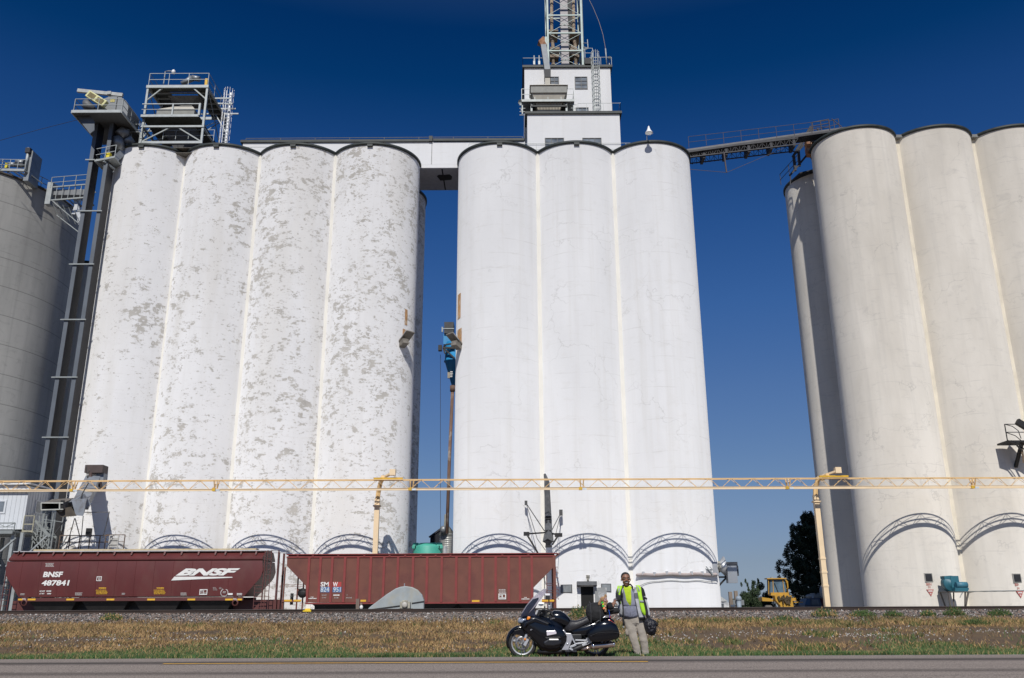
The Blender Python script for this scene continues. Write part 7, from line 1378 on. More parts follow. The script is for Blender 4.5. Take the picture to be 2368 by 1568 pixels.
# windscreen: curved transparent shell
M_ws = bpy.data.materials.new('windscreen_clear'); M_ws.use_nodes = True; _b = M_ws.node_tree.nodes['Principled BSDF']; _b.inputs['Base Color'].default_value = (.55, .50, .56, 1); _b.inputs['Roughness'].default_value = .05; _b.inputs['Alpha'].default_value = .42; _b.inputs['Specular IOR Level'].default_value = 1.0
def screen(pts, w0, mt, nm, par, th=.006):
    b = MB(); n_ = len(pts); m_ = 9; vs = []
    for off in (0, th):
        for i, (a, c, wv) in enumerate(pts):
            for k in range(m_):
                t_ = (k / (m_ - 1) * 2 - 1); vs.append((bx(a) + off + wv[1] * t_ * t_, BY + t_ * wv[0], bz(c) - off * .5))
    H_ = n_ * m_; fs = [(i * m_ + k, i * m_ + k + 1, (i + 1) * m_ + k + 1, (i + 1) * m_ + k) for i in range(n_ - 1) for k in range(m_ - 1)]; fs += [tuple(q_ + H_ for q_ in reversed(f)) for f in fs]
    fs += [(i * m_ + e, (i + 1) * m_ + e, (i + 1) * m_ + e + H_, i * m_ + e + H_) for i in range(n_ - 1) for e in (0, m_ - 1)] + [(e * m_ + k, e * m_ + k + 1, e * m_ + k + 1 + H_, e * m_ + k + H_) for k in range(m_ - 1) for e in (0, n_ - 1)]
    b.add(vs, fs, 0, True); return b.build(nm, mt, par)
screen([(340, 735, (.20, .16)), (410, 640, (.22, .20)), (480, 555, (.23, .20)), (560, 485, (.22, .16)), (640, 428, (.16, .06))], 0, M_ws, 'windscreen', moto)
b = MB(); b.prism([(bx(a), bz(c)) for a, c in ((325, 790), (420, 640), (500, 560), (572, 540), (575, 585), (520, 690), (530, 780), (420, 770))], BY - .20, BY - .185); sm_ = b.build('screen_mount', mat('tinted_black', (.012, .016, .035), .15, coat=.6, var=.4, vscale=12), moto, bevel=.005); b = MB(); b.prism([(bx(a), bz(c)) for a, c in ((325, 790), (420, 640), (500, 560), (572, 540), (575, 585), (520, 690), (530, 780), (420, 770))], BY + .185, BY + .20); b.build('screen_mount', mat('tinted_black', (.012, .016, .035), .15, coat=.6, var=.4, vscale=12), moto, bevel=.005)
# cockpit: bars, grip, mirror, mounted camera
b = MB(); b.tube([(bx(590), BY - .08, bz(730)), (bx(640), BY - .3, bz(700)), (bx(720), BY - .42, bz(720)), (bx(745), BY - .44, bz(745))], [.014, .014, .017, .017], 10); b.tube([(bx(590), BY + .08, bz(730)), (bx(640), BY + .3, bz(700)), (bx(720), BY + .42, bz(720))], [.014, .014, .017], 10); b.build('handlebar', M_mb, moto)
b = MB(); b.tube([(bx(718), BY - .42, bz(718)), (bx(762), BY - .45, bz(790))], [.022, .02], 12); b.bar((bx(690), BY - .44, bz(760)), (bx(735), BY - .42, bz(800)), .02, .05); b.build('hand_grip', M_mb, moto)
b = MB(); b.sphere((bx(600), BY - .36, bz(628)), (.052, .03, .034), 14, 8); q = b.build('mirror', M_mb, moto); b = MB(); b.box(bx(568), BY - .395, bz(645), bx(632), BY - .385, bz(612)); b.build('mirror_glass', M_chr, q, bevel=.004)
b = MB(); b.box(bx(560), BY - .12, bz(800), bx(690), BY + .12, bz(690)); b.sphere((bx(640), BY - .2, bz(700)), (.035, .03, .04), 12, 8); b.sphere((bx(610), BY - .22, bz(740)), (.04, .04, .03), 12, 8); b.sphere((bx(650), BY - .24, bz(662)), (.02, .03, .02), 10, 6); b.build('instrument_cluster', mat('cluster', (.04, .04, .042), .3, .4, var=.9, vscale=30), moto, bevel=.01)
cm = MB(); cm.bar((bx(712), BY - .25, bz(700)), (bx(705), BY - .25, bz(560)), .025); cm.box(bx(665), BY - .30, bz(570), bx(718), BY - .22, bz(520)); q = cm.build('camera_mount', M_mb, moto, bevel=.004)
b = MB(); b.box(bx(655), BY - .31, bz(517), bx(720), BY - .20, bz(494)); b.build('bright_hood', mat('hood_white', (.75, .74, .75), .3), q, bevel=.004)
b = MB(); b.box(bx(698), BY - .31, bz(692), bx(722), BY - .27, bz(640)); b.build('phone_holder', mat('holder_grey', (.35, .36, .37), .3, .3), q, bevel=.003)
# tank, seat, tail, cases
loftx([(690, 855, 820, .12, 0), (720, 870, 740, .15, 0), (780, 895, 700, .165, 0), (860, 915, 705, .165, 0), (930, 925, 745, .155, 0), (985, 930, 800, .12, 0), (1000, 925, 850, .09, 0)], M_gb, 'fuel_tank', moto, 2.4)
b = MB(); b.prism([(bx(a), bz(c)) for a, c in ((708, 835), (706, 820), (735, 800), (730, 795), (780, 795), (785, 805), (745, 812), (720, 822))], BY - .168, BY - .158); b.build('tank_badge', M_chr, moto)
loftx([(895, 950, 930, .05, 0), (930, 985, 880, .13, 0), (990, 988, 822, .165, 0), (1060, 960, 830, .175, 0), (1130, 925, 815, .17, 0), (1200, 890, 780, .16, 0), (1300, 860, 760, .15, 0), (1420, 830, 755, .13, 0)], M_seat, 'seat', moto, 3.0)
loftx([(960, 1000, 930, .10, 0), (1050, 1040, 910, .15, 0), (1200, 1050, 860, .17, 0), (1380, 960, 810, .16, 0), (1500, 930, 790, .13, 0), (1570, 890, 830, .06, 0)], M_gb, 'tail_body', moto, 3.0)
for s_ in (-1, 1):
    b = MB(); b.loft([(bx(a), bz(lo), bz(hi), w_, BY + s_ * c) for a, lo, hi, w_, c in ((1195, 1040, 985, .05, .26), (1235, 1085, 935, .09, .29), (1300, 1098, 875, .11, .31), (1400, 1092, 835, .115, .32), (1500, 1078, 835, .11, .32), (1570, 1062, 880, .10, .31), (1605, 1040, 950, .07, .29), (1612, 1020, 985, .03, .28))], 26, 0, 'x', 3.4); cs = b.build('side_case', M_gb, moto)
    b = MB(); b.tube([(bx(a), BY + s_ * .432, bz(c)) for a, c in ((1225, 1020), (1320, 985), (1420, 975), (1520, 975), (1605, 985))], .006, 6); b.build('case_seam', M_mb, cs)
b = MB(); b.prism([(bx(a), bz(c)) for a, c in ((1475, 825), (1500, 820), (1590, 890), (1572, 905), (1555, 900), (1520, 870))], BY - .20, BY - .02); q = b.build('tail_light', M_redl2, moto, bevel=.008); b = MB(); b.prism([(bx(a), bz(c)) for a, c in ((1480, 828), (1500, 828), (1548, 895), (1530, 890))], BY - .215, BY - .18); b.build('rear_signal', M_amb, q, bevel=.004)
b = MB(); b.sphere((bx(1508), BY - .12, bz(792)), (.018, .018, .018), 10, 6); b.build('small_red_lamp', mat('lamp_red', (.6, .01, .02), .2), moto)
b = MB(); b.tube([(bx(1310), BY - .17, bz(865)), (bx(1360), BY - .2, bz(830)), (bx(1440), BY - .2, bz(785)), (bx(1500), BY - .17, bz(775))], .014, 8); b.build('grab_bar', M_al, moto)
# frame, engine, swing arm, exhaust
b = MB(); b.prism([(bx(a), bz(c)) for a, c in ((872, 950), (900, 945), (925, 985), (990, 990), (1010, 1040), (985, 1110), (960, 1160), (950, 1200), (860, 1195), (890, 1150), (925, 1090), (930, 1030), (905, 985))], BY - .235, BY - .17); fr = b.build('frame_cover', mat('frame_silver', (.46, .46, .48), .38, .45, var=.1, vscale=8), moto, bevel=.012)
b = MB(); b.lathe([(.008, -.008), (.022, -.005), (.024, 0)], (bx(938), BY - .236, bz(1122)), 14, 0, 'y'); b.build('frame_bolt', M_al, fr)
b = MB()
for a1, c1, a2, c2, w_ in ((1000, 1045, 1040, 1120, .03), (1040, 1075, 1180, 1080, .028), (1180, 1080, 1225, 1025, .035), (1040, 1120, 1190, 1105, .03), (970, 1160, 1050, 1130, .04), (960, 1175, 1010, 1195, .035), (1130, 1140, 1250, 1095, .04), (1190, 1120, 1230, 1060, .05)): b.bar((bx(a1), BY - .21, bz(c1)), (bx(a2), BY - .21, bz(c2)), .035, w_)
b.build('peg_bracket', M_alp, moto, bevel=.004)
b = MB(); b.box(bx(700), BY - .16, bz(1210), bx(1130), BY + .16, bz(1000)); b.tube([(bx(1010), BY - .2, bz(1195)), (bx(1070), BY - .2, bz(1170)), (bx(1150), BY - .18, bz(1140))], .045, 10); b.build('engine', M_mb, moto, bevel=.02)
b = MB(); b.loft([(bx(a), bz(lo), bz(hi), .035, BY - .12) for a, lo, hi in ((1080, 1180, 1120), (1200, 1160, 1095), (1312, 1130, 1070))], 12, 0, 'x', 3); b.loft([(bx(a), bz(lo), bz(hi), .035, BY + .12) for a, lo, hi in ((1080, 1180, 1120), (1200, 1160, 1095), (1312, 1130, 1070))], 12, 0, 'x', 3); b.tube([(bx(1312), BY - .14, bz(1100)), (bx(1312), BY + .14, bz(1100))], .022, 10); b.build('swing_arm', M_mb, moto)
for s_ in (-1, 1):
    b = MB(); b.tube([(bx(1115), BY + s_ * .18, bz(1195)), (bx(1180), BY + s_ * .2, bz(1178)), (bx(1240), BY + s_ * .22, bz(1160))], [.03, .032, .04], 14); b.tube([(bx(1240), BY + s_ * .22, bz(1158)), (bx(1262), BY + s_ * .24, bz(1150)), (bx(1540), BY + s_ * .26, bz(1128)), (bx(1552), BY + s_ * .26, bz(1127))], [.042, .056, .056, .046], 20); b.build('exhaust', mat('exhaust_steel', (.52, .42, .36), .22, .9, var=.15, vscale=3), moto)
    b = MB(); b.tube([(bx(1258), BY + s_ * .24, bz(1150)), (bx(1285), BY + s_ * .24, bz(1148))], .059, 20); b.tube([(bx(1525), BY + s_ * .26, bz(1129)), (bx(1545), BY + s_ * .26, bz(1127))], .058, 20); b.build('exhaust_band', M_chr, moto)
b = MB(); b.bar((bx(930), BY - .26, bz(1190)), (bx(945), BY - .30, bz(1300)), .02); b.bar((bx(900), BY - .3, bz(1200)), (bx(1010), BY - .3, bz(1205)), .02); b.box(bx(905), BY - .36, bz(1215), bx(960), BY - .24, bz(1195)); b.box(bx(1000), BY - .34, bz(1215), bx(1050), BY - .22, bz(1198)); b.tube([(bx(925), BY - .26, bz(1200)), (bx(925), BY - .05, bz(1290))], .016, 6); b.bar((bx(900), BY - .05, bz(1298)), (bx(970), BY - .02, bz(1298)), .02, .012); b.build('foot_controls', mat('controls', (.05, .05, .055), .35, .5, var=.5, vscale=20), moto)
b = MB(); b.bar((bx(1560), BY - .05, bz(1060)), (bx(1592), BY - .05, bz(1102)), .15, .01); b.build('mud_flap', M_mb, moto)
text('ST', 'fairing_lettering', .028, mat('lettering_dim', (.35, .35, .38), .4), bx(455), BY - .246, bz(950), moto, .001, .3, 1.3)

# ---- luggage and toys on the rear seat
M_bag = mat('bag_black', (.012, .012, .013), .8, var=.3, vscale=10, bump=.6, bscale=14)
b = MB(); b.loft([(bx(a), bz(lo), bz(hi), w_, BY) for a, lo, hi, w_ in ((1202, 740, 700, .12), (1212, 830, 650, .2), (1240, 860, 622, .24), (1300, 875, 604, .26), (1360, 870, 602, .26), (1410, 850, 625, .25), (1432, 800, 680, .2))], 30, 0, 'x', 2.6); t = thing('duffel_bag', 'black duffel bag strapped on the motorcycle seat below the plush dog', 'bag', (bx(1310), BY, bz(870))); o_ = b.build('bag_body', M_bag, t)
b = MB()
for dx in (1250, 1370): b.tube([(bx(dx), BY - .265, bz(860)), (bx(dx + 4), BY - .27, bz(740)), (bx(dx), BY - .20, bz(620)), (bx(dx), BY, bz(600))], .012, 6)
b.build('strap', mat('strap_black', (.03, .03, .032), .6), t)
t = thing('soft_case', 'flat black soft case lying behind the duffel bag under the man\'s hand', 'bag', (bx(1570), BY + .05, bz(750)))
b = MB(); b.loft([(bx(a), bz(lo), bz(hi), w_, BY + .05) for a, lo, hi, w_ in ((1425, 760, 720, .1), (1460, 768, 690, .16), (1560, 755, 672, .17), (1635, 745, 680, .15), (1650, 725, 700, .1))], 22, 0, 'x', 3); b.build('case_body', M_bag, t)
t = thing('riding_hat', 'round black cap resting on the soft case', 'hat', (bx(1525), BY - .03, bz(680))); b = MB(); b.loft([(bx(a), bz(lo), bz(hi), w_, BY - .03) for a, lo, hi, w_ in ((1468, 690, 640, .05), (1485, 705, 615, .10), (1520, 712, 602, .12), (1555, 705, 612, .10), (1572, 690, 645, .04))], 20, 0, 'x', 2); b.build('hat_crown', mat('cap_cloth', (.010, .010, .011), .9), t); b = MB(); b.loft([(bx(a), bz(lo), bz(hi), w_, BY - .1) for a, lo, hi, w_ in ((1470, 706, 700, .04), (1510, 716, 706, .08), (1560, 708, 698, .04))], 14, 0, 'x', 2); b.build('hat_brim', M_bag, t)
t = thing('mesh_bag', 'crumpled white and grey mesh bag beside the man\'s jacket', 'bag', (bx(1600), BY - .05, bz(665))); b = MB(); b.sphere((bx(1600), BY - .05, bz(632)), (.062, .06, .062), 20, 14); o_ = b.build('bag_cloth', mat('mesh_white', (.42, .44, .44), .9, var=.45, vscale=38, bump=1.0, bscale=40), t)
for v_ in o_.data.vertices: v_.co += v_.co.normalized() * mnoise.noise(v_.co * 40) * .012
# plush dog (plain tan toy)
M_pl = mat('plush_tan', (.42, .25, .13), .95, var=.3, vscale=30, bump=.8, bscale=70)
t = thing('plush_dog', 'tan plush dog toy sitting on top of the black duffel bag', 'plush toy', (bx(1440), BY - .22, bz(700)))
b = MB(); Y = BY - .22
b.sphere((bx(1425), Y, bz(568)), (.075, .06, .058), 18, 12); b.sphere((bx(1455), Y, bz(528)), (.03, .03, .04), 14, 10); b.tube([(bx(1395), Y, bz(570)), (bx(1375), Y, bz(605)), (bx(1368), Y, bz(628))], [.022, .028, .03], 12); b.sphere((bx(1368), Y, bz(628)), .03, 12, 8)
b.sphere((bx(1440), Y - .03, bz(625)), (.045, .045, .05), 16, 10); b.tube([(bx(1440), Y - .03, bz(640)), (bx(1444), Y - .04, bz(690)), (bx(1442), Y - .05, bz(715))], [.025, .022, .024], 12); b.sphere((bx(1442), Y - .05, bz(716)), .025, 12, 8); b.sphere((bx(1468), Y, bz(595)), (.03, .03, .03), 12, 8); b.build('toy_body', M_pl, t, remesh=.008, smooth_iter=2)
b = MB(); b.box(bx(1432), Y - .085, bz(596), bx(1460), Y - .055, bz(548)); b.build('patterned_scarf', mat('scarf', (.35, .22, .22), .8, var=.9, vscale=45), t, bevel=.008)
b = MB(); b.sphere((bx(1440), Y - .07, bz(655)), (.022, .015, .018), 12, 8); b.build('cream_snout', mat('plush_cream', (.62, .42, .32), .9), t)
t = thing('plush_caterpillar', 'green and orange plush caterpillar toy hanging beside the plush dog', 'plush toy', (bx(1410), BY - .27, bz(680)))
for a, c, r_, m_ in ((1405, 612, .024, mat('plush_green', (.06, .50, .05), .85)), (1414, 632, .02, mat('plush_yellow', (.80, .62, .04), .85)), (1412, 655, .024, mat('plush_green', (.06, .5, .05), .85)), (1424, 682, .026, mat('plush_orange', (.80, .30, .10), .85))):
    b = MB(); b.sphere((bx(a), BY - .29, bz(c)), r_, 14, 10); b.build('toy_segment', m_, t)
b = MB(); b.tube([(bx(1490), BY - .2, bz(700)), (bx(1500), BY - .22, bz(760)), (bx(1498), BY - .2, bz(800))], .006, 6); tag(b.build('tie_line', mat('cord_blue', (.01, .08, .5), .6)), 'short bright blue cord hanging behind the black cap', 'cord')

# ================================================================== PERSON
PY, PZ = 19.62, -.078; PS, PSV = 798.0, 826.0
px0 = Q(2380 + 545 * .2359, 2450, PY).x
def hx(zx): return px0 + (zx - 545) / PS
def hz(zy): return PZ + (1495 - zy) / PSV
def hp(a, c, dy=0.0): return (hx(a), PY + dy, hz(c))
man = thing('person', 'smiling man in grey and black riding jacket with neon vest leaning on the motorcycle', 'person', (hx(740), PY, PZ))
M_sk = mat('skin', (.22, .105, .062), .5, var=.12, vscale=30); M_hair = mat('hair_black', (.014, .012, .011), .85, var=.5, vscale=60)
b = MB(); HS = 1.10; b.xf = Matrix.Translation(Vector(hp(550, 300, .0))) @ Matrix.Diagonal((1.26, 1.12, 1.04, 1)) @ Matrix.Translation(-Vector(hp(550, 300, .0)))
# head: skull, jaw, cheeks, nose, ears, brow, chin, neck
b.sphere(hp(545, 160, .01), (.076, .095, .098), 24, 18); b.sphere(hp(547, 235, -.025), (.060, .068, .075), 20, 14); b.sphere(hp(548, 283, -.055), (.032, .03, .025), 14, 10)
b.sphere(hp(515, 225, -.065), (.024, .022, .022), 12, 8); b.sphere(hp(580, 225, -.065), (.024, .022, .022), 12, 8)
b.tube([hp(547, 175, -.085), hp(547, 195, -.10), hp(547, 212, -.118)], [.010, .012, .016], 10); b.sphere(hp(547, 214, -.108), (.021, .016, .013), 12, 8)
b.sphere(hp(547, 158, -.072), (.055, .022, .012), 14, 8); b.sphere(hp(484, 200, .005), (.009, .018, .028), 12, 8); b.sphere(hp(609, 195, .005), (.009, .018, .028), 12, 8)
b.xf = None
b.limb([hp(550, 275, .015), hp(562, 330, .025), hp(580, 400, .045)], [.058, .058, .06], 16)
# torso and limbs under the clothes
b.limb([hp(585, 430, .04), hp(590, 560, .03), hp(610, 780, .02), hp(650, 860, .02)], [.10, .11, .12, .12], 18); b.limb([hp(455, 410, .07), hp(590, 410, .07), hp(765, 415, .07)], [.03, .04, .03], 14)
b.limb([hp(440, 375, .02), hp(392, 525, -.12), hp(335, 540, -.34), hp(298, 560, -.49)], [.055, .045, .033, .026], 12)          # arm to the bags
b.limb([hp(790, 390, .02), hp(850, 600, .02), hp(892, 820, -.03), hp(892, 850, -.04)], [.055, .045, .03, .027], 12)
b.limb([hp(575, 860, .02), hp(630, 1180, -.02), hp(700, 1440, .0)], [.08, .055, .038], 12); b.limb([hp(730, 860, .02), hp(790, 1180, .0), hp(825, 1440, .03)], [.08, .055, .038], 12)
def hand(W, palm, fingers, thumb, r=.0095):
    b.limb([W, palm[0], palm[1]], [.026, .026, .024], 10); b.limb([palm[2], palm[3]], [.019, .017], 10); b.limb([palm[4], palm[5]], [.019, .017], 10)
    for f in fingers: b.limb(f, [r, r * .95, r * .85, r * .75][:len(f)], 8)
    b.limb(thumb, [r * 1.25, r * 1.1, r * .9][:len(thumb)], 8)
# right hand lying over the cap edge, fingers pointing down-left
hand(hp(298, 565, -0.495), [hp(285, 585, -0.515), hp(268, 610, -0.525), hp(296, 588, -0.515), hp(284, 612, -0.530), hp(276, 578, -0.505), hp(256, 600, -0.515)],
     [[hp(252, 600, -0.520), hp(236, 622, -0.530), hp(228, 648, -0.525)], [hp(260, 610, -0.530), hp(246, 636, -0.540), hp(240, 662, -0.535)], [hp(270, 615, -0.535), hp(258, 642, -0.545), hp(252, 668, -0.540)], [hp(282, 612, -0.535), hp(272, 636, -0.545), hp(268, 658, -0.540)]],
     [hp(300, 582, -0.515), hp(316, 600, -0.530), hp(322, 622, -0.535)])
# left hand gripping the helmet bag strap
hand(hp(892, 848, -.04), [hp(890, 862, -.045), hp(886, 878, -.05), hp(902, 862, -.04), hp(900, 880, -.045), hp(878, 864, -.05), hp(872, 878, -.05)],
     [[hp(868, 880, -.05), hp(862, 898, -.06), hp(866, 908, -.035)], [hp(880, 884, -.055), hp(876, 904, -.065), hp(880, 912, -.035)], [hp(892, 884, -.055), hp(890, 904, -.065), hp(892, 912, -.035)], [hp(904, 882, -.045), hp(904, 900, -.055), hp(904, 908, -.03)]],
     [hp(872, 862, -.06), hp(852, 872, -.075), hp(840, 888, -.07)])
b.build('body', M_sk, man, remesh=.0055, smooth_iter=2)
HX = Matrix.Translation(Vector(hp(550, 300, .0))) @ Matrix.Diagonal((1.26, 1.12, 1.04, 1)) @ Matrix.Translation(-Vector(hp(550, 300, .0)))
# face parts
b = MB(); b.xf = HX; b.sphere(hp(545, 148, .022), (.080, .095, .098), 24, 18); hair = b.build('hair', M_hair, man)
b = MB(); b.xf = HX; b.sphere(hp(548, 300, -.048), (.034, .034, .012), 14, 8); b.build('beard', M_hair, man)
b = MB(); b.xf = HX; b.limb([hp(516, 226, -.094), hp(532, 219, -.114), hp(547, 220, -.120), hp(563, 219, -.114), hp(580, 226, -.094)], [.004, .007, .007, .007, .004], 8); b.build('moustache', M_hair, man)
b = MB(); b.xf = HX; b.sphere(hp(549, 241, -.093), (.024, .012, .0095), 16, 8); b.build('teeth', mat('teeth', (.85, .83, .78), .35), man)
b = MB(); b.xf = HX; b.limb([hp(524, 238, -.084), hp(536, 257, -.092), hp(550, 262, -.095), hp(565, 257, -.092), hp(577, 238, -.084)], [.003, .006, .007, .006, .003], 8); b.build('lips', mat('lips', (.15, .055, .045), .5), man)
for a in (520, 576):
    b = MB(); b.xf = HX; b.sphere(hp(a, 181, -.078), (.012, .008, .006), 12, 8); e_ = b.build('eye', mat('eye_white', (.5, .48, .45), .3), man); b = MB(); b.xf = HX; b.sphere(hp(a, 181, -.0835), (.0055, .004, .0055), 10, 6); b.build('iris', M_hair, e_)
    b = MB(); b.xf = HX; b.limb([hp(a - 17, 166, -.082), hp(a, 160, -.09), hp(a + 17, 166, -.082)], [.003, .004, .003], 6); b.build('eyebrow', M_hair, man)
# clothes
def shell(rows, n, nm, mats_, par, mf=None, th=.008, close=False):
    """rows: (cx, cz, dy, rx, ry, a0, a1) – angle 0 faces the viewer, + to the viewer's right"""
    b = MB(); m_ = n + 1; vs = []
    for off in (0, -th):
        for cx_, cz_, dy, rx, ry, a0, a1 in rows:
            for k in range(m_):
                A = R(a0 + (a1 - a0) * k / n); vs.append((hx(cx_) + (rx + off) * math.sin(A), PY + dy - (ry + off) * math.cos(A), hz(cz_)))
    H_ = len(rows) * m_; N_ = len(rows)
    for i in range(N_ - 1):
        for k in range(n):
            f = (i * m_ + k, i * m_ + k + 1, (i + 1) * m_ + k + 1, (i + 1) * m_ + k)
            A = rows[i][5] + (rows[i][6] - rows[i][5]) * (k + .5) / n; mi = mf(A, (rows[i][1] + rows[i + 1][1]) / 2) if mf else 0
            b.f += [f, tuple(q_ + H_ for q_ in reversed(f))]; b.mi += [mi, mi]; b.sm += [True, True]
    for i in range(N_ - 1):
        for e in (0, n): b.f.append((i * m_ + e, (i + 1) * m_ + e, (i + 1) * m_ + e + H_, i * m_ + e + H_)); b.mi.append(0); b.sm.append(False)
    for k in range(n):
        for i in (0, N_ - 1): b.f.append((i * m_ + k, i * m_ + k + 1, i * m_ + k + 1 + H_, i * m_ + k + H_)); b.mi.append(0); b.sm.append(False)
    b.v = [tuple(q_) for q_ in vs]; return b.build(nm, mats_, par)
M_tee = mat('shirt_yellow', (.46, .60, .02), .85, var=.12, vscale=14, bump=.4, bscale=16); M_swt = mat('sweater_grey', (.20, .21, .27), .9, var=.15, vscale=18, bump=.4, bscale=22); M_jg = mat('jacket_grey', (.42, .43, .45), .75, var=.10, vscale=16, bump=.5, bscale=14); M_jb = mat('jacket_black', (.012, .012, .014), .7, var=.2); M_neon = mat('vest_neon', (.42, .72, .03), .65, var=.06, vscale=10); M_refl = mat('vest_reflective', (.30, .33, .33), .8, 0); M_kh = mat('trouser_khaki', (.36, .325, .28), .9, var=.10, vscale=9, bump=.5, bscale=10); M_lin = mat('jacket_lining', (.24, .25, .32), .85)
shell([(560, 300, .02, .075, .07, -180, 180), (568, 330, .015, .11, .085, -180, 180), (575, 400, .01, .135, .115, -180, 180), (580, 500, .0, .14, .125, -180, 180), (585, 660, .0, .145, .13, -180, 180)], 28, 't_shirt', M_tee, man)
shell([(565, 350, .01, .150, .116, -180, -38), (572, 440, .0, .152, .13, -180, -30), (580, 540, .0, .154, .138, -180, -27), (586, 600, -.005, .156, .142, -180, -14), (590, 650, -.005, .158, .145, -180, 1)], 20, 'sweater_side', M_swt, man)
shell([(565, 350, .01, .150, .116, 30, 180), (572, 440, .0, .152, .13, 22, 180), (580, 540, .0, .154, .138, 17, 180), (586, 600, -.005, .156, .142, 10, 180), (590, 650, -.005, .158, .145, 1, 180)], 20, 'sweater_side', M_lin, man)
shell([(590, 645, -.006, .160, .147, -180, 180), (594, 720, -.01, .165, .158, -180, 180), (600, 790, -.008, .165, .155, -180, 180), (605, 835, .0, .16, .148, -180, 180)], 30, 'sweater_hem', M_swt, man)
b = MB(); b.tube([hp(583, 655, -.152), hp(581, 700, -.160), hp(580, 795, -.168)], .003, 5); b.build('zip', M_mb, man)
# trousers
b = MB(); b.limb([hp(610, 815, .02), hp(650, 880, .02)], [.142, .145], 20)
b.limb([hp(572, 870, .02), hp(588, 960, .01), hp(620, 1120, -.02), hp(640, 1210, -.03), hp(672, 1340, -.01), hp(705, 1470, .0)], [.115, .112, .092, .085, .078, .066], 18)
b.limb([hp(728, 860, .02), hp(755, 960, .02), hp(788, 1110, .0), hp(800, 1200, -.01), hp(820, 1340, .02), hp(832, 1470, .03)], [.112, .110, .090, .084, .078, .068], 18)
b.sphere(hp(528, 1080, .0), (.035, .06, .085), 14, 10); b.sphere(hp(822, 1060, .01), (.030, .06, .075), 14, 10)
for a, c, w1, dy in ((640, 1205, .05, -.10), (655, 1400, .045, -.06), (800, 1190, .05, -.08), (820, 1410, .05, -.04), (610, 930, .07, -.09), (720, 930, .07, -.09), (700, 1450, .06, -.05), (828, 1450, .06, -.03)): b.limb([hp(a - w1 * 500, c - 14, dy + .02), hp(a, c, dy), hp(a + w1 * 500, c - 12, dy + .02)], [.010, .014, .010], 8)
tr_ = b.build('trousers', M_kh, man, remesh=.009, smooth_iter=2)
for v_ in tr_.data.vertices:
    p_ = v_.co; v_.co += Vector((mnoise.noise(Vector((p_.x * 12, p_.y * 12, p_.z * 9))), mnoise.noise(Vector((p_.x * 12 + 5, p_.y * 12, p_.z * 11))), 0)) * .006
for a, dy in ((690, -.02), (830, .0)):
    b = MB(); X, Zb = hx(a), PZ; b.sphere((X - .005, PY + dy - .09, Zb + .035), (.045, .12, .035), 16, 10); b.box(X - .05, PY + dy - .2, Zb, X + .04, PY + dy + .06, Zb + .015); b.build('shoe', mat('shoe_dark', (.03, .03, .03), .6), man, bevel=.004)
# jacket: open shell, sleeves, collar, panels
def jm(A, z): 
    if z > 835: return 1
    if 455 < z < 500 and abs(A) < 75: return 2
    return 0
shell([(480, 322, .05, .07, .07, -175, -58), (475, 352, .04, .12, .11, -178, -52), (480, 420, .03, .15, .145, -180, -40), (500, 520, .02, .165, .16, -180, -32), (515, 640, .02, .165, .168, -180, -28), (535, 740, .02, .165, .172, -180, -28), (545, 830, .02, .165, .172, -180, -32)], 18, 'jacket_front', [M_jg, M_jb, mat('jacket_stripe', (.10, .105, .12), .7)], man, jm)
shell([(690, 315, .05, .075, .07, 35, 175), (695, 350, .04, .125, .11, 5, 178), (688, 420, .03, .152, .15, -10, 180), (680, 520, .02, .175, .17, -2, 180), (690, 640, .02, .180, .178, 2, 180), (702, 740, .02, .180, .182, 4, 180), (712, 830, .02, .180, .182, 6, 180), (715, 880, .02, .175, .178, 6, 180)], 20, 'jacket_front', [M_jg, M_jb, mat('jacket_stripe', (.10, .105, .12), .7)], man, jm)
b = MB(); b.limb([hp(495, 300, -.01), hp(470, 350, -.09), hp(462, 500, -.13), hp(465, 700, -.14), hp(462, 830, -.13), hp(465, 960, -.12), hp(462, 1000, -.12)], [.018, .016, .014, .014, .018, .024, .02], 10); b.build('hanging_strap', M_jb, man)
b = MB(); b.sphere(hp(461, 992, -.13), (.02, .018, .024), 10, 8); b.build('strap_end', M_refl, man)
b = MB(); b.limb([hp(625, 272, .01), hp(648, 315, -.06), hp(652, 372, -.11)], [.014, .018, .011], 10); b.limb([hp(492, 292, .0), hp(480, 330, -.06)], [.011, .012], 10); b.limb([hp(495, 290, .04), hp(555, 280, .085), hp(625, 272, .03)], [.016, .020, .016], 10); b.build('collar', M_jb, man)
b = MB(); b.limb([hp(440, 372, .02), hp(405, 460, -.05), hp(392, 530, -.13)], [.075, .066, .058], 16); b.limb([hp(392, 530, -.13), hp(350, 540, -.29), hp(318, 550, -.40)], [.058, .048, .036], 16); b.build('sleeve', M_jb, man, remesh=.01, smooth_iter=2)
b = MB(); b.limb([hp(322, 538, -.40), hp(302, 545, -.455)], [.034, .033], 12); b.build('cuff', mat('cuff_mottled', (.12, .10, .12), .8, var=1.0, vscale=40), man)
b = MB(); b.limb([hp(795, 378, .02), hp(825, 470, .02)], [.078, .070], 16); sb_ = b.build('upper_sleeve', M_jb, man, remesh=.01, smooth_iter=2)
b = MB(); b.limb([hp(828, 485, .02), hp(862, 610, .01), hp(890, 720, -.01), hp(900, 800, -.02)], [.068, .058, .050, .042], 16); b.build('sleeve', M_jg, man, remesh=.01, smooth_iter=2)
b = MB(); b.limb([hp(808, 500, -.02), hp(842, 610, -.03), hp(868, 720, -.045), hp(878, 800, -.05)], [.050, .045, .038, .032], 12); b.limb([hp(898, 806, -.02), hp(897, 840, -.03)], [.043, .038], 12); b.limb([hp(780, 465, -.02), hp(830, 500, -.045), hp(880, 520, .0)], [.028, .030, .028], 10); b.build('sleeve_panel', M_jb, man, remesh=.01, smooth_iter=2)
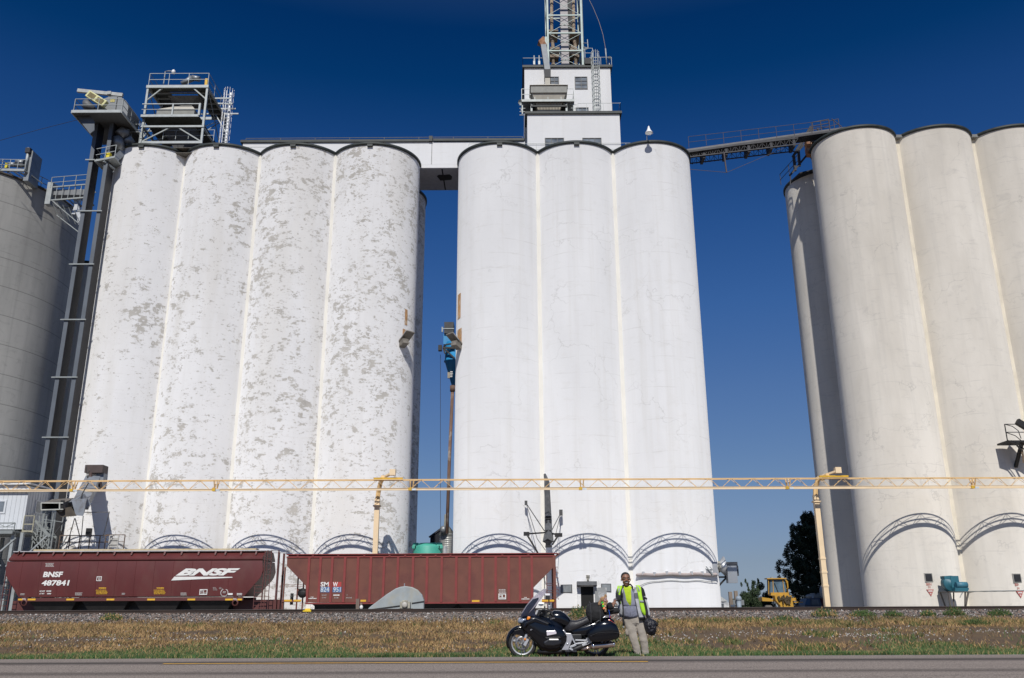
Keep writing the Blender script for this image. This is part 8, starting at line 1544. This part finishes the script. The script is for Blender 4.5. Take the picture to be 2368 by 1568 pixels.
# vest: two front bands following the chest, reflective strips
def band(pts, w_, nm, mt, par, th=.006):
    b = MB(); vs = []
    for off in (0, th):
        for (a, c, dy), ww in zip(pts, w_):
            for s_ in (-1, 0, 1): vs.append((hx(a + s_ * ww), PY + dy - off + abs(s_) * .012, hz(c)))
    n_ = len(pts); H_ = n_ * 3; fs = [(i * 3 + k, i * 3 + k + 1, i * 3 + k + 4, i * 3 + k + 3) for i in range(n_ - 1) for k in (0, 1)]; fs += [tuple(q_ + H_ for q_ in reversed(f)) for f in fs]
    fs += [(i * 3 + e, i * 3 + 3 + e, i * 3 + 3 + e + H_, i * 3 + e + H_) for i in range(n_ - 1) for e in (0, 2)] + [(e * 3 + k, e * 3 + k + 1, e * 3 + k + 1 + H_, e * 3 + k + H_) for e in (0, n_ - 1) for k in (0, 1)]
    b.add(vs, fs, 0, True); return b.build(nm, mt, par)
vest = band([(745, 285, .03), (752, 330, -.10), (757, 400, -.135), (765, 480, -.155), (775, 560, -.17), (788, 640, -.178), (806, 730, -.182), (826, 800, -.17)], [34, 38, 34, 32, 34, 36, 32, 18], 'vest', M_neon, man)
band([(728, 290, .02), (742, 330, -.112), (752, 395, -.145)], [14, 13, 11], 'reflective_strip', M_refl, vest); band([(780, 548, -.182), (786, 582, -.186)], [33, 33], 'reflective_strip', M_refl, vest)
v2 = band([(445, 292, .03), (425, 330, -.08), (412, 400, -.11), (412, 470, -.125), (420, 540, -.13), (430, 600, -.125)], [42, 40, 22, 13, 11, 8], 'vest', M_neon, man)
band([(432, 305, -.03), (415, 350, -.105), (402, 420, -.125)], [16, 14, 9], 'reflective_strip', M_refl, v2)
band([(480, 335, -.09), (470, 380, -.12), (466, 430, -.13)], [9, 10, 8], 'vest_edge', M_jg, v2)
# helmet bag in the left hand
t = thing('helmet_bag', 'black crumpled bag hanging from the man\'s left hand', 'bag', (hx(930), PY - .06, hz(1140)))
b = MB(); b.loft([(hz(c), hx(lo) - 0, hx(hi), w_, PY - .05) for c, lo, hi, w_ in ((1142, 930, 960, .03), (1120, 880, 1000, .10), (1060, 838, 1022, .13), (980, 812, 1028, .14), (920, 808, 1020, .13), (880, 822, 985, .10), (855, 840, 950, .06), (842, 870, 930, .025))], 26, 0, 'z', 2.3)
o_ = b.build('bag_body', mat('bag_gloss', (.012, .012, .018), .35, var=.3, vscale=14, bump=1.0, bscale=18), t)
for v_ in o_.data.vertices: v_.co += Vector((mnoise.noise(v_.co * 13), mnoise.noise(v_.co * 11 + Vector((3, 1, 2))), mnoise.noise(v_.co * 15))) * .022
b = MB(); b.tube([hp(885, 905, -.05), hp(940, 870, -.08), hp(1010, 900, -.06), hp(1050, 950, -.05), hp(1025, 985, -.05)], [.012, .016, .018, .02, .014], 8); b.build('bag_strap', mat('bag_gloss', (.012, .012, .018), .35), t)
